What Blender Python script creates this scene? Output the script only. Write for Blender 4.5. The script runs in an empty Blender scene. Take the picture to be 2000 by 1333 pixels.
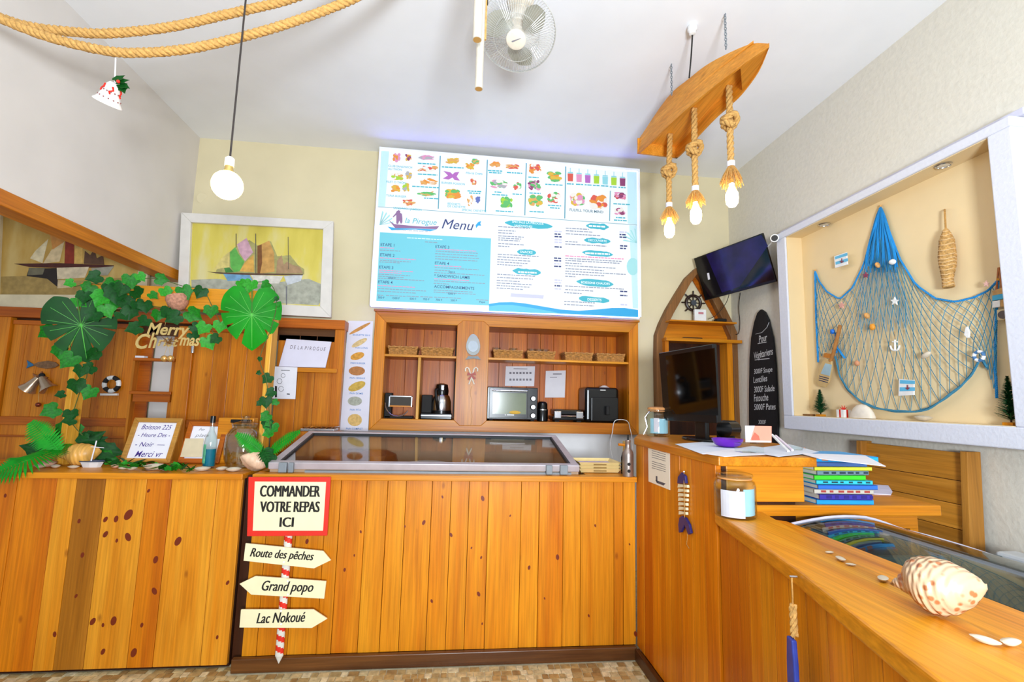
import bpy, bmesh, math, random
from mathutils import Vector, Matrix, Quaternion
random.seed(7)
R = math.radians
C = bpy.context.scene.collection
# ---------------------------------------------------------------- camera
FPX = 954.4
CAM = Vector((0, 0, 1.46))
_y, _p, _r = R(6.244), R(6.916), R(1.416)
c_f = Vector((math.sin(_y)*math.cos(_p), math.cos(_y)*math.cos(_p), math.sin(_p)))
_r0 = Vector((math.cos(_y), -math.sin(_y), 0)); _u0 = _r0.cross(c_f)
c_r = math.cos(_r)*_r0 + math.sin(_r)*_u0
c_u = -math.sin(_r)*_r0 + math.cos(_r)*_u0
cd = bpy.data.cameras.new('camera'); cd.sensor_width = 36; cd.lens = FPX*36/2000; cd.clip_start = 0.02
cam = bpy.data.objects.new('camera', cd); C.objects.link(cam)
cam.matrix_world = Matrix(((c_r.x, c_u.x, -c_f.x, CAM.x), (c_r.y, c_u.y, -c_f.y, CAM.y), (c_r.z, c_u.z, -c_f.z, CAM.z), (0, 0, 0, 1)))
bpy.context.scene.camera = cam
# ---------------------------------------------------------------- world, daylight, exposure
sc = bpy.context.scene
sc.view_settings.view_transform = 'Standard'; sc.view_settings.look = 'None'
sc.view_settings.exposure = -0.18; sc.view_settings.gamma = 1; sc.view_settings.use_curve_mapping = False
w = bpy.data.worlds.new('daylight'); sc.world = w; w.use_nodes = True
w.node_tree.nodes['Background'].inputs[0].default_value = (0.80, 0.90, 1.0, 1)
w.node_tree.nodes['Background'].inputs[1].default_value = .65
def area(name, loc, target, sx, sy, power, col):
    l = bpy.data.lights.new(name, 'AREA'); l.shape = 'RECTANGLE'; l.size = sx; l.size_y = sy; l.energy = power; l.color = col
    o = bpy.data.objects.new(name, l); C.objects.link(o); o.location = loc
    o.rotation_euler = (Vector(target)-Vector(loc)).to_track_quat('-Z', 'Y').to_euler()
    return o
# daylight through the open shop front behind the viewer
area('shopfront_daylight', (0.35, -1.25, 1.45), (0.0, 2.6, 3.5), .7, .5, 265, (0.84, 0.92, 1.0))
for k_, v_ in dict(max_bounces=7, diffuse_bounces=4, glossy_bounces=3, transmission_bounces=6, transparent_max_bounces=24).items(): setattr(sc.cycles, k_, v_)
sc.cycles.caustics_reflective = False; sc.cycles.caustics_refractive = False
# ---------------------------------------------------------------- rays
def ray(x, y): return c_f + c_r*((x-1000)/FPX) - c_u*((y-666.5)/FPX)
def PY(x, y, v): d = ray(x, y); return CAM + d*((v-CAM.y)/d.y)
def PX(x, y, v): d = ray(x, y); return CAM + d*((v-CAM.x)/d.x)
def PZ(x, y, v): d = ray(x, y); return CAM + d*((v-CAM.z)/d.z)
class PL:
    """a plane: origin, axis u, axis v, normal n towards the viewer; at(px) gives the point the pixel sees on it"""
    def __init__(s, o, u, v):
        s.o = Vector(o); s.u = Vector(u).normalized(); n = s.u.cross(Vector(v)).normalized(); s.v = n.cross(s.u)
        s.n = n if n.dot(CAM-s.o) > 0 else -n
    def at(s, x, y, off=0.0):
        d = ray(x, y); t = (s.o+s.n*off-CAM).dot(s.n)/d.dot(s.n); return CAM+d*t
    def M(s, x, y, off=0.0):
        p = s.at(x, y, off)
        return Matrix(((s.u.x, s.v.x, s.n.x, p.x), (s.u.y, s.v.y, s.n.y, p.y), (s.u.z, s.v.z, s.n.z, p.z), (0, 0, 0, 1)))
def plY(Y): return PL((0, Y, 0), (1, 0, 0), (0, 0, 1))
def plX(X): return PL((X, 0, 0), (0, -1, 0), (0, 0, 1))
# ---------------------------------------------------------------- materials
def lin(h):
    h = h.lstrip('#'); o = []
    for i in (0, 2, 4):
        c = int(h[i:i+2], 16)/255; o.append(c/12.92 if c <= .04045 else ((c+.055)/1.055)**2.4)
    return (*o, 1)
MT = {}
def _base(name):
    m = bpy.data.materials.new(name); m.use_nodes = True; nt = m.node_tree
    return m, nt, nt.nodes['Principled BSDF']
def mat(name, col, rough=.5, metal=0, var=.12, scale=12, bump=0, emit=0, ecol=None, trans=0, ior=1.45, alpha=1, coat=0, stretch=(1, 1, 1), spec=.5):
    if name in MT: return MT[name]
    m, nt, b = _base(name); N = nt.nodes.new; L = nt.links.new
    tc = N('ShaderNodeTexCoord'); mp = N('ShaderNodeMapping'); mp.inputs['Scale'].default_value = stretch
    nz = N('ShaderNodeTexNoise'); nz.inputs['Scale'].default_value = scale; nz.inputs['Detail'].default_value = 4
    L(tc.outputs['Object'], mp.inputs[0]); L(mp.outputs[0], nz.inputs[0])
    cr = N('ShaderNodeValToRGB'); c = lin(col)
    cr.color_ramp.elements[0].position = .3; cr.color_ramp.elements[1].position = .7
    cr.color_ramp.elements[0].color = (c[0]*(1-var), c[1]*(1-var), c[2]*(1-var), 1); cr.color_ramp.elements[1].color = (min(1, c[0]*(1+var*.5)), min(1, c[1]*(1+var*.5)), min(1, c[2]*(1+var*.5)), 1)
    L(nz.outputs[0], cr.inputs[0]); L(cr.outputs[0], b.inputs['Base Color'])
    b.inputs['Roughness'].default_value = rough; b.inputs['Metallic'].default_value = metal
    b.inputs['Transmission Weight'].default_value = trans; b.inputs['IOR'].default_value = ior; b.inputs['Alpha'].default_value = alpha
    b.inputs['Coat Weight'].default_value = coat; b.inputs['Specular IOR Level'].default_value = spec
    if bump:
        bp = N('ShaderNodeBump'); bp.inputs['Strength'].default_value = bump; bp.inputs['Distance'].default_value = .01
        L(nz.outputs[0], bp.inputs['Height']); L(bp.outputs[0], b.inputs['Normal'])
    if emit:
        b.inputs['Emission Color'].default_value = lin(ecol or col); b.inputs['Emission Strength'].default_value = emit
    MT[name] = m; return m
def wood(name, c1, c2, rough=.38, axis='Z', knots=.5, var=.22, coat=.08, fine=1.0):
    if name in MT: return MT[name]
    m, nt, b = _base(name); N = nt.nodes.new; L = nt.links.new
    tc = N('ShaderNodeTexCoord'); oi = N('ShaderNodeObjectInfo')
    mul = N('ShaderNodeVectorMath'); mul.operation = 'MULTIPLY_ADD'
    cx = N('ShaderNodeCombineXYZ')
    for k in range(3): L(oi.outputs['Random'], cx.inputs[k])
    mul.inputs[1].default_value = (37, 53, 71); L(cx.outputs[0], mul.inputs[0]); L(tc.outputs['Object'], mul.inputs[2])
    def mapped(along, across):
        mp = N('ShaderNodeMapping'); s = [across]*3; s['XYZ'.index(axis)] = along; mp.inputs['Scale'].default_value = s; L(mul.outputs[0], mp.inputs[0]); return mp
    n1 = N('ShaderNodeTexNoise'); n1.inputs['Scale'].default_value = 1; n1.inputs['Detail'].default_value = 5; n1.inputs['Distortion'].default_value = .5; L(mapped(.9, 11).outputs[0], n1.inputs[0])
    n2 = N('ShaderNodeTexNoise'); n2.inputs['Scale'].default_value = 1; n2.inputs['Detail'].default_value = 3; L(mapped(3, 110*fine).outputs[0], n2.inputs[0])
    cr = N('ShaderNodeValToRGB'); cr.color_ramp.elements[0].position = .33; cr.color_ramp.elements[1].position = .66
    cr.color_ramp.elements[0].color = lin(c2); cr.color_ramp.elements[1].color = lin(c1); L(n1.outputs[0], cr.inputs[0])
    m2 = N('ShaderNodeMapRange'); m2.inputs[1].default_value = .3; m2.inputs[2].default_value = .7; m2.inputs[3].default_value = .78; m2.inputs[4].default_value = 1.1; L(n2.outputs[0], m2.inputs[0])
    mx = N('ShaderNodeVectorMath'); mx.operation = 'SCALE'; L(cr.outputs[0], mx.inputs[0]); L(m2.outputs[0], mx.inputs[3])
    # knots
    vo = N('ShaderNodeTexVoronoi'); vo.inputs['Scale'].default_value = 1; L(mapped(3.2, 6.5).outputs[0], vo.inputs[0])
    kr = N('ShaderNodeMapRange'); kr.inputs[1].default_value = .03; kr.inputs[2].default_value = .085; kr.inputs[3].default_value = knots; kr.inputs[4].default_value = 0; L(vo.outputs['Distance'], kr.inputs[0])
    mk = N('ShaderNodeMix'); mk.data_type = 'RGBA'; L(kr.outputs[0], mk.inputs[0]); L(mx.outputs[0], mk.inputs[6]); mk.inputs[7].default_value = lin('#6b2407')
    hs = N('ShaderNodeHueSaturation'); L(mk.outputs[2], hs.inputs['Color'])
    mr = N('ShaderNodeMapRange'); mr.inputs[3].default_value = 1-var; mr.inputs[4].default_value = 1+var*.45; L(oi.outputs['Random'], mr.inputs[0]); L(mr.outputs[0], hs.inputs['Value'])
    L(hs.outputs[0], b.inputs['Base Color'])
    b.inputs['Specular IOR Level'].default_value = .3; b.inputs['Roughness'].default_value = rough; b.inputs['Coat Weight'].default_value = coat; b.inputs['Coat Roughness'].default_value = .25
    bp = N('ShaderNodeBump'); bp.inputs['Strength'].default_value = .12; bp.inputs['Distance'].default_value = .004
    L(n2.outputs[0], bp.inputs['Height']); L(bp.outputs[0], b.inputs['Normal'])
    MT[name] = m; return m
W = wood('pine_vertical', '#e28e14', '#c56a04', axis='Z', var=.10)
WL = wood('pine_pale_vertical', '#e4951a', '#cb7506', axis='Z', var=.10)
WX = wood('pine_along_x', '#e0921c', '#c6740a', axis='X')
WY = wood('pine_along_y', '#e0921c', '#c67208', axis='Y')
WC = wood('cabinet_pine_x', '#d98a18', '#be6808', axis='X', knots=.4)
WCZ = wood('cabinet_pine_z', '#d98a18', '#be6808', axis='Z', knots=.4)
WB = wood('cabinet_back_pine', '#d8780a', '#b45402', axis='Z', knots=.55)
WD = wood('door_pine', '#d9861a', '#bb6408', axis='Z', knots=.5, var=.15)
WDX = wood('door_pine_x', '#bf640a', '#a04a04', axis='X', knots=.3, var=.12)
WBEAM = wood('beam_pine', '#cf8220', '#ad6010', axis='Y', knots=.3)
WDARK = wood('dark_oak', '#75481f', '#4a2810', axis='X', knots=.3, coat=.1)
WDARKZ = wood('dark_oak_z', '#4a2410', '#2e1407', axis='Z', knots=.3, coat=.1)
WARCH = wood('driftwood', '#9a6a3a', '#7c5128', axis='Z', knots=.2, coat=.05, rough=.6)
WFRAME = wood('light_pine', '#e9ae3e', '#d99526', axis='Z', knots=.15)
WHEAD = wood('light_pine_x', '#e8a02c', '#d88816', axis='X', knots=.25)
WCHAIR = wood('bench_pine', '#d29034', '#b5731c', axis='Y', knots=.35)
WBOAT = wood('boat_pine', '#eba03a', '#d6861e', axis='Y', knots=.25)
PLAST = mat('plaster_cream', '#e0d4b0', .85, var=.05, scale=3, bump=.12)
PLASTW = mat('plaster_white', '#dcd6d0', .85, var=.05, scale=3, bump=.10)
PLASTC = mat('ceiling_paint', '#f4f6fa', .9, var=.04, scale=2, bump=.05)
PLASTN = mat('niche_peach', '#e8d0a2', .85, var=.05, scale=3, bump=.1)
WHITE = mat('white_gloss', '#eeeeec', .35); PAPER = mat('paper', '#e9e7ee', .8, var=.04)
BLACK = mat('black_gloss', '#0b0b0c', .25); BLACKM = mat('black_matte', '#151312', .7)
STEEL = mat('steel', '#c9c9cc', .25, 1); CHROME = mat('chrome', '#e3e3e6', .08, 1); GREYP = mat('grey_plastic', '#7d858b', .45)
ROPE = mat('jute_rope', '#d2a35d', .9, var=.3, scale=90, bump=.5); ROPED = mat('jute_dark', '#b98a4a', .9, var=.3, scale=120, bump=.4)
GOLD = mat('gold_foil', '#e0c079', .35, .55)
def glassm(name, tint, ior=1.45):
    m, nt, b = _base(name); N = nt.nodes.new; L = nt.links.new; nt.nodes.remove(b)
    tr = N('ShaderNodeBsdfTransparent'); tr.inputs[0].default_value = tint; gl = N('ShaderNodeBsdfGlossy'); gl.inputs['Roughness'].default_value = .03
    lw = N('ShaderNodeLayerWeight'); lw.inputs[0].default_value = .5; pw_ = N('ShaderNodeMath'); pw_.operation = 'POWER'; pw_.inputs[1].default_value = 4; L(lw.outputs['Facing'], pw_.inputs[0]); fr = N('ShaderNodeMapRange'); fr.inputs[3].default_value = ((ior-1)/(ior+1))**2; fr.inputs[4].default_value = .85; L(pw_.outputs[0], fr.inputs[0]); mx = N('ShaderNodeMixShader'); L(fr.outputs[0], mx.inputs[0]); L(tr.outputs[0], mx.inputs[1]); L(gl.outputs[0], mx.inputs[2])
    L(mx.outputs[0], nt.nodes['Material Output'].inputs[0]); MT[name] = m; return m
GLASS = glassm('clear_glass', (.93, .965, .955, 1)); GLASSL = glassm('lid_glass', (.90, .92, .92, 1), 1.5); GLASSJ = glassm('jar_glass', (.90, .93, .92, 1), 2.0); GLASSC = glassm('chest_glass', (.72, .80, .79, 1), 1.5)
INK = mat('ink_black', '#17120f', .7); RED = mat('red_paint', '#dc2a1b', .45); CREAM = mat('cream_paint', '#ece2b8', .6, var=.05)
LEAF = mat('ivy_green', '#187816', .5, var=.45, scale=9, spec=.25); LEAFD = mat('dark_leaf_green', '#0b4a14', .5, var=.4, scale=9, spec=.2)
LEAFB = mat('monstera_green', '#0a860e', .5, var=.3, scale=10, spec=.15); FERN = mat('fern_green', '#118c18', .5, var=.3, scale=14, spec=.3)
SHELL = mat('shell_tan', '#e3b06a', .45, var=.3, scale=30, stretch=(1, 1, 6)); SHELLW = mat('shell_white', '#d9ccb6', .4, var=.12, scale=25)
# ---------------------------------------------------------------- mesh builder (all coordinates are world metres)
PRINTS = {'lettering', 'print', 'handwriting', 'chalk_writing', 'print_line', 'edge_glow_strip', 'print_leaf', 'print_brush_stroke', 'food_picture', 'tinsel', 'keys', 'needles', 'frayed_end', 'painted_dots', 'painted_red', 'spine_print', 'stamp_print', 'stripe', 'letters', 'screw', 'netting', 'gathered_net', 'vein', 'chain'}
class MB:
    def __init__(s): s.v = []; s.f = []; s.mi = []; s.m = 0
    def add(s, vs, fs):
        o = len(s.v); s.v += [Vector(x) for x in vs]; s.f += [tuple(i+o for i in q) for q in fs]; s.mi += [s.m]*len(fs); return s
    def bx(s, x0, x1, y0, y1, z0, z1):
        return s.add([(x0, y0, z0), (x1, y0, z0), (x1, y1, z0), (x0, y1, z0), (x0, y0, z1), (x1, y0, z1), (x1, y1, z1), (x0, y1, z1)],
                     [(3, 2, 1, 0), (4, 5, 6, 7), (0, 1, 5, 4), (1, 2, 6, 5), (2, 3, 7, 6), (3, 0, 4, 7)])
    def box(s, c, d, rot=None):
        b = MB().bx(-d[0]/2, d[0]/2, -d[1]/2, d[1]/2, -d[2]/2, d[2]/2); M = Matrix.Translation(c) @ (rot.to_4x4() if rot else Matrix())
        return s.add([M @ x for x in b.v], b.f)
    def xf(s, M): s.v = [M @ x for x in s.v]; return s
    def merge(s, o, M=None):
        k = len(s.v); s.v += [(M @ x if M else x.copy()) for x in o.v]; s.f += [tuple(i+k for i in q) for q in o.f]; s.mi += o.mi; return s
    def tube(s, pts, r, n=8, closed=False):
        pts = [Vector(p) for p in pts]; k = len(pts); rr = r if isinstance(r, (list, tuple)) else [r]*k
        t = [((pts[(i+1) % k] if closed or i < k-1 else pts[i])-(pts[i-1] if closed or i > 0 else pts[i])).normalized() for i in range(k)]
        a = t[0].orthogonal().normalized(); vs = []
        for i in range(k):
            if i: a = (t[i-1].rotation_difference(t[i]) @ a); a = (a-t[i]*a.dot(t[i])).normalized()
            b = t[i].cross(a)
            vs += [pts[i]+(a*math.cos(2*math.pi*j/n)+b*math.sin(2*math.pi*j/n))*rr[i] for j in range(n)]
        fs = [(i*n+j, i*n+(j+1) % n, ((i+1) % k)*n+(j+1) % n, ((i+1) % k)*n+j) for i in range(k if closed else k-1) for j in range(n)]
        if not closed: fs += [tuple(reversed(range(n))), tuple(range((k-1)*n, k*n))]
        return s.add(vs, fs)
    def rope(s, pts, r, pitch=None, n=5, strands=3, step=None):
        pts = resample(pts, step or r*.55); pitch = pitch or r*5.5
        k = len(pts); t = [(pts[min(i+1, k-1)]-pts[max(i-1, 0)]).normalized() for i in range(k)]
        a = t[0].orthogonal().normalized(); fr = []; L = 0
        for i in range(k):
            if i: a = (t[i-1].rotation_difference(t[i]) @ a); a = (a-t[i]*a.dot(t[i])).normalized(); L += (pts[i]-pts[i-1]).length
            fr.append((a, t[i].cross(a), L))
        for q in range(strands):
            s.tube([pts[i]+(fr[i][0]*math.cos(2*math.pi*(q/strands+fr[i][2]/pitch))+fr[i][1]*math.sin(2*math.pi*(q/strands+fr[i][2]/pitch)))*r*.5 for i in range(k)], r*.56, n)
        return s
    def lathe(s, prof, n=24, M=None):
        M = M or Matrix(); vs = [M @ Vector((r*math.cos(2*math.pi*j/n), r*math.sin(2*math.pi*j/n), z)) for r, z in prof for j in range(n)]
        k = len(prof); fs = [(i*n+j, i*n+(j+1) % n, (i+1)*n+(j+1) % n, (i+1)*n+j) for i in range(k-1) for j in range(n)]
        if prof[0][0] > 1e-4: fs.append(tuple(reversed(range(n))))
        if prof[-1][0] > 1e-4: fs.append(tuple(range((k-1)*n, k*n)))
        return s.add(vs, fs)
    def cyl(s, a, b, r, n=16): return s.tube([a, b], r, n)
    def ball(s, c, r, n=14, sc=(1, 1, 1)):
        M = Matrix.Translation(c) @ Matrix.Diagonal((*sc, 1))
        return s.lathe([(max(1e-5, r*math.sin(math.pi*i/(n//2+1))), -r*math.cos(math.pi*i/(n//2+1))) for i in range(n//2+2)], n, M)
    def prism(s, poly, t, M, flip=False):
        n = len(poly); vs = [M @ Vector((x, y, 0)) for x, y in poly]+[M @ Vector((x, y, t)) for x, y in poly]
        ar = sum(poly[i][0]*poly[(i+1) % n][1]-poly[(i+1) % n][0]*poly[i][1] for i in range(n))
        top = tuple(range(n, 2*n)); bot = tuple(reversed(range(n))); sd = [(i, (i+1) % n, n+(i+1) % n, n+i) for i in range(n)]
        fs = [top, bot]+sd
        if ar < 0: fs = [tuple(reversed(q)) for q in fs]
        return s.add(vs, fs)
    def pp(s, pl, pts, t=.002, off=0.0):
        """polygon given by the pixels it covers on plane pl, extruded by t towards the viewer"""
        o = pl.o; q = []
        for x, y in pts:
            d = pl.at(x, y, off)-o; q.append((d.dot(pl.u), d.dot(pl.v)))
        n = pl.u.cross(pl.v); sg = 1 if n.dot(pl.n) > 0 else -1
        o2 = o+pl.n*off
        M = Matrix(((pl.u.x, pl.v.x, pl.n.x, o2.x), (pl.u.y, pl.v.y, pl.n.y, o2.y), (pl.u.z, pl.v.z, pl.n.z, o2.z), (0, 0, 0, 1)))
        s.prism(q, t, M)
        return s
    def text(s, txt, size, M, align='LEFT', shear=0, t=0.0, sx=1.0, bold=0):
        vs, fs = glyphs(txt, align, shear, bold); S = Matrix.Diagonal((size*sx, size, 1, 1))
        return s.add([M @ (S @ x) for x in vs], fs)
    def fit(s, txt, w, h, M, shear=0, bold=0):
        vs, fs = glyphs(txt, 'LEFT', shear, bold); xs = [v.x for v in vs]; ys = [v.y for v in vs]
        cx, cy = (min(xs)+max(xs))/2, (min(ys)+max(ys))/2; kx, ky = w/(max(xs)-min(xs)), h/(max(ys)-min(ys))
        return s.add([M @ Vector(((v.x-cx)*kx, (v.y-cy)*ky, 0)) for v in vs], fs)
    def tpxb(s, *k, thick=.003, **kw):
        for i, e in enumerate((-1, 0, 1)):
            t = MB().tpx(*k, **kw); u_ = k[0].u*thick*e+k[0].n*(.00006*i); s.merge(t, Matrix.Translation(u_))
        return s
    def tpx(s, pl, txt, x0, y0, x1, y1, off=.001, shear=0, bold=0, rot=0):
        """a line of lettering that fills the pixel box on plane pl"""
        cx, cy = (x0+x1)/2, (y0+y1)/2; w = (pl.at(x1, cy, off)-pl.at(x0, cy, off)).length; h = (pl.at(cx, y1, off)-pl.at(cx, y0, off)).length
        return s.fit(txt, w, h, pl.M(cx, cy, off) @ Matrix.Rotation(R(rot), 4, 'Z'), shear, bold)
    def build(s, name, mats, parent=None, smooth=False, bevel=0, base=None, seg=2, angle=40):
        mats = mats if isinstance(mats, (list, tuple)) else [mats]
        me = bpy.data.meshes.new(name)
        if parent: org = wloc(parent)
        elif base is not None: org = Vector(base)
        else:
            xs = [v.x for v in s.v]; ys = [v.y for v in s.v]; zs = [v.z for v in s.v]
            org = Vector(((min(xs)+max(xs))/2, (min(ys)+max(ys))/2, min(zs)))
        me.from_pydata([v-org for v in s.v], [], s.f)
        for m in mats: me.materials.append(m)
        me.polygons.foreach_set('material_index', s.mi)
        if smooth: me.polygons.foreach_set('use_smooth', [True]*len(s.f))
        me.update(); me.validate()
        if smooth and smooth != 2: me.set_sharp_from_angle(angle=R(angle))
        o = bpy.data.objects.new(name, me); C.objects.link(o)
        if parent: o.parent = parent
        else: o.location = org
        if name in PRINTS: o['kind'] = 'stuff'
        if bevel:
            md = o.modifiers.new('edge', 'BEVEL'); md.width = bevel; md.segments = seg; md.limit_method = 'ANGLE'; md.angle_limit = R(35)
        return o
def wloc(o):
    p = Vector(o.location)
    while o.parent: o = o.parent; p += Vector(o.location)
    return p
def resample(pts, step):
    pts = [Vector(p) for p in pts]; out = [pts[0]]; carry = 0.0
    for a, b in zip(pts, pts[1:]):
        L = (b-a).length; d = step-carry
        while d < L: out.append(a.lerp(b, d/L)); d += step
        carry = L-(d-step)
    out.append(pts[-1]); return out
def smoothc(pts, n=8):
    pts = [Vector(p) for p in pts]; out = []
    for i in range(len(pts)-1):
        p0, p1, p2, p3 = pts[max(i-1, 0)], pts[i], pts[i+1], pts[min(i+2, len(pts)-1)]
        for k in range(n):
            t = k/n; out.append(.5*((2*p1)+(p2-p0)*t+(2*p0-5*p1+4*p2-p3)*t*t+(3*p1-p0-3*p2+p3)*t**3))
    out.append(pts[-1]); return out
_G = {}
def glyphs(txt, align='LEFT', shear=0, bold=0):
    k = (txt, align, shear, bold)
    if k not in _G:
        cu = bpy.data.curves.new('lettering', 'FONT'); cu.body = txt; cu.align_x = align; cu.align_y = 'CENTER'; cu.size = 1; cu.shear = shear; cu.resolution_u = 3; cu.offset = bold
        ob = bpy.data.objects.new('lettering', cu); C.objects.link(ob)
        me = bpy.data.meshes.new_from_object(ob)
        _G[k] = ([v.co.copy() for v in me.vertices], [tuple(p.vertices) for p in me.polygons])
        bpy.data.objects.remove(ob); bpy.data.meshes.remove(me); bpy.data.curves.remove(cu)
    return _G[k]
def tag(o, label, cat, group=None, kind=None):
    o['label'] = label; o['category'] = cat
    if group: o['group'] = group
    if kind: o['kind'] = kind
    return o
def thing(name, label, cat, loc, group=None):
    o = bpy.data.objects.new(name, None); C.objects.link(o); o.location = loc; o.empty_display_size = .1
    return tag(o, label, cat, group)
def struct(o): o['kind'] = 'structure'; return o
def inst(me, name, parent, M):
    """a piece that shares mesh data; M is its world matrix"""
    o = bpy.data.objects.new(name, me); C.objects.link(o)
    if parent: o.parent = parent; o.matrix_local = Matrix.Translation(-wloc(parent)) @ M
    else: o.matrix_world = M
    return o
def dup(root, delta):
    c = root.copy(); C.objects.link(c); c.location = Vector(root.location)+Vector(delta)
    for ch in list(root.children):
        k = ch.copy(); C.objects.link(k); k.parent = c
        for g in list(ch.children):
            h = g.copy(); C.objects.link(h); h.parent = k
    return c
def proto(mb, name, m, smooth=True):
    o = mb.build(name, m, base=(0, 0, 0), smooth=smooth); me = o.data; bpy.data.objects.remove(o); return me
# ================================================================ the room
ZC, YB, XR, XL = 3.69, 4.35, 2.58, -2.335
fl = struct(MB().bx(-5.2, 2.7, -1.6, 4.5, -.06, -.004).build('floor', mat('grout', '#cdbf9c', .8, var=.25, scale=30)))
TILE = [mat('tile_%d' % i, c, .4, var=.35, scale=40) for i, c in enumerate(['#cdb684', '#b3935c', '#dccda4', '#a2814f', '#c9b98c', '#b39a68'])]
tm = [proto(MB().bx(-.5, .5, -.5, .5, 0, 1), 'tile', m, False) for m in TILE]
tiles = []
yy = 2.965
while yy > .6:
    h = random.choice((.034, .04, .046)); xx = -3.3+random.random()*.03
    while xx < 1.07:
        ww = random.choice((.036, .046, .058)); tiles.append((xx, yy-h, ww, h)); xx += ww
    yy -= h
tiles = [t for t in tiles if not (t[1]+t[3] > 2.895 and t[0]+t[2] > -1.12)]
vis = sorted(tiles, key=lambda t: (t[1]-2.62)**2*6+(max(0, abs(t[0]+.1)-1.0))**2*.3)
for x, y, a, b in vis[:300]:
    inst(tm[random.randrange(6)], 'tile', fl, Matrix.Translation((x+a/2, y+b/2, -.004)) @ Matrix.Diagonal((a-.005, b-.005, .0045+random.random()*.001, 1)))
rest = MB()
for x, y, a, b in vis[300:]:
    rest.m = random.randrange(6); rest.bx(x+.0025, x+a-.0025, y+.0025, y+b-.0025, -.004, .0006)
o = rest.build('tile', TILE, fl); o['kind'] = 'stuff'
struct(MB().bx(-5.2, 2.7, -1.6, 4.5, ZC, ZC+.1).build('ceiling', PLASTC))
wb = MB(); wb.bx(-5.2, -.68, YB, YB+.1, 0, ZC); wb.bx(1.575, 2.7, YB, YB+.1, 0, ZC); wb.bx(-.68, 1.575, YB, YB+.1, 0, 1.22); wb.bx(-.68, 1.575, YB, YB+.1, 2.145, ZC)
struct(wb.build('wall_back', PLAST))
struct(MB().bx(-.94, XR, YB-.006, YB, 0, 1.178).build('trim_4', mat('dado_white', '#e4e4e6', .7, var=.05, scale=6), bevel=.001))
struct(MB().bx(XR, XR+.12, -1.6, YB, 0, ZC).build('wall_right', mat('plaster_pale', '#dbd6c8', .85, var=.05, scale=38, bump=.3)))
struct(MB().bx(XL-.13, XL, -1.6, YB, 2.46, ZC).build('wall_left', PLASTW))
o = MB().bx(XL-.125, XL+.012, -1.6, YB-.05, 2.375, 2.46).build('trim_1', WBEAM, bevel=.004); struct(o)
# raised display box on the right wall
FX = 2.44; n0, n1, nz0, nz1 = 1.915, 3.355, 1.398, 2.75
nf = MB(); nf.bx(FX, XR, n0-.10, n1+.10, 1.30, nz0); nf.bx(FX, XR, n0-.10, n1+.10, nz1, 2.80); nf.bx(FX, XR, n0-.10, n0, nz0, nz1); nf.bx(FX, XR, n1, n1+.10, nz0, nz1)
nich = struct(nf.build('trim_2', mat('frame_plaster', '#dadce6', .85, var=.03, scale=60, bump=.2), bevel=.006))
struct(MB().bx(FX+.05, XR, n0-.12, n1+.12, 2.8, 2.835).build('trim_3', mat('lavender_ledge', '#c9c8d8', .8), bevel=.004))
nb = MB(); nb.bx(XR-.006, XR, n0, n1, nz0, nz1); nb.bx(FX+.012, XR, n1-.004, n1, nz0, nz1); nb.bx(FX+.012, XR, n0, n1, nz1-.004, nz1); nb.bx(FX+.012, XR, n0, n0+.004, nz0, nz1); nb.bx(FX+.012, XR, n0, n1, nz0, nz0+.003)
nb.build('lining', PLASTN, nich)
# ================================================================ plank fronts
KN = proto(MB().prism([(math.cos(i*math.pi/6), math.sin(i*math.pi/6)) for i in range(12)], 1, Matrix()), 'knot', mat('knot_brown', '#7a2806', .45, var=.6, scale=60), False)
def planks_x(parent, xs, y0, y1, z0, z1, mats, knots=(), name='plank'):
    """upright boards side by side along x; knots = pixel positions on the front face"""
    ob = []
    for i, (a, b) in enumerate(zip(xs, xs[1:])):
        j = random.uniform(-.0015, .0015)
        m = mats[i % len(mats)] if isinstance(mats, list) else mats
        ob.append((a, b, y0+j, MB().bx(a+.0012, b-.0012, y0+j, y1, z0, z1).build(name, m, parent, bevel=.002)))
    for kx, ky, kr in knots:
        p = PY(kx, ky, y0)
        for a, b, yf, o in ob:
            if a < p.x < b:
                inst(KN, 'knot', o, Matrix.Translation((p.x, yf, p.z)) @ Matrix.Rotation(R(90), 4, 'X') @ Matrix.Rotation(random.uniform(-.5, .5), 4, 'Z') @ Matrix.Diagonal((kr*.0011, kr*.0018, .0007, 1)))
    return ob
# left counter
LZ = 1.017
lc = thing('serving_counter', 'knotty pine plank counter under the ivy arch with shells and ferns on top', 'counter', (-2.0, 3.2, 0))
WL1 = wood('plank_greyish', '#b8741c', '#97580c', axis='Z', var=.08); WL2 = wood('plank_bright', '#e39826', '#d07c10', axis='Z', var=.08); WL3 = wood('plank_orange', '#d67c0c', '#bc5e04', axis='Z', var=.08)
xs = [-3.0, -2.62]+[PY(x, 933, 2.945).x for x in (35, 112, 151, 207, 288, 336, 425)]+[-1.165]
kl = [(497, 567, 9), (547, 565, 10), (605, 545, 17), (497, 637, 10), (603, 650, 13), (550, 667, 6), (733, 757, 11), (727, 905, 11), (838, 670, 14), (437, 1048, 11), (485, 1065, 6), (535, 1045, 13), (630, 1195, 13), (485, 1190, 9), (668, 1065, 7), (372, 575, 7), (388, 735, 8), (358, 928, 6), (258, 1108, 8), (1072, 865, 7), (1023, 1122, 6), (25, 455, 6), (700, 432, 6)]
planks_x(lc, xs, 2.945, 2.97, .02, .985, [WL3, WL3, WL3, WL2, WL1, WL2, WL3, WL2, WL2], [(x/2.411, 780+y/2.411, r) for x, y, r in kl])
MB().bx(-3.0, -1.163, 2.928, 3.44, .985, LZ).build('counter_top', WX, lc, bevel=.004)
MB().bx(-3.0, -1.165, 2.972, 3.42, .0, .985).build('carcass', WDARKZ, lc)
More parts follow.
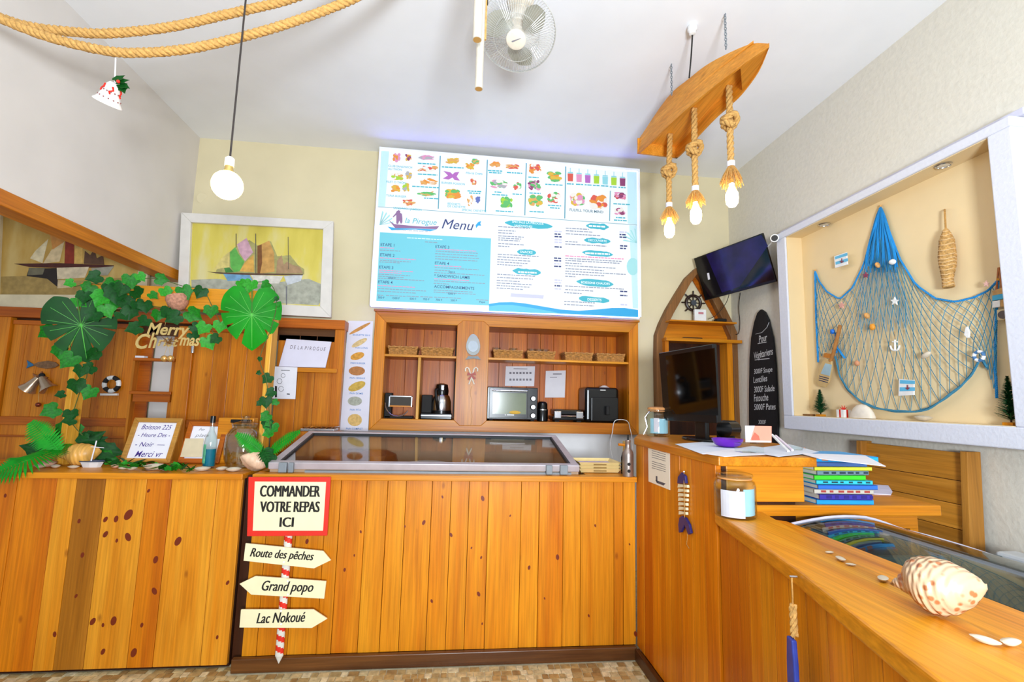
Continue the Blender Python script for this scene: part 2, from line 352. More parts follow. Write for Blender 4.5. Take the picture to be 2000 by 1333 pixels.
# gap board between the two counters
tag(MB().bx(-1.163, -1.088, 2.995, 3.02, .0, 1.0).build('filler_board', WDARKZ), 'narrow dark brown board in the gap between the two plank counters', 'board')
# centre counter
CZ = 1.022; CF = 2.925
cc = thing('order_counter', 'long golden pine plank counter carrying the glass topped display case', 'counter', (0, 3.3, 0))
top = [485, 528, 585, 640, 667, 717, 758, 794, 845, 882, 917, 955, 1019, 1054, 1101, 1135, 1199, 1217]
xs = [-1.088]+[PY(x, 940, CF).x for x in top[1:]]+[1.088]
kc = [(923, 527, 8), (1050, 585, 7), (1197, 415, 9), (630, 570, 5), (555, 747, 6), (1178, 860, 8), (1545, 688, 9), (1413, 737, 7), (1720, 541, 5), (1690, 960, 5), (960, 893, 6), (1908, 1045, 9), (1010, 408, 5), (1485, 880, 4), (1190, 690, 5), (1325, 495, 4), (1145, 645, 4), (835, 545, 4), (600, 680, 4), (1195, 998, 4), (380, 615, 8), (1880, 628, 4)]
planks_x(cc, xs, CF, CF+.02, .07, .99, [WL, W, WL, WL, W, WL], [(440+x/2.381, 800+y/2.381, r) for x, y, r in kc])
MB().bx(-1.1, 1.09, 2.895, 2.985, .99, CZ).build('counter_edge', WX, cc, bevel=.004)
MB().bx(.80, 1.09, 2.985, 3.72, .99, CZ).build('counter_top', WX, cc)
MB().bx(-1.1, -1.07, 2.985, 3.72, .99, CZ).build('counter_top', WX, cc)
MB().bx(-1.088, 1.088, CF+.02, CF+.05, .0, .99).build('backing', WDARKZ, cc)
MB().bx(-1.125, 1.082, 2.893, CF, 0, .07).build('skirting', WDARK, cc, bevel=.004)
# ---- display freezer with sloping glass lid let into the centre counter
fz = thing('display_case', 'counter display case with a sloping glass lid in a grey metal frame', 'display case', (-.13, 3.35, CZ))
ALU = mat('aluminium', '#bcb4b8', .35, .25); DK = mat('dark_seal', '#2b2d30', .5)
fx0, fx1 = -1.045, .755
def lid(x, t, h=0): return Vector((x, 2.985+.70*t-.19*h, 1.062+.128*t+.98*h))
def lidbar(mb, xa, ta, xb, tb, w_, th):
    a, b = lid(xa, ta), lid(xb, tb); d = (b-a).normalized(); up = Vector((0, -.19, .98)).normalized(); s = d.cross(up)
    for q in (0,):
        vs = [a-s*w_-up*th, a+s*w_-up*th, a+s*w_+up*th, a-s*w_+up*th, b-s*w_-up*th, b+s*w_-up*th, b+s*w_+up*th, b-s*w_+up*th]
        mb.add(vs, [(3, 2, 1, 0), (4, 5, 6, 7), (0, 1, 5, 4), (1, 2, 6, 5), (2, 3, 7, 6), (3, 0, 4, 7)])
for k, q in enumerate([(fx0, 0, fx1, 0, .022, .02), (fx0, 1, fx1, 1, .02, .014), (fx0+.02, .03, fx0+.02, .97, .022, .014), (fx1-.02, .03, fx1-.02, .97, .022, .014)]):
    m = MB(); lidbar(m, *q); m.build('lid_frame', ALU, fz, bevel=.004)
m = MB(); 
for q in [(fx0+.045, .035, fx1-.045, .035, .006, .012), (fx0+.045, .95, fx1-.045, .95, .006, .012), (fx0+.048, .04, fx0+.048, .95, .006, .012), (fx1-.048, .04, fx1-.048, .95, .006, .012)]: lidbar(m, *q)
m.build('seal', DK, fz)
a, b, c_, d = lid(fx0+.04, .03), lid(fx1-.04, .03), lid(fx1-.04, .97), lid(fx0+.04, .97)
up = Vector((0, -.19, .98))*.003
m = MB(); m.add([a-up, b-up, c_-up, d-up, a+up, b+up, c_+up, d+up], [(3, 2, 1, 0), (4, 5, 6, 7), (0, 1, 5, 4), (1, 2, 6, 5), (2, 3, 7, 6), (3, 0, 4, 7)])
m.build('glass_lid', GLASSL, fz)
CASE = mat('case_grey', '#8d8c88', .4); 
m = MB()
for x in (fx0, fx1-.02): m.add([(x, 2.995, .74), (x+.02, 2.995, .74), (x+.02, 3.7, .74), (x, 3.7, .74), (x, 2.995, 1.045), (x+.02, 2.995, 1.045), (x+.02, 3.7, 1.175), (x, 3.7, 1.175)], [(3, 2, 1, 0), (4, 5, 6, 7), (0, 1, 5, 4), (1, 2, 6, 5), (2, 3, 7, 6), (3, 0, 4, 7)])
m.bx(fx0+.02, fx1-.02, 3.68, 3.7, .74, 1.172); m.bx(fx0+.02, fx1-.02, 2.99, 3.0, .74, 1.045); m.bx(fx0+.02, fx1-.02, 3.0, 3.68, .91, .93)
m.build('case_body', mat('case_inner', '#b89878', .4), fz)
MB().bx(fx0+.2, fx1-.05, 2.965, 2.985, CZ, CZ+.012).build('slide_rail', GREYP, fz)
for xa, xb in ((546, 562), (565, 575), (1066, 1078), (1093, 1108)):
    p, q = PY(xa, 912, 2.96).x, PY(xb, 912, 2.96).x
    MB().bx(p, q, 2.938, 2.962, CZ+.002, CZ+.058).build('latch', GREYP, fz, bevel=.004)
# things lying in the case
BOWL = mat('wooden_bowl', '#8d4a1d', .35, var=.3, scale=20)
for px_, r, lb in ((652, .13, 'round brown wooden bowl in the display case nearest the ferns'), (735, .145, 'round brown wooden bowl standing in the middle of the display case')):
    p = PZ(px_, 905, 1.0); q = Vector((PY(px_, 890, 3.4).x, 3.4, .931))
    tag(MB().lathe([(.5*r, 0), (.9*r, .04), (r, .10), (.9*r, .15), (.5*r, .175), (.02, .18)], 28, Matrix.Translation(q)).build('wooden_bowl', BOWL, smooth=True), lb, 'bowl', 'bowls in the display case')
q = Vector((PY(835, 895, 3.3).x, 3.3, .931))
tag(MB().lathe([(.1, 0), (.13, .08), (.135, .1), (.13, .11), (.02, .115)], 28, Matrix.Translation(q)).build('food_tub', WHITE, smooth=True), 'white lidded food tub inside the glass display case', 'tub')
# ================================================================ right desk and ledge
dk = thing('cashier_desk', 'pine cashier desk at the counter corner holding the monitor and papers', 'desk', (1.4, 2.5, 0))
DZ = 1.25
m = MB(); m.prism([(1.085, 1.955), (1.525, 1.955), (1.525, 2.3), (1.85, 2.45), (1.85, 3.3), (1.25, 3.3), (1.085, 2.93)], .04, Matrix.Translation((0, 0, DZ-.04))); m.build('desk_top', WY, dk, bevel=.005)
ys = [2.925-.1175*i for i in range(9)]; ys[-1] = 2.0
for a, b in zip(ys, ys[1:]):
    j = random.uniform(-.001, .001)
    MB().bx(1.095+j, 1.12, b+.001, a-.001, 0.065, DZ-.04).build('plank', random.choice((W, W, WL3)), dk, bevel=.002)
MB().bx(1.12, 1.14, 2.0, 2.92, 0, DZ-.04).build('carcass', WDARKZ, dk)
MB().bx(1.068, 1.095, 1.98, 2.89, 0, .065).build('skirting', wood('dark_oak_y', '#5d3415', '#3d1f0b', axis='Y', knots=.3), dk, bevel=.004)
MB().bx(1.14, 1.49, 1.995, 2.015, 1.06, DZ-.04).build('end_panel', WX, dk, bevel=.003)
MB().bx(1.14, 1.46, 2.015, 2.6, .4, DZ-.04).build('cupboard', WDARKZ, dk)
# shelf plank with books, running from the desk to the bench
sh = thing('side_shelf', 'thick pine shelf plank joining the desk to the bench with books on it', 'shelf', (1.7, 2.1, .9))
SZ = 1.045
MB().bx(1.14, 2.14, 2.0, 2.32, SZ-.045, SZ).build('shelf_board', WX, sh, bevel=.004)
MB().bx(1.16, 2.05, 2.03, 2.06, SZ-.105, SZ-.045).build('apron', WX, sh, bevel=.003)
MB().bx(1.16, 2.02, 2.055, 2.075, .3, SZ-.105).build('lower_panel', WDARK, sh)
MB().bx(2.02, 2.06, 2.04, 2.08, 0, SZ-.045).build('leg', W, sh)
MB().bx(1.14, 1.5, 2.10, 2.12, SZ, 1.06).build('filler', WDARK, sh)
# ledge counter turning towards the viewer
lg = thing('ledge_counter', 'low pine plank counter with a broad ledge beside the ice cream chest', 'counter', (1.0, 1.2, 0))
LG = 1.02
fo = [(1.085, 2.0), (.945, 1.31), (.825, .86), (.66, .22)]; inn = [(.90, .22), (1.07, .86), (1.195, 1.54), (1.30, 2.0)]
m = MB(); m.prism(fo+inn, .05, Matrix.Translation((0, 0, LG-.05))); m.build('ledge', wood('ledge_pine', '#e49c26', '#cf7e10', axis='Y', knots=.15, var=.02), lg, bevel=.009, seg=3)
for (xa, ya), (xb, yb) in zip(fo, fo[1:]):
    a, b = Vector((xa, ya, 0)), Vector((xb, yb, 0)); d = (b-a); n = max(2, round(d.length/.105)); nrm = Vector((-d.y, d.x, 0)).normalized()
    if nrm.x < 0: nrm = -nrm
    for i in range(n):
        p = a+d*(i/n)+nrm*.02; q = a+d*((i+1)/n)+nrm*.02; e = d.normalized()*.001
        m = MB(); m.prism([(p.x+e.x, p.y+e.y), (q.x-e.x, q.y-e.y), (q.x-e.x+nrm.x*.02, q.y-e.y+nrm.y*.02), (p.x+e.x+nrm.x*.02, p.y+e.y+nrm.y*.02)], LG-.05-.01, Matrix.Translation((0, 0, .01)))
        m.build('plank', random.choice((W, WL3, W, WL)), lg, bevel=.002)
    m = MB(); p = a+nrm*.045; q = b+nrm*.045; m.prism([(p.x, p.y), (q.x, q.y), (q.x+nrm.x*.015, q.y+nrm.y*.015), (p.x+nrm.x*.015, p.y+nrm.y*.015)], LG-.06, Matrix()); m.build('backing', WDARKZ, lg)
# inner board along the ledge, seen beside the glass
m = MB(); m.prism([(1.301, 1.99), (1.196, 1.54), (1.071, .86), (.901, .22), (1.33, .22), (1.34, .86), (1.355, 1.54), (1.365, 1.94)], .03, Matrix.Translation((0, 0, LG-.055))); m.build('inner_board', WY, lg, bevel=.004)
# ================================================================ recessed shelf cabinet in the back wall
cb = thing('shelf_cabinet', 'pine shelf cabinet set into the wall below the menu board', 'cabinet', (.45, 4.4, 1.18))
FY = 4.295
def front(mb, poly, y0, y1): mb.prism([(x, z) for x, z in poly], y1-y0, Matrix(((1, 0, 0, 0), (0, 0, -1, y1), (0, 1, 0, 0), (0, 0, 0, 1)))); return mb
x0, x1, xa, xb, xc, xd, z0, z1, za, zb = -.73, 1.635, -.632, -.018, .265, 1.546, 1.18, 2.2, 1.278, 2.105
for poly, m, nm in (([(x0, z1), (x1, z1), (xd, zb), (xc, zb), (xc-.05, zb+.045), (xb+.05, zb+.045), (xb, zb), (xa, zb)], WC, 'top_rail'),
                    ([(x0, z0), (x1, z0), (xd, za), (xc, za), (xc-.05, za-.045), (xb+.05, za-.045), (xb, za), (xa, za)], WC, 'bottom_rail'),
                    ([(x0, z0), (xa, za), (xa, zb), (x0, z1)], WCZ, 'stile'), ([(x1, z0), (xd, za), (xd, zb), (x1, z1)], WCZ, 'stile'),
                    ([(xb, za), (xb+.05, za-.045), (xc-.05, za-.045), (xc, za), (xc, zb), (xc-.05, zb+.045), (xb+.05, zb+.045), (xb, zb)], WCZ, 'stile')):
    front(MB(), poly, FY, 4.349).build(nm, m, cb, bevel=.003)
MB().bx(x0-.012, x1+.012, FY-.01, 4.349, z1, z1+.02).build('cap', WC, cb, bevel=.003)
IB = 4.68
MB().bx(-.68, 1.575, IB, IB+.012, za-.03, zb+.03).build('backing', WDARKZ, cb)
bxs = [-.67, -.49, -.33, -.17, -.03]; planks_x(cb, bxs, IB-.015, IB, za-.02, zb+.02, WB, name='back_plank')
bxs = [.27, .39, .52, .66, .79, .92, 1.05, 1.19, 1.33, 1.45, 1.565]; planks_x(cb, bxs, IB-.015, IB, za-.02, zb+.02, WB, name='back_plank')
for a, b in ((-.675, xa), (xb, xb+.04), (xc-.04, xc), (xd, 1.574)): MB().bx(a, b, 4.349, IB-.015, za-.02, zb+.02).build('side_panel', WCZ, cb)
for a, b in ((xa, xb), (xc, xd)):
    MB().bx(a-.005, b+.005, 4.349, IB-.015, za-.02, za).build('floor_board', WC, cb)
    MB().bx(a-.005, b+.005, 4.349, IB-.015, zb, zb+.02).build('top_board', WC, cb)
SHZ = 1.832
MB().bx(xa-.004, xb+.004, 4.31, IB-.015, SHZ-.02, SHZ).build('shelf', WHEAD, cb, bevel=.002)
MB().bx(xc-.004, xd+.004, 4.31, IB-.015, SHZ-.02, SHZ).build('shelf', WHEAD, cb, bevel=.002)
dvx = PY(817, 760, 4.32).x
MB().bx(dvx-.012, dvx+.012, 4.31, IB-.015, za, SHZ-.02).build('divider', WFRAME, cb, bevel=.002)
# wicker baskets
WK = mat('wicker', '#c18a48', .8, var=.4, scale=60, bump=.6); WKD = mat('wicker_dark', '#8f5c28', .85, var=.4, scale=60)
def basket(lbl, pxa, pxb, x_adj=0):
    xl, xr = PY(pxa, 690, 4.36).x, PY(pxb, 690, 4.36).x; cx, hw = (xl+xr)/2, (xr-xl)/2; y0, y1 = 4.335, 4.53
    b = thing('wicker_basket', lbl, 'basket', (cx, 4.43, SHZ), 'baskets on the cabinet shelf')
    def ringpts(e, z, wob=0): return [Vector((cx+math.copysign(min(abs(q[0]), 1), q[0])*(hw-e), (y0+y1)/2+q[1]*((y1-y0)/2-e), z+wob*(1 if k % 2 else -1))) for k, q in enumerate(RR)]
    RR = []
    for k in range(40):
        t = k/40*4; s = int(t); f = t-s
        RR.append([(-1+2*f, -1), (1, -1+2*f), (1-2*f, 1), (-1, 1-2*f)][s])
    m = MB()
    for i in range(5): m.tube([p+Vector((0, (.0035 if (k+i) % 2 else -.0035), 0)) for k, p in enumerate(ringpts(.012-.0016*i, SHZ+.008+.0115*i))], .0062, 5, True)
    m.build('woven_side', WK, b, smooth=True)
    m = MB()
    for ph in (0, math.pi):
        m.tube([p+Vector((0, .004*math.sin(k*1.57+ph), .005*math.cos(k*1.57+ph))) for k, p in enumerate(ringpts(.002, SHZ+.068))], .006, 5, True)
    m.build('braided_rim', WK, b, smooth=True)
    MB().bx(cx-hw+.014, cx+hw-.014, y0+.012, y1-.012, SHZ+.001, SHZ+.006).build('bottom', WKD, b)
    return b
for k, (a, b, l) in enumerate([(758, 816, 'wicker basket at the outer end of the short shelf above the crank slicer'), (822, 886, 'wicker basket on the short shelf above the steel coffee jug'),
                               (963, 1021, 'wicker basket on the long shelf above the mini oven'), (1029, 1084, 'wicker basket with glass cups behind it on the long shelf'),
                               (1102, 1157, 'third wicker basket along the long shelf above the waffle maker'), (1164, 1219, 'wicker basket at the corner end above the black air fryer')]): basket(l, a, b)
# glass cups behind the baskets
cupP = [(.028, 0), (.034, .004), (.037, .05), (.039, .09), (.0375, .09), (.0345, .008), (.001, .007)]
for k, (px_, l) in enumerate([(970, 'small glass cup alone behind the basket above the mini oven'), (1003, 'small glass cup second along behind the long shelf baskets'), (1039, 'glass cup standing tight beside the three cups in the middle'), (1054, 'glass cup in the middle row behind the second long shelf basket'), (1066, 'glass cup at the end of the middle row of cups'), (1137, 'glass cup behind the basket above the waffle maker'), (1203, 'glass cup behind the basket above the air fryer')]):
    p = PY(px_, 690, 4.59); q = Vector((p.x, 4.6, SHZ))
    c = thing('glass_cup', l, 'cup', q, 'glass cups on the shelf'); zz = 1.35 if k < 5 else .95
    MB().lathe([(r, z*zz) for r, z in cupP], 18, Matrix.Translation(q)).build('cup_bowl', GLASS, c, smooth=True)
    MB().tube([q+Vector((.038+.018*math.sin(t*math.pi/6), 0, (.02+.05*t/6)*zz)) for t in range(7)], .004, 6).build('handle', GLASS, c, smooth=True)
# ---- appliances
BZ = za+.001
t = thing('toaster_oven', 'black mini oven with a glass door and three silver knobs', 'oven', (.5, 4.45, BZ))
ox0, ox1, oy = PY(951, 790, 4.33).x, PY(1050, 790, 4.33).x, 4.33
oz1 = PY(1000, 757, 4.33).z; w_ = ox1-ox0
MB().bx(ox0, ox1, oy, oy+.28, BZ+.012, oz1).build('body', BLACK, t, bevel=.006)
MB().bx(ox0+.02, ox0+w_*.80, oy-.012, oy, BZ+.025, oz1-.01).build('door', BLACK, t, bevel=.003)
MB().bx(ox0+.05, ox0+w_*.77, oy-.0135, oy-.012, BZ+.06, oz1-.05).build('door_glass', mat('oven_glass', '#7d866c', .15, var=.1, scale=5), t)
MB().cyl((ox0+.04, oy-.03, oz1-.03), (ox0+w_*.78, oy-.03, oz1-.03), .008).build('door_handle', STEEL, t, smooth=True)
for k in range(3):
    zz = BZ+.05+k*.075
    kb = MB().cyl((ox1-.042, oy, zz), (ox1-.042, oy-.02, zz), .019).build('knob', STEEL, t, smooth=True)
    MB().cyl((ox1-.042, oy, zz), (ox1-.042, oy-.004, zz), .026).build('knob_ring', BLACKM, kb, smooth=True)
MB().ball((ox0+w_*.55, oy-.016, BZ+.075), .03, 12, (1.7, .1, .5)).build('bread', mat('bread_yellow', '#dcae3a', .6), t, smooth=True)
for a in (ox0+.04, ox1-.04): MB().bx(a-.015, a+.015, oy+.03, oy+.24, BZ, BZ+.012).build('foot', BLACKM, t)
m = MB().ball(plY(oy-.0125).at(987, 811), .006, 10, (1, .2, 1)); m.bx(plY(oy-.0125).at(990, 811).x, plY(oy-.0125).at(1004, 811).x, oy-.0135, oy-.012, plY(oy-.0125).at(996, 811).z-.004, plY(oy-.0125).at(996, 811).z+.004); m.build('logo', WHITE, t)
# coffee grinder / black cup
q = Vector((PY(1061, 800, 4.36).x, 4.40, BZ))
t = thing('coffee_grinder', 'small black cylinder grinder between the oven and the waffle maker', 'grinder', q)
MB().lathe([(.045, 0), (.05, .005), (.05, .10), (.046, .11), (.044, .16), (.03, .175), (.001, .177)], 24, Matrix.Translation(q)).build('body', BLACK, t, smooth=True)
MB().lathe([(.0505, .1), (.0505, .107)], 24, Matrix.Translation(q)).build('ring', STEEL, t, smooth=True)
# waffle maker
a, b = PY(1080, 800, 4.34).x, PY(1142, 800, 4.34).x
t = thing('waffle_maker', 'low black waffle maker with two silver clasps', 'waffle maker', ((a+b)/2, 4.44, BZ))
MB().bx(a, b, 4.34, 4.54, BZ+.012, BZ+.05).build('lower_plate', BLACK, t, bevel=.01)
MB().bx(a+.02, b-.02, 4.345, 4.54, BZ+.058, BZ+.11).build('upper_plate', BLACK, t, bevel=.014)
for u in (a+.045, b-.045):
    MB().bx(u-.035, u+.03, 4.325, 4.342, BZ+.03, BZ+.095).build('clasp', STEEL, t, bevel=.006)
    MB().bx(u-.02, u+.02, 4.37, 4.5, BZ, BZ+.012).build('foot', BLACKM, t)
MB().cyl((a+.01, 4.336, BZ+.052), (b-.01, 4.336, BZ+.052), .005).build('hinge_bar', CHROME, t, smooth=True)
# air fryer
a, b, zt = PY(1144, 780, 4.33).x, PY(1210, 780, 4.33).x, PY(1175, 757, 4.33).z
t = thing('air_fryer', 'tall black air fryer beside the cabinet side panel', 'air fryer', ((a+b)/2, 4.45, BZ))
MB().bx(a, b, 4.34, 4.6, BZ, zt).build('body', BLACK, t, bevel=.03, seg=4)
MB().bx(a+.05, b-.01, 4.328, 4.345, BZ+.01, zt-.09).build('basket_front', BLACK, t, bevel=.012, seg=3)
MB().bx((a+b)/2+.02, (a+b)/2+.055, 4.285, 4.33, BZ+.07, BZ+.15).build('handle', BLACKM, t, bevel=.008)
MB().bx((a+b)/2-.02, (a+b)/2+.03, 4.338, 4.342, zt-.03, zt-.02).build('logo_plate', STEEL, t)
tag(MB().lathe([(.001, 0), (.05, .002), (.03, .012), (.02, .02), (.001, .022)], 14, Matrix.Translation(((a+b)/2+.05, 4.45, zt))).build('crumpled_napkin', PAPER, smooth=True), 'crumpled white napkin lying on top of the air fryer', 'napkin')
# coffee maker with steel jug
a, b = PY(817, 800, 4.34).x+.02, PY(883, 800, 4.34).x
t = thing('coffee_maker', 'black coffee maker base with a polished steel thermos jug', 'coffee maker', ((a+b)/2, 4.45, BZ))
MB().bx(a, b, 4.34, 4.58, BZ, BZ+.05).build('base', BLACK, t, bevel=.006)
MB().bx(a+.005, b-.005, 4.337, 4.341, BZ+.03, BZ+.035).build('trim_strip', STEEL, t)
MB().bx(a, a+.09, 4.40, 4.58, BZ+.05, BZ+.21).build('tower', BLACKM, t, bevel=.008)
q = Vector((PY(862, 790, 4.42).x, 4.44, BZ+.05))
jg = MB().lathe([(.083, 0), (.088, .01), (.085, .10), (.07, .15), (.055, .165), (.001, .166)], 32, Matrix.Translation(q)).build('jug', STEEL, t, smooth=True)
MB().lathe([(.09, -.001), (.09, .025), (.087, .026)], 32, Matrix.Translation(q)).build('jug_foot', BLACK, jg, smooth=True)
MB().lathe([(.057, .16), (.06, .20), (.05, .255), (.02, .265), (.001, .266)], 28, Matrix.Translation(q)).build('jug_lid', BLACK, jg, smooth=True)
MB().bx(q.x-.008, q.x+.022, q.y-.066, q.y-.05, q.z+.20, q.z+.25).build('thumb_plate', CHROME, jg, bevel=.005)
MB().tube(smoothc([q+Vector(v) for v in ((-.035, -.06, .21), (-.05, -.10, .2), (-.04, -.115, .12), (-.025, -.095, .03))]), .013, 8).build('handle', BLACK, jg, smooth=True)
# bread slicer
a, b = PY(749, 800, 4.36).x, PY(806, 800, 4.36).x
t = thing('hand_slicer', 'old crank slicer with a curved metal arm and wooden tray in the corner bay', 'slicer', ((a+b)/2, 4.43, BZ))
MB().bx(a+.045, b-.01, 4.37, 4.5, BZ+.10, BZ+.112).build('tray', WX, t)
MB().bx(a+.045, b-.01, 4.365, 4.373, BZ+.112, BZ+.19).build('glass_guard', mat('smoked_glass', '#4a453e', .1), t)
m = MB(); 
for u in (a+.045, b-.012): m.bx(u-.004, u+.004, 4.36, 4.37, BZ+.10, BZ+.195)
m.bx(a+.041, b-.008, 4.36, 4.37, BZ+.188, BZ+.195); m.build('frame', STEEL, t)
MB().tube([Vector(((a+b)/2-.005+.105*math.cos(R(u)), 4.355, BZ+.125+.105*math.sin(R(u)))) for u in range(175, 330, 8)], .005, 6).build('crank_arm', STEEL, t, smooth=True)
MB().bx(a, a+.06, 4.40, 4.5, BZ, BZ+.22).build('stand', BLACKM, t, bevel=.006)
MB().bx(a, b, 4.40, 4.52, BZ, BZ+.02).build('base', BLACKM, t, bevel=.004)
# papers pinned in the cabinet
pl = plY(IB-.018)
def sheet(name, lbl, pl, pts, cat='paper', m=PAPER, off=.0, t=.0012): return tag(MB().pp(pl, pts, t, off).build(name, m), lbl, cat)
GREYI = mat('grey_print', '#8b8890', .8)
s1 = sheet('calendar_page', 'white planner sheet with small print pinned above the mini oven', plY(IB-.018), [(988, 716), (1045, 716), (1043, 755), (986, 754)], 'paper')
m = MB()
for r_ in range(2):
    for k in range(7): x = 995+k*6.5; y = 727+r_*13; m.pp(pl, [(x, y), (x+4, y), (x+4, y+4), (x, y+4)], .0003, .0013)
m.pp(pl, [(1003, 720), (1030, 720.5), (1030, 722), (1003, 721.5)], .0003, .0013); m.build('print', GREYI, s1)
pl2 = plY(IB-.020); s1 = tag(MB().pp(pl2, [(1066, 725), (1105, 724), (1103, 777), (1064, 777)], .0012).build('notice', PAPER), 'white portrait notice with a few print lines pinned above the waffle maker', 'paper')
m = MB(); m.pp(pl2, [(1080, 730), (1097, 730), (1097, 732), (1080, 732)], .0003, .0013); m.pp(pl2, [(1074, 737), (1088, 737), (1088, 738), (1074, 738)], .0003, .0013); m.build('print', GREYI, s1)
# white charger cable over the cabinet edge
tag(MB().tube(smoothc([PY(x, y, Y) for x, y, Y in ((1196, 895, 4.1), (1192, 870, 4.15), (1196, 845, 4.28), (1200, 824, 4.275), (1212, 820, 4.29), (1226, 824, 4.28), (1231, 840, 4.28), (1234, 855, 4.2), (1236, 880, 3.9))]), .0035, 6).build('charger_cable', WHITE, smooth=True), 'white cable looping over the bottom rail of the shelf cabinet', 'cable')
# ---- ornaments on the middle stile
pl = plY(FY-.002)
t = thing('hanging_clock', 'little white egg shaped clock ornament with a grey fish tail', 'ornament', pl.at(924, 708))
egg = [(924+13.5*math.cos(a)*(1-.18*math.sin(a)), 674-21*math.sin(a)) for a in [i*math.pi/12 for i in range(24)]]
MB().pp(pl, egg, .012).build('plaque', mat('clock_white', '#aab0ae', .6), t, bevel=.002)
MB().pp(pl, [(924+10*math.cos(i*math.pi/10), 677-11*math.sin(i*math.pi/10)) for i in range(20)], .003, .012).build('dial', mat('dial_silver', '#8f979e', .35, .2), t)
MB().pp(pl, [(909, 703), (915, 696), (924, 697), (933, 696), (939, 703), (924, 700.5)], .01).build('tail', mat('slate_grey', '#7d8a90', .5), t)
MB().tube([pl.at(925, 655, .006), pl.at(926, 628, .006)], .0018, 5).build('string', ROPED, t)
t = thing('candy_cane_bow', 'pair of crossed candy canes tied with a red bow on the cabinet', 'ornament', pl.at(921, 752))
CC = mat('cane_white', '#e9e0cf', .5)
for sgn in (-1, 1):
    MB().tube([pl.at(921+sgn*x, y, .006) for x, y in ((11.5, 726), (12, 721), (9, 718), (5.5, 720), (3.5, 726), (1, 735), (-2.5, 744), (-5, 751))], .0065, 8).build('candy_cane', CC, t, smooth=True)
MB().pp(pl, [(920, 731), (914, 727), (912, 734), (920, 733.5), (913, 741), (917, 743), (921, 736), (926, 742), (930, 739), (923, 733.5), (930, 733), (928, 727)], .01, .008).build('bow', mat('bow_red', '#a8483c', .5), t)
tag(MB().tube(smoothc([pl.at(x, y, .003) for x, y in ((921, 755), (919, 770), (922, 785), (920, 800), (922, 815), (919, 832))]), .0012, 5).build('hanging_chain', ROPED), 'thin loose chain hanging down the middle stile below the candy canes', 'chain')
# ================================================================ menu light box
MBt, MBb = 4.125, 4.20
o_ = Vector((0, MBb, 2.225)); pm = PL(o_, (1, 0, 0), (0, (MBt-MBb), 1.36))
mn = thing('menu_board', 'big backlit white and blue menu board with food pictures and prices', 'menu board', pm.at(985, 610))
def em(name, col, e=.45): return mat(name, col, .45, var=.0, emit=e*.2, ecol=col)
EW = em('lightbox_white', '#e9eef2', .38); EB = em('lightbox_cyan', '#6fc6d8', .35); ES = em('lightbox_sky', '#bfe3f0', .4); ET = em('print_teal', '#3fb0c4', .3); ED = em('print_navy', '#2c3c78', .12); EP = em('print_pink', '#e58ab4', .3); EG = em('print_grey', '#8d97ad', .2); EBL = em('print_blue', '#2fa4dc', .3); EPU = em('print_plum', '#8d6a98', .2); ELAV = em('print_lavender', '#c4c6e2', .3)
cor = [(743.5, 293.5), (1244.5, 336), (1247.5, 621.5), (724.5, 598)]
MB().pp(pm, cor, .07, -.07).build('light_box', EW, mn, bevel=.002)
edge = MB()
for a, b in zip(cor, cor[1:]+cor[:1]): edge.tube([pm.at(*a, -.004), pm.at(*b, -.004)], .008, 4)
edge.build('frame_edge', mat('led_edge', '#b7b9d6', .4, emit=15, ecol='#5a64ff'), mn)
def L_(p, q, w=.8, m=None, mb=None, off=.0): 
    (xa, ya), (xb, yb) = p, q; d = math.hypot(xb-xa, yb-ya); nx, ny = -(yb-ya)/d*w/2, (xb-xa)/d*w/2
    mb.pp(pm, [(xa+nx, ya+ny), (xb+nx, yb+ny), (xb-nx, yb-ny), (xa-nx, ya-ny)], .0006, off)
m = MB(); m.pp(pm, [(743.5, 294), (760, 295.5), (752, 404), (737, 403)], .0006); m.pp(pm, [(1225, 335), (1244, 336.5), (1246, 439), (1226, 437)], .0006); m.pp(pm, [(1229, 440), (1246.3, 441), (1247, 603), (1236, 602)], .0006)
m.build('edge_glow_strip', ES, mn)  # light blue strips paint the bluish backlight glow at the board edges
MB().pp(pm, [(742, 454), (959, 466), (955, 597), (735, 588)], .0006, .0002).build('print_panel', EB, mn)
wv = [(955, 594), (975, 591), (1000, 590.5), (1025, 593), (1060, 599), (1095, 605), (1130, 607.5), (1165, 605), (1195, 602), (1220, 602), (1247, 606)]
MB().pp(pm, wv+[(1247.4, 621), (955, 608.5)], .0006, .0002).build('print_wave', EBL, mn)
MB().pp(pm, [(955, 599), (975, 596), (1000, 596), (1040, 602), (1090, 611), (1060, 613), (955, 608.5)], .0006, .0009).build('print_wave', em('print_sea', '#5cc0dd', .3), mn)
m = MB()
for p, q, w_ in (((737, 404), (1246, 440), .9), ((860, 303), (856, 408), 2), ((952, 311), (948, 414), 2), ((1028, 318), (1025, 421), 2), ((1105, 325), (1103, 427), 2), ((1192, 373), (1190.5, 432), 1.6)): L_(p, q, w_, None, m, .0003)
m.build('print_line', em('print_line_teal', '#5b9db2', .25), mn)
TXT = {}
def T(s, x, y, size, m, align='LEFT', shear=0, bold=0, sx=1.0, off=.0014):
    TXT.setdefault(m.name, (m, MB()))[1].text(s, size, pm.M(x, y, off) @ Matrix.Rotation(R(-.2), 4, 'Z'), align, shear, sx=sx, bold=bold)
PXM = pm.at(1001, 450).x-pm.at(1000, 450).x   # metres per pixel on the board
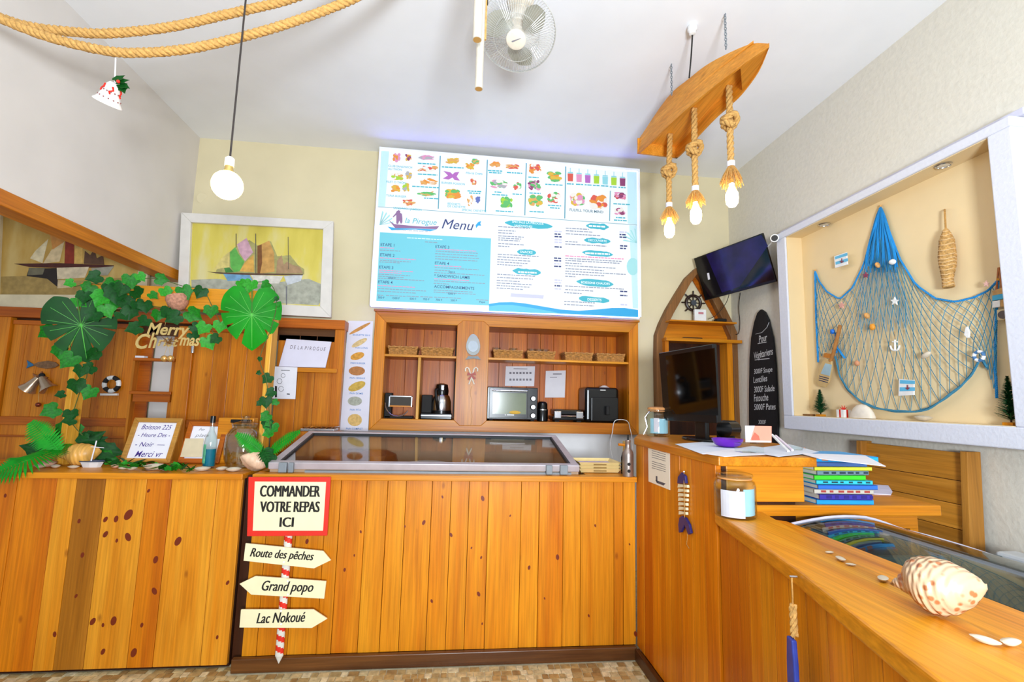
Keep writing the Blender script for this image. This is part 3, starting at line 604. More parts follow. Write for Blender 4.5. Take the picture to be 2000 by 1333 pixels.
def bars(x, y, w, m, h=1.7, seed=0):
    mb = TXT.setdefault(m.name, (m, MB()))[1]; rr = random.Random(int(x*7+y*13+seed)); u = 0; sl = .055
    while u < w-1:
        k = min(w-u, rr.uniform(3, 9)); mb.pp(pm, [(x+u, y+u*sl), (x+u+k, y+(u+k)*sl), (x+u+k, y+(u+k)*sl+h), (x+u, y+u*sl+h)], .0004, .001); u += k+1.3
S = PXM
for s_, x, y in (('CLUB SANDWICH', 758, 324), ('AU THON', 758, 330), ('FILET O THON', 754, 355), ('TUNA BURGER', 754, 382), ('SANDWICH JAMBON', 768, 406.5), ('BURGER POISSON', 862, 357), ('FISH & CHIPS', 910, 338), ('BEIGNETS', 874, 398), ('DE CREVETTE', 874, 403), ('SPECIAL CREVETTE', 902, 410)):
    T(s_, x, y, 5.6*S, ET, bold=.004)
T('FULFILL YOUR MIND', 1112, 410, 7.5*S, em('print_slate', '#3d6d84', .15), bold=.006)
for x, y, w_ in ((1034, 376, 22), (966, 374, 14), (961, 379, 30), (1032, 345, 20), (1203, 424, 18), (1199, 429, 26), (1198, 397, 32), (968, 411, 34), (816, 318, 36), (816, 339, 38), (805, 363, 52), (828, 386, 28), (863, 325, 44), (913, 372, 28), (916, 376, 22), (953, 332, 28), (955, 336, 24), (990, 336, 30), (1001, 378, 19), (1065, 359, 34), (1034, 412, 28), (1070, 400, 26), (1074, 405, 20), (1107, 358, 15), (1125, 359, 14), (1142, 360, 14), (1158, 361, 15), (1174, 362, 14), (1191, 364, 14), (1208, 365, 14)): bars(x, y, w_, ET, 2.2)
T('la Pirogue', 790, 431, 15*S, ET, shear=.25); T('Menu', 861, 438, 27*S, ED, shear=.3)
T('Check your Fish, taste your life', 769, 448, 5*S, EG, shear=.3)
for x, y, s_ in ((743, 478, 'ETAPE 1'), (742, 498, 'ETAPE 2'), (740, 522, 'ETAPE 3'), (738, 551, 'ETAPE 4'), (850, 482, 'ETAPE 3'), (849, 514, 'ETAPE 4'), (848, 539, '* SANDWICH LAMB'), (848, 560, 'ACCOMPAGNEMENTS')): T(s_, x, y, 7.6*S, ED, bold=.004)
for x, y, w_, m in ((742, 483, 27, EP), (742, 488, 40, EG), (742, 503, 70, EP), (742, 508, 60, EG), (741, 511, 40, EG), (740, 527, 68, EP), (740, 531, 44, EP), (739, 535, 62, EG), (739, 539, 50, EG), (739, 543, 90, EG), (738, 557, 72, EP), (738, 563, 95, EG), (737, 568, 75, EG),
                    (852, 486, 78, EP), (851, 490, 82, EG), (850, 495, 84, EG), (850, 500, 86, EG), (850, 505, 82, EG), (849, 518, 52, EP), (849, 522, 86, EG), (849, 527, 30, EG), (848, 532, 98, EG), (848, 544, 70, EP), (848, 548, 100, EG), (847, 553, 30, EG), (847, 566, 76, EG), (847, 570, 82, EG),
                    (737, 576, 14, EG), (754, 576.5, 38, EG), (794, 578, 24, EG), (821, 579, 24, EG), (848, 580, 24, EG), (872, 581, 28, EG), (930, 585, 24, EG), (795, 464, 70, em('print_ice', '#d8f0f4', .4)), (830, 472, 24, EG)): bars(x, y, w_, m, 1.5)
for s_, x, y in (('1000 F', 757, 543), ('500 F', 876, 532), ('1000 F', 874, 574), ('500 F', 738, 581.5), ('1500 F', 765, 582.5), ('500 F', 800, 584), ('700 F', 826, 585), ('700 F', 851, 586), ('500 F', 880, 587), ('Pepsi', 936, 590)): T(s_, x, y, 5.4*S, ED, bold=.004)
ST = MB()
def stroke(x0, y0, x1, y1, h):
    n = 10; up, lo = [], []; rr = random.Random(int(x0+y0))
    for i in range(n+1):
        t = i/n; e = h/2*min(1, 5*t+.25, 5*(1-t)+.25)+rr.uniform(-.8, .8); x = x0+(x1-x0)*t; y = y0+(y1-y0)*t; up.append((x, y-e)); lo.append((x, y+e))
    ST.pp(pm, up+lo[::-1], .0005, .0003)
for a in ((986, 435, 1079, 443, 13), (1010, 492, 1047, 494, 10), (1001, 529, 1056, 533, 11), (1145, 441, 1189, 444, 11), (1141, 469, 1192, 472, 10), (1137, 493, 1197, 498, 10), (1126, 550, 1198, 556, 13), (1131, 583, 1190, 588, 11)): stroke(*a)
ST.build('print_brush_stroke', ET, mn)
MB().pp(pm, [(998, 573), (1062, 577), (1061, 584), (997, 580)], .0005, .0003).build('print_block', ELAV, mn)
EI = em('print_ivory', '#f2fbfc', .5)
for s_, x, y, z in (('SPECIALE LA PIROGUE', 1031, 435.5, 6.3), ('SANDWICHES', 1022, 442, 5.6), ('SNACKS', 1028, 493, 6.6), ('DECOUVERTE', 1167, 470.5, 6), ('BOISSONS CHAUDES', 1163, 553.5, 6.2), ('DESSERTS', 1161, 586, 6.6)): T(s_, x, y, z*S, EI, 'CENTER', bold=.004)
bars(1143, 493, 48, EI, 3); bars(1012, 530, 36, EI, 3); bars(1150, 440, 34, EI, 3)
for x, y, w_ in ((973, 442, 62), (973, 449, 34), (973, 454, 30), (973, 460, 50), (973, 464, 45), (973, 468, 42), (973, 475, 50), (973, 480, 22), (972, 496, 80), (972, 501, 62), (971, 506, 66), (971, 511, 60), (971, 516, 50), (971, 535, 74), (971, 541, 70), (970, 547, 45), (970, 552, 70), (970, 557, 64), (970, 562, 52),
                 (1105, 445, 45), (1105, 450, 52), (1105, 456, 68), (1104, 471, 24), (1104, 476, 80), (1104, 504, 110), (1104, 508, 106), (1104, 513, 32), (1104, 518, 98), (1105, 524, 74), (1104, 529, 118), (1104, 534, 76), (1104, 539, 20), (1104, 558, 114), (1104, 565, 56), (1102, 571, 34), (1102, 588, 60), (1102, 594, 58)): bars(x, y, w_, EG, 1.8)
bars(1104, 499, 114, EP, 2)
for x, y in ((1083, 456), (1083, 461), (1083, 481), (1082, 503), (1082, 508), (1082, 519), (1083, 557), (1210, 457), (1210, 462), (1211, 479), (1211, 484), (1211, 576), (1211, 568)): bars(x, y, 14, ED, 2.6)
for x, y in ((1083, 451), (1083, 467), (1083, 472), (1082, 514), (1083, 546), (1083, 551), (1083, 563), (1210, 452), (1212, 594)): bars(x, y, 14, ELAV, 2.6)
for k, (m, mb) in TXT.items(): mb.build('lettering', m, mn)
# food pictures
FC = {k: em('food_'+k, v, .22) for k, v in dict(bun='#dba35e', fry='#d9b23f', red='#d65a4c', pink='#dc93b8', green='#5fb86a', purple='#b069b8', grey='#a9a9b0', blue='#5f6fb5', lime='#a5cf3a', orange='#e2913a', teal='#8fd0d8', plum='#8a3f6b', white='#e8e4dd').items()}
def food(x, y, w, h, cols, n=7):
    n = n*3
    m = MB(); rr = random.Random(int(x*3+y)); ms = [FC[c] for c in cols]
    for i in range(n):
        m.m = i % len(ms); a = rr.uniform(.1, .24)*w; b = rr.uniform(.1, .24)*h; cx = x+rr.uniform(-.5, .5)*(w-2*a*.9); cy = y+rr.uniform(-.5, .5)*(h-2*b*.9); ph = rr.uniform(-.4, .4)
        m.pp(pm, [(cx+a*math.cos(t)*math.cos(ph)-b*math.sin(t)*math.sin(ph), cy+a*math.cos(t)*math.sin(ph)+b*math.sin(t)*math.cos(ph)) for t in [j*math.pi/5 for j in range(10)]], (.0003+.00005*i), .0006)
    m.build('food_picture', ms, mn)
for a in ((776, 308, 18, 18, ('pink', 'orange')), (798, 308, 14, 14, ('fry', 'orange', 'plum')), (833, 308, 32, 9, ('pink', 'grey')), (835, 330, 42, 12, ('bun', 'red', 'white')), (775, 345, 26, 15, ('bun', 'white', 'lime')), (798, 342, 14, 16, ('fry', 'grey')), (773, 368, 20, 14, ('bun', 'fry', 'orange')), (792, 366, 15, 17, ('fry', 'lime', 'grey')), (835, 355, 42, 11, ('bun', 'white', 'orange')), (833, 379, 40, 8, ('green', 'bun')), (800, 396, 28, 12, ('white', 'red', 'bun')),
          (884, 314, 28, 11, ('bun', 'fry')), (918, 325, 18, 13, ('fry', 'orange')), (929, 315, 16, 13, ('bun', 'green')), (925, 355, 14, 13, ('bun', 'white', 'red')), (885, 379, 32, 20, ('green', 'orange', 'fry'), 12), (918, 392, 12, 22, ('bun', 'white')), (933, 391, 10, 14, ('blue',)), (967, 321, 22, 10, ('bun', 'orange')), (1001, 326, 28, 9, ('bun', 'red')), (975, 360, 36, 18, ('pink', 'green', 'grey', 'white'), 12), (1010, 364, 18, 17, ('white', 'green', 'red')), (989, 395, 24, 22, ('green', 'lime', 'green'), 14),
          (1045, 330, 26, 20, ('red', 'white', 'orange'), 10), (1083, 345, 30, 20, ('orange', 'green', 'fry'), 10), (1044, 362, 28, 20, ('pink', 'green', 'plum'), 9), (1046, 392, 28, 24, ('fry', 'green', 'bun'), 9), (1082, 386, 26, 22, ('red', 'green', 'white'), 9), (1128, 390, 30, 26, ('green', 'fry', 'pink', 'white'), 12), (1168, 395, 36, 28, ('red', 'orange', 'white'), 14), (1211, 383, 24, 16, ('red', 'plum', 'pink'), 9), (1211, 413, 22, 14, ('pink', 'plum', 'white'), 8)): food(*a)
MB().pp(pm, [(866, 334), (880, 337), (884, 341), (888, 337), (897, 336), (892, 345), (898, 353), (888, 352), (884, 347), (876, 351), (865, 349), (875, 343)], .0005, .0006).build('food_picture', FC['purple'], mn)
for k, c in enumerate(('red', 'pink', 'purple', 'lime', 'teal', 'lime', 'plum')):
    x, y = 1114+k*17, 346+k*1.55; m = MB(); ms = [FC[c], FC['teal']]
    m.pp(pm, [(x-5.5, y-7), (x+5.5, y-6.5), (x+5, y+8.5), (x-5, y+8)], .0005, .0006); m.m = 1; m.pp(pm, [(x-5, y-10), (x+5, y-9.5), (x+5, y-7), (x-5, y-7.5)], .0005, .0006); m.pp(pm, [(x-.6, y-18), (x+.6, y-18), (x+.6, y-9), (x-.6, y-9)], .0005, .0006)
    m.build('drink_picture', ms, mn)
m = MB(); m.pp(pm, [(759, 430), (770, 438), (800, 441), (830, 443), (858, 442), (853, 448), (800, 446), (772, 446)], .0005, .0006); m.pp(pm, [(775, 412.5), (779, 410.5), (782, 413), (781.5, 416), (785, 418), (786, 426), (786, 434), (783, 438), (780, 431), (777.5, 438), (774, 437), (774, 427), (774, 420), (768, 425), (767, 423.5), (773, 416.5)], .0005, .0006)
m.build('boatman_emblem', EPU, mn)
m = MB(); m.pp(pm, [(757, 443), (775, 446), (800, 446.5), (853, 448.5), (840, 452), (812, 448.5), (790, 449), (765, 450)], .0005, .0004); m.pp(pm, [(929, 440), (934, 434), (940, 432), (938, 437), (940, 441), (934, 441), (930, 446)], .0005, .0006); m.build('sea_emblem', EBL, mn)
m = MB()
for k in range(5): a = R(10+k*16); m.pp(pm, [(741, 440), (741+26*math.cos(a)+1, 440-26*math.sin(a)), (741+29*math.cos(a+.08), 440-29*math.sin(a+.08)), (742.5, 440)], .0004, .0004)
for k in range(5): a = R(95+k*18); m.pp(pm, [(1244, 474), (1244+26*math.cos(a), 474-26*math.sin(a)), (1244+28*math.cos(a+.1), 474-28*math.sin(a+.1)), (1243, 475)], .0004, .0008)
m.pp(pm, [(1236+12*math.cos(i*.4), 521+17*math.sin(i*.4)) for i in range(16)], .0003, .0008)
m.build('print_leaf', em('print_aqua', '#9fd8de', .38), mn)
# ================================================================ plank door cupboard along the back wall
DY = 4.16
def dx(px_, y=720): return PY(px_, y, DY).x
zt0, zt1 = PY(340, 632, DY).z, PY(340, 613, DY).z     # header rail
du = thing('wall_cupboard', 'long pine cupboard with panelled doors below the two sailing boat paintings', 'cupboard', (-2.3, 4.25, 0))
MB().bx(-3.75, -.945, DY-.02, 4.345, zt0, zt1).build('header', WDX, du, bevel=.004)
MB().bx(-3.75, -.945, DY+.05, DY+.07, zt0-.10, zt0).build('recess_shade_board', WDARK, du)  # dark wood stands in for the shadow in the recess below the header
zr0, zr1, ztop = PY(340, 836, DY).z, PY(340, 820, DY).z, PY(340, 640, DY).z
def door(pxs, bay=False):
    y0 = DY+(.05 if bay else .02)
    d = MB().bx(dx(pxs[0]), dx(pxs[-1]), y0+.02, y0+.03, .0, ztop).build('back_panel' if bay else 'door', WD, du)
    for a, b in zip(pxs, pxs[1:]):
        MB().bx(dx(a)+.001, dx(b)-.001, y0, y0+.02, zr1 if not bay else 1.0, ztop-.02).build('plank', WD, d, bevel=.002)
    if not bay:
        for z0_, z1_ in ((zr0, zr1), (ztop-.02, ztop+.015), (zr0-.09, zr0-.075)): MB().bx(dx(pxs[0]), dx(pxs[-1]), y0-.012, y0+.02, z0_, z1_).build('rail', WDX, d, bevel=.003)
        MB().bx(dx(pxs[0]), dx(pxs[-1]), y0, y0+.02, 0, zr0).build('lower_panel', WD, d)
    return d
door([10, 38, 66, 95, 122]); door([149.5, 182, 214, 236, 258]); door([372.5, 412, 444, 478, 507]); door([535, 578, 612, 648], True)
for a, b in ((-3.75, dx(8)), (dx(123), dx(149)), (dx(508), dx(533)), (dx(650), -.945)): MB().bx(a, b, DY-.005, DY+.05, 0, zt0).build('stile', WDX if False else WD, du, bevel=.003)
# open bay with little shelves
MB().bx(dx(258), dx(284), DY+.06, DY+.08, 1.0, ztop).build('bay_panel', WDX, du)
MB().bx(dx(326), dx(341), DY+.06, DY+.08, 1.0, ztop).build('bay_panel', WD, du)
MB().bx(dx(284), dx(326), DY+.10, DY+.12, 1.0, ztop).build('bay_back', PLASTW, du)
MB().bx(dx(341), dx(372), DY+.0, DY+.03, 0, zt0-.02).build('bay_post', WD, du, bevel=.003)
MB().bx(dx(258), dx(259)+.012, DY+.0, DY+.08, 1.0, ztop).build('bay_side', WD, du)
for y in (703, 768): z = PY(300, y, DY).z; MB().bx(dx(259), dx(340), DY-.01, DY+.06, z-.012, z+.012).build('bay_shelf', WDX, du, bevel=.003)
z = PY(300, 768, DY).z; MB().bx(dx(266), dx(338), DY+.0, DY+.02, z-.07, z-.013).build('bay_rail', WDX, du)
tag(MB().cyl(PY(377, 675, DY-.0), PY(376, 690, DY-.0), .012).build('door_hinge', STEEL, smooth=True), 'small steel door hinge beside the open bay shelves', 'hinge')
z = PY(300, 703, DY).z+.0125
tag(MB().bx(dx(262), dx(280), DY-.005, DY+.04, z, z+.015).build('card_box', PAPER), 'small white card box on the upper bay shelf', 'box')
# shelf and boards in the end bay
z = PY(620, 720, DY).z
t = thing('wall_bracket_shelf', 'narrow pine shelf in the end bay holding the white lettered board', 'shelf', (dx(600), DY, z-.03))
MB().bx(dx(536), dx(660), DY-.035, DY+.05, z-.035, z).build('shelf_board', WX, t, bevel=.003)
MB().bx(dx(555), dx(556)+.01, DY, DY+.04, z-.07, z-.035).build('bracket', WD, t)
pw = PL((0, DY-.03, z), (1, 0, 0), (0, .07, .22))
wbd = tag(MB().pp(pw, [(560, 663), (648, 669), (636, 719.5), (545, 717)], .012).build('letter_board', mat('board_lilac', '#dcd9ea', .5, var=.03), bevel=.002), 'white board with a spaced line of dark capitals leaning on the bracket shelf', 'sign')
MB().tpx(pw, 'D E  L A  P I R O G U E', 567, 677, 636, 684, .0125, rot=-2).build('lettering', mat('brown_ink', '#5b4a52', .7), wbd)
pn = plY(DY-.04)
nt_ = tag(MB().pp(pn, [(533, 716), (581, 718), (577, 780), (531, 779)], .002).build('notice_paper', PAPER), 'white paper with stamped circles hanging at the edge of the bracket shelf', 'paper')
m = MB()
for x, y, r in ((553, 734, 4), (546, 745, 5), (549, 760, 5)): m.tube([pn.at(x+r*math.cos(i*.5), y+r*math.sin(i*.5), .0025) for i in range(13)], .0015, 4)
m.pp(pn, [(537, 754), (541, 755), (541, 776), (537, 777)], .0004, .0021); m.pp(pn, [(560, 769), (566, 769.5), (566, 771.5), (560, 771)], .0004, .0021); m.pp(pn, [(549, 723), (566, 723.5), (566, 724.5), (549, 724)], .0004, .0021)
m.build('stamp_print', INK, nt_)
# silver remote row on the freezer edge, small timber box
p = PZ(622, 836, 1.235)
t = thing('cutlery_tray', 'silver grey tray of spoons lying behind the display case frame', 'tray', (p.x, 3.8, 1.2))
q = PY(590, 834, 3.8); q2 = PY(655, 838, 3.8)
MB().bx(q.x, q2.x, 3.76, 3.9, q2.z-.02, q2.z).build('tray', STEEL, t, bevel=.004)
m = MB()
for k in range(6): x = q.x+.02+(q2.x-q.x-.04)*k/5; m.tube([(x, 3.77, q2.z+.006), (x+.03, 3.88, q2.z+.008)], .006, 6)
m.build('spoon', CHROME, t, smooth=True)
st = MB().bx(q.x-.02, q2.x+.02, 3.74, 3.92, 0, q2.z-.02).build('side_stand', WD); tag(st, 'plain pine stand behind the display case under the spoon tray', 'stand')
# ---- bread poster
pb = plY(4.285)
po = tag(MB().pp(pb, [(680, 627), (729, 628), (719, 843), (664, 841)], .004).build('bread_poster', mat('poster_lilac', '#dbd9e6', .5, var=.03)), 'tall narrow white poster with seven bread pictures and blue captions', 'poster')
BR = [mat('bread_%d' % i, c, .6, var=.3, scale=40) for i, c in enumerate(('#c98d45', '#d9bd85', '#d99a35', '#b5763c', '#cba845', '#a9ac9e', '#d9b36a'))]
for k, (x, y, rx, ry, an) in enumerate(((703, 642, 24, 3.2, -.5), (702, 670, 17, 5, -.5), (698, 696, 14, 7, -.3), (697, 725, 16, 9, 0), (697, 755, 18, 8, -.4), (693, 784, 14, 9, 0), (693, 821, 14, 12, 0))):
    MB().pp(pb, [(x+rx*math.cos(t)*math.cos(an)-ry*math.sin(t)*math.sin(an), y+rx*math.cos(t)*math.sin(an)+ry*math.sin(t)*math.cos(an)) for t in [j*math.pi/8 for j in range(16)]], .0006, .0041).build('bread_picture', BR[k], po)
m = MB()
for s_, x, y in (('BAGUETTE 250 F', 706, 656), ('PAIN LONG', 706, 681), ('PAIN BURGER', 699, 711), ('PAIN CEREALE', 698, 740), ('PAIN DE MIE', 696, 770), ('PAIN PITA', 694, 802), ('PAIN COMPLET', 692, 839)): m.text(s_, .021, pb.M(x, y-.8, .0044), 'CENTER', sx=.95, bold=.01)
m.build('lettering', mat('caption_blue', '#3f7fc4', .6), po)
# ---- sailing boat paintings standing on the cupboard
PF = mat('frame_white', '#dedad4', .45, var=.06); LIN = mat('liner_cream', '#e6d7b4', .6)
def framed(name, lbl, pl, outer, inner, canvas, bar=PF):
    t = thing(name, lbl, 'painting', pl.at((outer[2][0]+outer[3][0])/2, max(outer[2][1], outer[3][1])))
    for i in range(4):
        j = (i+1) % 4; MB().pp(pl, [outer[i], outer[j], inner[j], inner[i]], .035).build('frame_bar', bar, t, bevel=.004)
    MB().pp(pl, inner, .008).build('canvas', canvas, t)
    return t
def cmat(name, c1, c2, c3, sx=(2, 2, .6)):
    m, nt, b = _base(name); N = nt.nodes.new; L = nt.links.new; tc = N('ShaderNodeTexCoord'); mp = N('ShaderNodeMapping'); mp.inputs['Scale'].default_value = sx
    nz = N('ShaderNodeTexNoise'); nz.inputs['Scale'].default_value = 3; nz.inputs['Detail'].default_value = 6; cr = N('ShaderNodeValToRGB'); e = cr.color_ramp.elements
    e[0].position = .3; e[0].color = lin(c1); e[1].position = .7; e[1].color = lin(c3); k = e.new(.5); k.color = lin(c2)
    L(tc.outputs['Object'], mp.inputs[0]); L(mp.outputs[0], nz.inputs[0]); L(nz.outputs[0], cr.inputs[0]); L(cr.outputs[0], b.inputs['Base Color']); b.inputs['Roughness'].default_value = .6; return m
PYP = 4.2
pp1 = plY(PYP)
p1 = framed('sailing_painting', 'white framed painting of sailing boats on a yellow ground with green and pink sails', pp1, [(358, 418), (653, 435), (648, 622), (350, 606)], [(377, 437), (633, 450), (627, 600), (371, 588)], cmat('canvas_yellow', '#c9b94a', '#d6c75a', '#d9d09a'))
c3 = lambda pts: [(340+x/4.76, 400+y/4.76) for x, y in pts]
def art(t, pl, polys, cv, off):
    for i, (nm, c, pts) in enumerate(polys): MB().pp(pl, cv(pts), .0008+.0002*i, off).build(nm, mat('paint_'+c.strip('#'), c, .6, var=.25, scale=25), t)
art(p1, pp1, [('painted_water', '#a9ab9c', [(160, 700), (400, 690), (800, 740), (1250, 690), (1370, 740), (1365, 900), (1340, 935), (170, 880)]), ('painted_shadow', '#a9a468', [(430, 520), (560, 400), (700, 330), (780, 380), (900, 340), (960, 480), (1080, 470), (1150, 560), (1210, 600), (1210, 650), (380, 645)]),
    ('painted_sail', '#d8c87c', [(370, 605), (440, 500), (515, 435), (515, 580)]), ('painted_sail', '#5fae4f', [(520, 445), (570, 395), (600, 460), (655, 530), (610, 620), (560, 630), (525, 580)]), ('painted_sail', '#3e7d3c', [(465, 590), (515, 585), (560, 630), (480, 632)]), ('painted_sail', '#c9a0b0', [(585, 370), (675, 310), (735, 445), (660, 525), (610, 450)]), ('painted_sail', '#d9a850', [(610, 620), (660, 540), (740, 465), (745, 630)]), ('painted_sail', '#c99a55', [(775, 385), (885, 335), (930, 450), (935, 625), (820, 640), (775, 640)]), ('painted_sail', '#7c4f28', [(775, 385), (815, 370), (820, 540), (800, 640), (775, 640)]),
    ('painted_town', '#a98a68', [(950, 640), (960, 520), (1000, 470), (1020, 560), (1050, 530), (1100, 560), (1170, 580), (1200, 640)]), ('painted_hull', '#6f9fc4', [(455, 640), (700, 650), (735, 705), (500, 710)]), ('painted_hull', '#d9d5cc', [(715, 655), (1015, 665), (975, 735), (760, 735)]), ('painted_hull', '#c3c9cf', [(1020, 665), (1200, 650), (1180, 710), (1055, 750)]), ('painted_deck', '#5b4436', [(310, 625), (460, 632), (1200, 648), (1195, 658), (700, 655), (450, 645)]),
    ('painted_mast', '#5a5348', [(575, 270), (581, 270), (581, 400), (575, 400)]), ('painted_mast', '#67604e', [(757, 270), (763, 270), (765, 640), (757, 640)]), ('painted_mast', '#6a6252', [(1059, 300), (1064, 300), (1068, 600), (1062, 600)]), ('painted_reflection', '#6f7076', [(1040, 760), (1052, 760), (1050, 935), (1042, 935)])], c3, .008)
pp2 = plY(4.2)
p2 = framed('sailing_painting', 'framed painting of sailing boats in brown tones half hidden behind the ceiling beam', pp2, [(-14, 380), (300, 395), (290, 606), (-24, 604)], [(9, 405), (280, 418), (272, 578), (2, 577)], cmat('canvas_ochre', '#9a7430', '#b68f42', '#c7a866'), mat('frame_ivory', '#d6c6a4', .5))
art(p2, pp2, [('painted_water', '#a2854a', [(10, 860), (400, 850), (700, 900), (1280, 860), (1280, 1025), (10, 1025)]), ('painted_sail', '#d6c39c', [(280, 690), (330, 620), (450, 510), (395, 735)]), ('painted_sail', '#cdb389', [(400, 740), (480, 610), (600, 530), (555, 720)]), ('painted_sail', '#c7853f', [(460, 430), (600, 535), (490, 610)]), ('painted_sail', '#8a2c14', [(610, 480), (690, 500), (690, 750), (600, 750)]), ('painted_sail', '#d2a858', [(700, 500), (770, 540), (770, 740), (690, 745)]), ('painted_town', '#5a3a26', [(780, 740), (790, 620), (840, 660), (880, 600), (900, 690), (960, 660), (970, 750)]), ('painted_deck', '#4a1c12', [(130, 740), (560, 735), (1060, 755), (1050, 775), (540, 778), (270, 770)]), ('painted_shadow', '#261a14', [(270, 790), (530, 780), (540, 960), (440, 880), (250, 855)]), ('painted_hull', '#6d6650', [(270, 778), (420, 780), (400, 840), (260, 848)]), ('painted_hull', '#d3c0a0', [(530, 778), (830, 770), (790, 870), (535, 885)]), ('painted_hull', '#c9b08a', [(540, 892), (690, 900), (680, 960), (535, 970)]), ('painted_hull', '#9c9684', [(850, 782), (1060, 765), (1000, 850), (870, 850)])], lambda pts: [(x/4.76, 360+y/4.76) for x, y in pts], .008)
# ---- ornaments on the doors
pd = plY(DY+.018)
t = thing('wooden_fish', 'flat brown wooden fish with a blue tail on the outer door', 'ornament', pd.at(85, 722))
MB().pp(pd, [(66, 713), (76, 708), (95, 705), (110, 708), (117, 714), (108, 719), (92, 721), (76, 718)], .012).build('body', mat('fish_brown', '#7d5a3c', .7, var=.4, scale=50), t, bevel=.003)
MB().pp(pd, [(54, 704), (60, 708), (67, 712), (67, 715), (60, 717), (53, 720), (56, 712)], .01).build('tail', mat('fish_blue', '#2f6a94', .6), t, bevel=.002)
t = thing('christmas_bells', 'two silver christmas bells on a gold bow hanging on the outer door', 'bells', pd.at(78, 775))
SILV = mat('bell_silver', '#c3a98e', .25, .8)
for x, y, an in ((62, 752, 35), (90, 752, -35)):
    M = Matrix.Translation(pd.at(x, y, .02)) @ Matrix.Rotation(R(an), 4, 'Y') @ Matrix.Rotation(0, 4, 'Z')
    MB().lathe([(.001, .075), (.02, .07), (.03, .03), (.04, -.01), (.058, -.04), (.06, -.046), (.05, -.04), (.001, .0)], 20, M).build('bell', SILV, t, smooth=True)
MB().pp(pd, [(72, 740), (66, 730), (76, 734), (84, 726), (86, 734), (96, 738), (86, 741), (80, 746)], .015, .005).build('bow', mat('bow_gold', '#8a5530', .5), t)
MB().ball(pd.at(82, 734, .02), .02, 10).build('flower', BLACKM, t, smooth=True)
MB().tube([pd.at(77, 745, .01), pd.at(75, 788, .01)], .0015, 4).build('string', GOLD, t)
MB().ball(pd.at(74.5, 791, .018), .018, 14).build('clapper_ball', mat('copper_ball', '#8a3f2c', .25, .6), t, smooth=True)
t = thing('lifebuoy', 'mini black and white lifebuoy ornament hung on the plank door', 'ornament', pd.at(218, 772))
cpt = pd.at(218, 751, .018); 
for k in range(8):
    MB().tube([cpt+Vector((.052*math.cos(R(k*45+j*9-12)), 0, .052*math.sin(R(k*45+j*9-12)))) for j in range(6)], .0165, 10).build('ring_segment', [WHITE, BLACKM][k % 2], t, smooth=True)
MB().pp(pd, [(199, 769), (232, 769), (232, 773), (199, 773)], .02).build('base_bar', WHITE, t)
# ================================================================ ivy arch on the left counter
AY = 3.2
ar = thing('timber_arch', 'light pine timber arch frame standing on the counter under the ivy', 'arch', (-1.75, AY+.05, LZ))
hz0, hz1 = PY(350, 603, AY).z, PY(350, 561, AY).z
MB().bx(PY(155, 580, AY).x, PY(526, 585, AY).x, AY, AY+.10, hz0, hz1).build('header', WHEAD, ar, bevel=.004)
lx0, lx1 = PY(124, 800, AY).x, PY(136, 800, AY).x; rx0, rx1 = PY(509, 800, AY).x, PY(519, 800, AY).x
MB().bx(lx0, lx1, AY+.002, AY+.098, LZ, hz0).build('post', WFRAME, ar, bevel=.003)
MB().bx(rx0, rx1, AY+.002, AY+.098, LZ, hz0).build('post', WFRAME, ar, bevel=.003)
# leaves
def leafmesh(name, prof, m, cup=.16, fold=.1):
    pts = prof; vs = [(0, .08, -cup*.6)]+[(x, y, -cup*(x*x+y*y)+fold*abs(x)) for x, y in pts]; n = len(pts)
    mb = MB().add(vs, [(0, 1+i, 1+(i+1) % n) for i in range(n)]); return proto(mb, name, m)
IVY = [(0, -.14), (.16, -.30), (.34, -.30), (.50, -.12), (.47, .08), (.54, .30), (.32, .42), (.14, .62), (0, .80), (-.14, .62), (-.32, .42), (-.54, .30), (-.47, .08), (-.50, -.12), (-.34, -.30), (-.16, -.30)]
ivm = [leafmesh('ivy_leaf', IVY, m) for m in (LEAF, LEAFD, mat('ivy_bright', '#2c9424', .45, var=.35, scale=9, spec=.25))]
def facing(p, tilt=.5, roll=None, rnd=random):
    n = (CAM-p).normalized(); n = (n+Vector((rnd.uniform(-1, 1), rnd.uniform(-1, 1), rnd.uniform(-.3, 1)))*tilt).normalized()
    y = Vector((0, 0, -1)); a = R(roll if roll is not None else rnd.uniform(-70, 70)); y = y*math.cos(a)+Vector((1, 0, 0))*math.sin(a); y = (y-n*y.dot(n)).normalized(); x = y.cross(n)
    return Matrix(((x.x, y.x, n.x, p.x), (x.y, y.y, n.y, p.y), (x.z, y.z, n.z, p.z), (0, 0, 0, 1)))
iv = thing('ivy_garland', 'trailing green ivy garland wound over the timber arch', 'ivy', (-1.7, AY-.03, hz0))
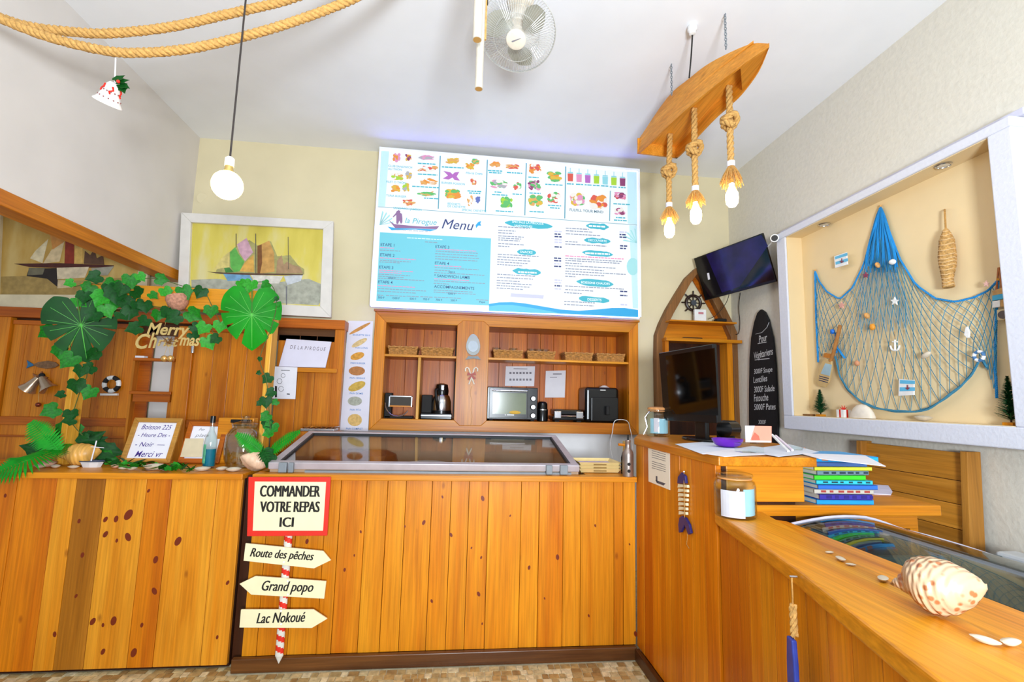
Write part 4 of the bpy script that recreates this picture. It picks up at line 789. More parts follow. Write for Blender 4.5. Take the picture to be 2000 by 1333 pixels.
V = [(190, 540, 27), (222, 552, 28), (255, 543, 30), (272, 538, 20), (310, 545, 24, 0, 80), (140, 552, 18), (176, 560, 26), (200, 577, 34), (225, 568, 38, 1), (245, 590, 30), (265, 570, 26, 1), (268, 592, 24), (205, 600, 32), (255, 606, 28), (283, 594, 26, 1), (236, 612, 24, 1), (322, 567, 24), (358, 566, 30), (394, 567, 26), (412, 603, 27), (332, 606, 34), (345, 618, 30, 1), (372, 612, 32), (310, 612, 24), (268, 640, 28, 1), (285, 625, 24, 1), (400, 637, 27), (430, 633, 26), (405, 664, 30), (424, 660, 22, 1), (378, 638, 22, 1), (376, 655, 22, 1), (150, 585, 28), (100, 646, 30), (117, 682, 26), (140, 699, 34), (186, 690, 26), (160, 720, 25, 1), (178, 718, 24, 1), (150, 748, 30, 1), (177, 762, 28), (106, 800, 30), (138, 806, 24, 1), (141, 820, 22), (122, 770, 16, 1), (166, 852, 12, 1), (230, 585, 30), (212, 560, 26), (165, 575, 26), (185, 612, 30, 1), (130, 604, 24), (240, 560, 28), (296, 575, 18),
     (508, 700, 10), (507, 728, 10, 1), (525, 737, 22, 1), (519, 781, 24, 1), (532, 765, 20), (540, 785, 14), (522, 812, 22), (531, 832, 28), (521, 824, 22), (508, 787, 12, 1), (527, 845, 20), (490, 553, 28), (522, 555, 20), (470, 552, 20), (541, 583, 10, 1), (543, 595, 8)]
for q in V:
    x, y, s_ = q[:3]; d = AY-.03-random.random()*.07
    if x < 135 or (x > 500 and y > 600): d = AY-.01-random.random()*.03
    p = PY(x, y, d); k = s_*d/FPX*.9
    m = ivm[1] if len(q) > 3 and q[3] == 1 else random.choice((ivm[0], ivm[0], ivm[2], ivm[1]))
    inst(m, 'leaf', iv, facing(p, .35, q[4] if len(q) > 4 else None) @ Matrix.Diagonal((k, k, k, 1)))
m = MB()
for pth in ([(145, 560), (190, 555), (230, 570), (260, 590), (310, 600), (345, 600), (380, 620), (410, 640), (420, 660)], [(160, 570), (150, 620), (135, 660), (150, 705), (170, 730), (160, 755), (145, 800), (140, 825), (165, 855)], [(470, 555), (525, 553), (540, 590), (530, 640), (508, 700), (520, 740), (525, 790), (528, 840)], [(265, 545), (310, 545), (360, 560), (395, 565), (415, 600), (430, 630)]):
    m.tube(smoothc([PY(x, y, AY-.02) for x, y in pth], 5), .0025, 5)
m.build('vine_stem', mat('vine_brown', '#4d5a24', .7), iv)
def monstera(name, lbl, px_, py_, w_, roll, mt, slits, Y, tilt):
    tb = [(0, 1.2), (.25, 1.02), (.6, .9), (1.0, .84), (1.6, .85), (2.2, .95), (2.6, .98), (2.9, .8), (3.05, .45), (math.pi, .2)]
    def rad(th):
        a = abs(th)
        for (t0, r0), (t1, r1) in zip(tb, tb[1:]):
            if a <= t1: return r0+(r1-r0)*(a-t0)/(t1-t0)
        return .2
    n = 260; vs = [(0, 0, 0)]; ring1 = []; ring2 = []
    for i in range(n):
        th = -math.pi+2*math.pi*i/n; r = rad(th)
        for s0, wd, dp in slits:
            e = abs(th-s0)
            if e < wd: r *= dp+(1-dp)*(e/wd)**3
        for f, ring in ((.5, ring1), (1, ring2)):
            x, y = math.sin(th)*r*f, math.cos(th)*r*f
            vs.append((x, y, -.16*x*x-.10*y*y*(1 if y > 0 else .4)+.10*abs(x)**.7*.6)); ring.append(len(vs)-1)
    fs = [(0, ring1[i], ring1[(i+1) % n]) for i in range(n)]+[(ring1[i], ring2[i], ring2[(i+1) % n], ring1[(i+1) % n]) for i in range(n)]
    p = PY(px_, py_, Y); k = w_*Y/FPX/1.75; Mf = facing(p, tilt, roll, random.Random(3)) @ Matrix.Diagonal((k, k, k, 1))
    t = thing(name, lbl, 'leaf', p)
    MB().add([Mf @ Vector(v) for v in vs], fs).build('leaf_blade', mt, t, smooth=2)
    m = MB(); up = lambda x, y: Mf @ Vector((x, y, -.16*x*x-.10*y*y*(1 if y > 0 else .4)+.10*abs(x)**.7*.6+.012))
    m.tube([up(0, -.25), up(0, .2), up(0, .7), up(0, 1.1)], [.003, .003, .002, .001], 5)
    for s_ in (-1, 1):
        for a in (.45, .9, 1.35, 1.8, 2.3, 2.7):
            r = rad(a)*.85; m.tube([up(s_*math.sin(a)*r*f, math.cos(a)*r*f*.95+.06*(1-f)) for f in (.02, .35, .7, 1)], .0012, 4)
    m.build('vein', mat('vein_green', '#5fc04f', .5), t)
    MB().tube([up(0, .0), up(0, -.3), up(0, -.75)], .0035, 6).build('stalk', mat('stalk_green', '#3f7a2c', .5), t)
monstera('monstera_leaf', 'large bright green monstera leaf hanging at the post end of the arch', 492, 612, 104, 4, LEAFB, ((-.62, .06, .7), (1.0, .05, .72), (-1.25, .06, .72), (.38, .08, .55), (-2.1, .05, .75), (1.6, .05, .72)), AY-.06, .12)
monstera('monstera_leaf', 'large dark green split monstera leaf at the outer corner of the arch', 158, 632, 106, 14, LEAFD, ((-2.35, .05, .45), (-1.8, .045, .5), (-1.2, .04, .6), (.45, .05, .5), (-.25, .04, .6), (.95, .045, .5), (1.6, .04, .6)), AY-.05, .15)
# coconut shell pot hung on the header
p = PY(346, 584, AY-.045)
tag(MB().lathe([(.001, -.075), (.03, -.068), (.055, -.035), (.062, .0), (.056, .02), (.05, .015), (.045, -.02), (.001, -.05)], 22, Matrix.Translation(p) @ Matrix.Rotation(R(-15), 4, 'Y')).build('coconut_pot', mat('coconut', '#b9836a', .8, var=.4, scale=70, bump=.4), smooth=True), 'hairy pinkish coconut half fixed to the arch header among ivy', 'pot')
# merry christmas sign
pmz = plY(AY-.10)
mc = thing('christmas_sign', 'gold cut-out Merry Christmas lettering hanging from the arch', 'sign', pmz.at(325, 685))
for s_, xa_, ya_, xb_, yb_ in (('Merry', 287, 632, 370, 662), ('C', 265, 652, 292, 682), ('h', 291, 650, 306, 680), ('rist', 308, 660, 348, 677), ('mas', 351, 660, 390, 676)):
    f_ = MB().tpx(pmz, s_, xa_, ya_, xb_, yb_, 0, .25, .02); k_ = len(f_.v); f_.v += [v-pmz.n*.004 for v in f_.v]; f_.f += [tuple(i+k_ for i in reversed(q)) for q in f_.f]; f_.mi = [0]*len(f_.f)
    f_.build('letters', GOLD, mc)
m = MB(); rr = random.Random(5)
for k in range(22): a = rr.uniform(0, 6.28); p = pmz.at(328+rr.uniform(-6, 6), 668+rr.uniform(-4, 4), .01); m.tube([p, p+Vector((math.cos(a)*.035, -.01, math.sin(a)*.03))], [.003, .0008], 4)
m.build('tinsel', mat('tinsel_brown', '#8c6134', .35, .5), mc)
for x in (321, 333):
    MB().tube([pmz.at(328, 672, .004), pmz.at(x, 695, .004)], .001, 4).build('string', GOLD, mc)
    MB().ball(pmz.at(x, 701, .004), .02, 16).build('bauble', mat('bauble_gold', '#e3b46c', .2, .8), mc, smooth=True)
MB().tube([pmz.at(322, 637, .0), PY(330, 603, AY-.005)], .001, 4).build('hanger', GOLD, mc)
# ================================================================ things on the left counter
def frond(mb, path, w0, nl, nrm, ang=.9):
    """fern frond: midrib and paired leaflets"""
    pts = resample(smoothc(path, 8), sum((Vector(b)-Vector(a)).length for a, b in zip(path, path[1:]))/nl); k = len(pts)
    mb.tube(pts, [.004*(1-.7*i/k) for i in range(k)], 5)
    for i in range(1, k-1):
        t = (pts[i+1]-pts[i-1]).normalized(); s_ = t.cross(nrm).normalized(); f = i/k; wl = w0*min(1, .45+2.2*f, 2.4*(1-f)+.12); st = (pts[i]-pts[i-1]).length*.47
        for sg in (-1, 1):
            e = pts[i]+s_*sg*wl+t*wl*.35-Vector((0, 0, wl*.18)); c_ = (pts[i]+e)/2+nrm*wl*.06
            mb.add([pts[i]-t*st*.9, c_-t*st*1.1, e, c_+t*st*1.0, pts[i]+t*st*.9, c_], [(0, 1, 5), (1, 2, 5), (2, 3, 5), (3, 4, 5), (4, 0, 5)])
    return mb
def at3(x, y, Y): return PY(x, y, Y)
fp = thing('fern_plant', 'spray of bright green artificial fern leaves spilling over the outer counter end', 'fern', PZ(140, 912, LZ))
nrm = Vector((.1, -.75, .65)).normalized()
frond(MB(), [at3(135, 866, 3.24), at3(105, 878, 3.1), at3(58, 898, 2.95), at3(0, 922, 2.9), at3(-40, 930, 2.9)], .095, 34, nrm).build('frond', FERN, fp)
frond(MB(), [at3(118, 885, 3.1), at3(100, 862, 3.1), at3(80, 845, 3.12), at3(62, 826, 3.14)], .075, 18, Vector((.2, -.95, .2))).build('frond', mat('fern_bright', '#229a28', .5, var=.3, scale=14, spec=.25), fp)
for x, y, s_, r_, m in ((132, 850, 62, 170, ivm[0]), (150, 872, 66, 110, ivm[1]), (122, 873, 50, 240, ivm[1]), (168, 862, 46, 120, ivm[1]), (178, 882, 62, 95, ivm[1]), (200, 880, 50, 85, ivm[1]), (75, 878, 40, 260, ivm[1]), (195, 893, 44, 80, ivm[0])):
    p = at3(x, y, 3.30); k = s_*3.3/FPX*.85; inst(m, 'leaf', fp, facing(p, .12, r_) @ Matrix.Diagonal((k*.7, k, k, 1)))
MB().tube([Vector((at3(140, 880, 3.3).x, 3.3, LZ)), at3(140, 870, 3.3)], .006, 6).build('stem', LEAFD, fp)
cg = thing('leaf_garland', 'low green leaf garland lying along the counter front below the whiteboard signs', 'garland', PZ(290, 912, LZ))
for k in range(46):
    f = k/45; x = 205+f*172+random.uniform(-6, 6); p = PZ(x, 905+8*f+random.uniform(-6, 7), LZ+.008+random.random()*.02); s_ = random.uniform(.04, .062)
    M = Matrix.Translation(p) @ Matrix.Rotation(random.uniform(0, 6.28), 4, 'Z') @ Matrix.Rotation(random.uniform(.2, 1.0), 4, 'X'); inst(random.choice(ivm), 'leaf', cg, M @ Matrix.Diagonal((s_*.8, s_, s_, 1)))
MB().tube(smoothc([PZ(x, y, LZ+.006) for x, y in ((195, 905), (250, 910), (310, 913), (380, 916))], 6), .003, 5).build('stem', LEAFD, cg)
def shell(name, lbl, p, L_, wd, rot, m, cat='shell', ribs=26, amp=.02):
    """a tun or conch shell: short spire, swollen ribbed body whorl, drawn out lip"""
    pr = [(.001, 0), (.10, .02), (.19, .06), (.20, .09), (.33, .12), (.36, .16), (.58, .20), (.82, .27), (.97, .37), (1, .48), (.95, .60), (.82, .73), (.6, .86), (.34, .96), (.16, 1.02), (.001, 1.03)]
    fine = []
    for (r0, z0_), (r1, z1_) in zip(pr, pr[1:]):
        for k in range(4): fine.append((r0+(r1-r0)*k/4, z0_+(z1_-z0_)*k/4))
    fine.append(pr[-1]); mb = MB(); n = 36; vs = []
    for r, z in fine:
        for j in range(n):
            a = 2*math.pi*j/n; sw = .78+.30*(a/(2*math.pi))  # the whorl swells towards the lip
            rr_ = wd*r*sw*(1+amp*math.sin(2*math.pi*(z+.03*a/6.283)*ribs)); vs.append((rr_*math.cos(a), rr_*math.sin(a), L_*(z-.5+.06*a/6.283)))
    mb.add(vs, [(i*n+j, i*n+(j+1) % n, (i+1)*n+(j+1) % n, (i+1)*n+j) for i in range(len(fine)-1) for j in range(n)])
    mb.xf(rot.to_matrix().to_4x4()); mn_ = min(v.z for v in mb.v); mb.xf(Matrix.Translation(Vector(p)-Vector((0, 0, mn_))))
    return tag(mb.build(name, m, smooth=2), lbl, cat)
def eul(x, y, z):
    from mathutils import Euler
    return Euler((R(x), R(y), R(z))).to_quaternion()
STRIPE = mat('shell_striped', '#e0a850', .4, var=.42, scale=26, stretch=(3, .3, .3))
shell('sea_snail_shell', 'large orange striped sea snail shell beside the toy boat', PZ(135, 914, LZ)+Vector((0, .06, 0)), .185, .066, eul(0, 80, 15), STRIPE)
CONE = [(.001, 0), (.018, .004), (.03, .012), (.034, .018), (.02, .024), (.001, .027)]
for k, (x, y, s_, l) in enumerate([(92, 913, 1.5, 'pinkish flat shell lying beside the fern frond tip'), (80, 915, 1.0, 'small white shell at the outer end of the shell row'), (108, 915, .8, 'little orange shell in front of the striped snail shell'), (143, 916, .7, 'tiny white shell below the striped snail shell'), (225, 915, .8, 'pale pink shell under the leaf garland beside the boat'), (240, 918, .6, 'tiny cream shell next to the pale pink shell'), (258, 919, .7, 'small ivory shell below the front sign corner'), (303, 919, 1.4, 'pointed white shell tilted below the whiteboard sign'), (322, 920, .9, 'cream shell beside the pointed white shell'), (395, 921, 1.0, 'yellowish shell in front of the blue bottle'), (433, 920, .9, 'flat cream shell in front of the glass jar'), (456, 922, 1.0, 'white shell in front of the conch planter')]):
    p = PZ(x, y, LZ); p.y = max(p.y, 2.96)
    tag(MB().lathe([(r*s_, z*s_) for r, z in CONE], 14, Matrix.Translation(p) @ Matrix.Rotation(random.uniform(0, 6), 4, 'Z') @ Matrix.Diagonal((1.25, .8, 1, 1))).build('small_shell', [SHELLW, mat('shell_pink', '#e3b8a0', .45, var=.2, scale=30)][k in (0, 4)], smooth=True), l, 'shell', 'small shells along the counter')
# toy sailing boat
p = PZ(180, 913, LZ)
t = thing('toy_boat', 'tiny white toy boat with a bare wooden mast on the counter', 'toy boat', p)
hl = [(-.07, 0), (-.05, -.025), (0, -.03), (.045, -.022), (.06, 0), (.045, .022), (0, .03), (-.05, .025)]
m = MB(); m.add([(p.x+x*.75, p.y+y*.7, p.z) for x, y in hl]+[(p.x+x, p.y+y, p.z+.032) for x, y in hl], [tuple(reversed(range(8))), tuple(range(8, 16))]+[(i, (i+1) % 8, 8+(i+1) % 8, 8+i) for i in range(8)]); m.build('hull', mat('boat_white', '#dedee0', .5), t)
MB().tube([(p.x+x*1.03, p.y+y*1.03, p.z+.034) for x, y in hl], .0035, 5, True).build('gunwale', mat('boat_navy', '#3b4a66', .5), t)
MB().cyl((p.x-.01, p.y, p.z+.03), (p.x+.006, p.y, p.z+.15), .0035, 6).build('mast', PAPER, t); MB().cyl((p.x-.02, p.y, p.z+.115), (p.x+.05, p.y, p.z+.11), .002, 6).build('yard', PAPER, t)
# whiteboard signs
def easel(name, lbl, bl, w_, h_, lean, fm, lines, note=None):
    bl = Vector(bl); u = Vector((1, 0, 0)); v = Vector((0, math.sin(lean), math.cos(lean))); n = u.cross(v); b = .028
    o = bl+n*0; M = Matrix(((u.x, v.x, n.x, o.x), (u.y, v.y, n.y, o.y), (u.z, v.z, n.z, o.z), (0, 0, 0, 1)))
    t = thing(name, lbl, 'sign', bl+Vector((w_/2, 0, 0)))
    for q in ([(0, 0), (w_, 0), (w_-b, b), (b, b)], [(0, h_), (w_, h_), (w_-b, h_-b), (b, h_-b)], [(0, 0), (b, b), (b, h_-b), (0, h_)], [(w_, 0), (w_-b, b), (w_-b, h_-b), (w_, h_)]): MB().prism(q, .016, M).build('frame_bar', fm, t, bevel=.002)
    MB().prism([(b-.002, b-.002), (w_-b+.002, b-.002), (w_-b+.002, h_-b+.002), (b-.002, h_-b+.002)], .005, M).build('board', PAPER, t)
    m = MB()
    for s_, x, y, tw, th in lines: m.fit(s_, tw*w_, th*h_, M @ Matrix.Translation((x*w_, y*h_, .0056)), .3, .004)
    m.build('handwriting', note or mat('purple_ink', '#4a2f8c', .6), t)
    q = bl+Vector((w_/2, .13, 0)); a = M @ Vector((w_/2, h_*.8, 0))
    MB().tube([a, (a.x, a.y+.06, LZ)], .006, 6).build('prop', fm, t)
    return t
FRM = wood('sign_frame', '#d29a48', '#bd812f', axis='X', knots=0)
easel('whiteboard_sign', 'wood framed whiteboard with purple handwriting standing on the counter', (-2.02, 3.29, LZ+.004), .285, .285, .36, FRM, [('Boisson 225', .5, .80, .62, .11), ('- Heure Des -', .5, .62, .66, .09), ('- Noir  —', .48, .41, .6, .1), ('Merci vr', .52, .2, .55, .13)])
e2 = easel('menu_card', 'second wood framed card behind the bottle with faint grey writing and a taped note', (-1.70, 3.31, LZ+.004), .24, .265, .36, WDX, [('le', .35, .82, .15, .06), ('plats', .4, .66, .35, .1), ('Menu', .3, .42, .25, .08)], GREYI)
b = PL((-1.70, 3.305, LZ), (1, 0, 0), (0, math.sin(.36), math.cos(.36)))
tag(MB().pp(b, [(362, 857), (398, 857), (394, 893), (352, 893)], .001, .012).build('taped_note', mat('note_tan', '#d9c9a6', .8)), 'tan paper note taped over the grey written card', 'paper')
# blue spirit bottle
p = PZ(402, 916, LZ); p.y += .03
t = thing('liquor_bottle', 'clear bottle half full of blue drink with a black cap', 'bottle', p)
prof = [(.03, 0), (.034, .004), (.035, .01), (.035, .15), (.031, .18), (.015, .215), (.0125, .225), (.0125, .28), (.0115, .28), (.0115, .228), (.013, .216), (.029, .178), (.0325, .148), (.0325, .012), (.001, .008)]
MB().lathe(prof, 24, Matrix.Translation(p)).build('glass', GLASS, t, smooth=True)
MB().lathe([(.001, .011), (.0315, .012), (.0315, .112), (.001, .112)], 24, Matrix.Translation(p)).build('liquid', mat('blue_liquor', '#0f93b4', .1, trans=.4), t, smooth=True)
MB().lathe([(.0145, .265), (.0145, .305), (.001, .306)], 18, Matrix.Translation(p)).build('cap', BLACK, t, smooth=True)
n = 8; vs = []
for i in range(n+1):
    a = R(195+i*8); vs += [p+Vector((.0358*math.cos(a), .0358*math.sin(a), .03)), p+Vector((.0358*math.cos(a), .0358*math.sin(a), .14))]
m = MB().add(vs, [(2*i, 2*i+2, 2*i+3, 2*i+1) for i in range(n)]); m.build('label', mat('bottle_label', '#5fb58a', .5, var=.4, scale=40), t, smooth=2)
# large glass jar
p = PZ(462, 916, LZ); p.y += .07
t = thing('glass_jar', 'big empty clear glass jar with its glass lid beside the blue bottle', 'jar', p)
MB().lathe([(.075, 0), (.085, .006), (.10, .05), (.105, .12), (.10, .19), (.08, .225), (.07, .235), (.072, .25), (.068, .25), (.066, .236), (.077, .222), (.097, .188), (.102, .12), (.097, .052), (.082, .01), (.001, .008)], 32, Matrix.Translation(p)).build('body', GLASSJ, t, smooth=True)
MB().lathe([(.073, .251), (.075, .262), (.03, .275), (.02, .29), (.026, .305), (.001, .312)], 28, Matrix.Translation(p)).build('lid', GLASSJ, t, smooth=True)
# timber box and black clip behind the jar
q = PY(445, 816, 3.42); q2 = PY(500, 860, 3.42)
tag(MB().bx(q.x-.03, q2.x, 3.36, 3.43, LZ, q.z).build('timber_box', WX, bevel=.004), 'plain pine box standing behind the big glass jar', 'box')
a_, b_ = PY(453, 820, 3.355), PY(492, 823, 3.355)
tag(MB().bx(a_.x, b_.x, 3.335, 3.358, a_.z-.02, a_.z+.002).build('black_clip', BLACK, bevel=.003), 'black plastic strip clipped across the pine box', 'clip')
# conch planter with ferns at the counter junction
p = PZ(500, 922, LZ); p = Vector((-1.125, 3.02, LZ))
shell('conch_planter', 'pale pink conch shell used as a planter between the two counters', p, .16, .055, eul(0, 70, -160), mat('conch_pink', '#e6c0a0', .4, var=.25, scale=20))
fp = thing('shell_fern', 'small green fern sprouting from the conch beside the display case', 'fern', p+Vector((.02, .03, .09)))
b0 = at3(520, 892, 3.04)
frond(MB(), [b0, at3(500, 874, 3.02), at3(482, 860, 3.0), at3(464, 849, 2.98)], .05, 18, Vector((.3, -.8, .5)).normalized()).build('frond', FERN, fp)
frond(MB(), [b0, at3(540, 872, 3.02), at3(560, 857, 3.0), at3(584, 844, 2.98)], .05, 18, Vector((-.3, -.8, .5)).normalized()).build('frond', FERN, fp)
frond(MB(), [b0, at3(512, 880, 3.0), at3(515, 885, 2.97), at3(522, 900, 2.95)], .035, 9, Vector((0, -.8, .5)).normalized()).build('frond', LEAFD, fp)
for x, y, s_, r_ in ((512, 893, 22, 20), (528, 895, 24, -20), (520, 885, 22, 60)):
    q = at3(x, y, 3.0); k = s_*3/FPX; inst(ivm[1], 'leaf', fp, facing(q, .3, r_) @ Matrix.Diagonal((k, k, k, 1)))
MB().cyl(p+Vector((.02, .03, .07)), b0, .008).build('stem', LEAFD, fp)
# ================================================================ direction sign on the centre counter
ps = plY(2.878)
sg = thing('direction_sign', 'red bordered order here sign on a striped pole with three arrow boards', 'sign', ps.at(548, 1290))
a, b = ps.at(562, 1044, .0), ps.at(548.5, 1280, .0); a.x = b.x = (a.x+b.x)/2
m = MB(); n, k = 16, 90; rad = .021
vs = []
for i in range(k+1):
    z = b.z+(a.z-b.z)*i/k; vs += [Vector((a.x+rad*math.cos(2*math.pi*j/n), 2.872+rad*.6*math.sin(2*math.pi*j/n), z)) for j in range(n)]
m.add(vs, [(i*n+j, i*n+(j+1) % n, (i+1)*n+(j+1) % n, (i+1)*n+j) for i in range(k) for j in range(n)])
m.mi = [int(((j/n)+i/k*11.0) % 1 < .5) for i in range(k) for j in range(n)]
m.build('pole', [mat('pole_white', '#dcd9cf', .5), RED], sg, smooth=2)
MB().lathe([(.001, -.04), (.006, -.03), (.021, 0)], 16, Matrix.Translation((b.x, 2.872, b.z)) @ Matrix.Diagonal((1, .6, 1, 1))).build('pole_tip', mat('pole_white', '#dcd9cf', .5), sg, smooth=True)
p8 = plY(2.852)
bd = MB().pp(p8, [(487, 932), (647, 932), (640, 1046), (484, 1047)], .012, -.006).build('board', RED, sg, bevel=.002)
MB().pp(p8, [(498, 941), (637, 942), (631, 1037), (494, 1037)], .002, .006).build('face', CREAM, bd)
m = MB()
for s_, x0_, y0_, x1_, y1_ in (('COMMANDER', 508, 949, 626, 971), ('VOTRE REPAS', 508, 980, 625, 1001), ('ICI', 546, 1011, 574, 1030)): m.tpxb(p8, s_, x0_+1, y0_, x1_-1, y1_, .0085)
m.build('lettering', INK, bd)
for pts, s_, x, y, rot, sz in (([(481, 1061), (632, 1076), (647, 1094), (614, 1110), (477, 1095)], 'Route des pêches', 551, 1086, -4.2, (124, 22)), ([(469, 1140), (500, 1125), (638, 1135), (634, 1169), (492, 1161)], 'Grand popo', 562, 1149, -2.5, (100, 26)), ([(472, 1190), (613, 1190), (640, 1208), (610, 1226), (469, 1225)], 'Lac Nokoué', 549, 1207, .6, (94, 20))):
    ab = MB().pp(p8, pts, .010, -.006).build('arrow_board', CREAM, sg, bevel=.0015)
    MB().tpxb(p8, s_, x-sz[0]/2, y-sz[1]/2, x+sz[0]/2, y+sz[1]/2, .0046, .28, 0, rot, thick=.0016).build('lettering', INK, ab)
    cx = sum(p[0] for p in pts[:1])/1
    mm = MB()
    for yy in (-13, 13): mm.cyl(p8.at(x+3 if y < 1100 else x, y+yy, .004), p8.at(x+3 if y < 1100 else x, y+yy, .0065), .003, 8)
    mm.build('screw', STEEL, ab)
# ---- trays, shaker and bottle at the end of the counter
p0, p1_ = PZ(1128, 928, CZ), PZ(1215, 930, CZ)
for k, l in enumerate(('lowest cream bread tray in the stack beside the display case', 'middle cream bread tray of the stack beside the display case', 'top cream bread tray with a printed sheet in it')):
    z = CZ+.004+k*.019; x0_, x1_ = PY(1131, 925, 3.02).x, PY(1214, 925, 3.02).x
    t = thing('bread_tray', l, 'tray', ((x0_+x1_)/2, 3.14, z), 'stacked bread trays'); TR = mat('tray_cream', '#e2c98a', .5)
    mm = MB(); y0_, y1_ = 3.02, 3.26; e = .018
    lo = [(x0_+e, y0_+e), (x1_-e, y0_+e), (x1_-e, y1_-e), (x0_+e, y1_-e)]; hi = [(x0_, y0_), (x1_, y0_), (x1_, y1_), (x0_, y1_)]; hh = .026
    mm.add([(x, y, z) for x, y in lo]+[(x, y, z+hh) for x, y in hi]+[(x*.97+(x0_+x1_)/2*.03, y*.97+3.14*.03, z+hh) for x, y in hi]+[(x*.97+(x0_+x1_)/2*.03, y*.97+3.14*.03, z+.004) for x, y in lo],
           [(3, 2, 1, 0)]+[(i, (i+1) % 4, 4+(i+1) % 4, 4+i) for i in range(4)]+[(4+i, 4+(i+1) % 4, 8+(i+1) % 4, 8+i) for i in range(4)]+[(8+i, 8+(i+1) % 4, 12+(i+1) % 4, 12+i) for i in range(4)]+[(12, 13, 14, 15)])
    mm.build('tray_body', TR, t)
    MB().bx((x0_+x1_)/2-.04, (x0_+x1_)/2+.04, y0_+.004, y0_+.008, z+.008, z+.016).build('grip_slot', mat('slot_brown', '#8a6a2c', .6), t)
tag(MB().bx(x0_+.02, x1_-.03, 3.06, 3.22, z+.008, z+.0095).build('printed_sheet', mat('sheet_lilac', '#c9b8dc', .6, var=.35, scale=25)), 'lilac and yellow printed sheet lying in the top bread tray', 'paper')
p = PZ(1229, 932, CZ); p.y += .02
t = thing('cocktail_shaker', 'old steel bottle with round holes and a wooden peg at the counter end', 'shaker', p)
MB().lathe([(.032, 0), (.033, .005), (.033, .13), (.03, .145), (.016, .165), (.015, .2), (.017, .203), (.017, .215), (.001, .216)], 24, Matrix.Translation(p)).build('body', mat('worn_steel', '#a99a92', .35, .8, var=.3), t, smooth=True)
MB().cyl(p+Vector((0, 0, .215)), p+Vector((.001, 0, .245)), .006, 8).build('stopper', BLACKM, t)
for z in (.035, .075): MB().cyl(p+Vector((-.006, -.0325, z)), p+Vector((-.006, -.0345, z)), .010, 12).build('hole', BLACKM, t)
MB().cyl(p+Vector((-.02, 0, .185)), p+Vector((-.06, 0, .188)), .008, 8).build('peg', WX, t)
p = PZ(1249, 926, CZ); p = Vector((1.062, 3.03, CZ))
t = thing('sauce_bottle', 'small dark glass bottle with a gold neck squeezed beside the desk', 'bottle', p)
MB().lathe([(.024, 0), (.025, .004), (.025, .10), (.02, .12), (.012, .14), (.001, .141)], 20, Matrix.Translation(p)).build('body', mat('dark_glass', '#1a1d22', .08), t, smooth=True)
MB().lathe([(.0135, .135), (.0125, .18), (.014, .182), (.014, .2), (.001, .201)], 16, Matrix.Translation(p)).build('neck', GOLD, t, smooth=True)
# ================================================================ boat shaped corner shelf
AYs = 4.31
ash = thing('boat_shelf', 'upright half boat shelf with a pointed bow in the room corner', 'shelf', (2.2, 4.33, 0))
c5 = lambda x, y: (1260+x/5.555, 460+y/5.555)
tip = PY(*c5(545, 400), AYs)
def rib(px_o, px_i):
    o = [PY(x, y, AYs) for x, y in px_o]; i_ = [PY(x, y, AYs) for x, y in px_i]; n = len(o); mb = MB(); vs = []
    for q in range(n):
        for P_ in (o[q], i_[q]): vs += [Vector((P_.x, 4.26, P_.z)), Vector((P_.x, 4.345, P_.z))]
    fs = []
    for q in range(n-1):
        a = 4*q; fs += [(a, a+4, a+6, a+2), (a+1, a+3, a+7, a+5), (a, a+1, a+5, a+4), (a+2, a+6, a+7, a+3)]
    fs += [(0, 2, 3, 1), (4*n-4, 4*n-3, 4*n-1, 4*n-2)]; mb.add(vs, fs); return mb
zlow = 1.0
lo_o = [(1357, 525), (1338, 543), (1319, 573), (1300, 605), (1287, 632), (1279, 655), (1278, 700), (1279, 760), (1280, 830), (1281, 880)]; lo_i = [(1357, 538), (1344, 556), (1328, 585), (1311, 615), (1299, 640), (1292, 660), (1291, 700), (1291, 760), (1292, 830), (1292, 880)]
rib(lo_o, lo_i).build('hull_side', WARCH, ash, bevel=.004)
ro_o = [(1357, 525), (1374, 541), (1393, 571), (1410, 600), (1425, 630), (1436, 655), (1440, 700), (1442, 760), (1444, 830), (1446, 880)]; ro_i = [(1357, 538), (1368, 553), (1384, 582), (1399, 611), (1412, 637), (1422, 660), (1426, 700), (1428, 760), (1430, 830), (1432, 880)]
rib(ro_o, ro_i).build('hull_side', WARCH, ash, bevel=.004)
bi = MB(); 
for pts in ([(1355, 540), (1368, 553), (1413, 637), (1404, 637), (1352, 548)],): bi.pp(plY(4.335), pts, .01)
bi.build('inner_rib', WDX, ash)
def shx(px_, y): return PY(px_, y, 4.29).x
for y0_, y1_, a, b, th in ((630, 633, 1297, 1428, .015), (664, 670, 1290, 1438, .03)):
    z = PY(1360, y0_+.02*60, 4.29).z; MB().bx(shx(a, y0_), shx(b, y0_)-.02, 4.16, 4.33, z-th, z).build('shelf_board', WC, ash, bevel=.003)
zA, zB = PY(1360, 631, 4.3).z-.016, PY(1360, 665, 4.3).z
MB().bx(shx(1297, 650), shx(1424, 650), 4.325, 4.34, zB, zA).build('back_board', WC, ash)
MB().bx(shx(1292, 750), shx(1428, 750), 4.33, 4.345, 1.0, zB-.03).build('back_board', WDARKZ, ash)
for xa_, xb_ in ((1292, 1299), (1412, 1422)): MB().bx(shx(xa_, 760), shx(xb_, 760), 4.2, 4.33, 1.0, zB-.03).build('side_panel', WCZ, ash)
MB().bx(shx(1299, 860), shx(1412, 860), 4.2, 4.33, 1.0, 1.02).build('shelf_board', WC, ash)
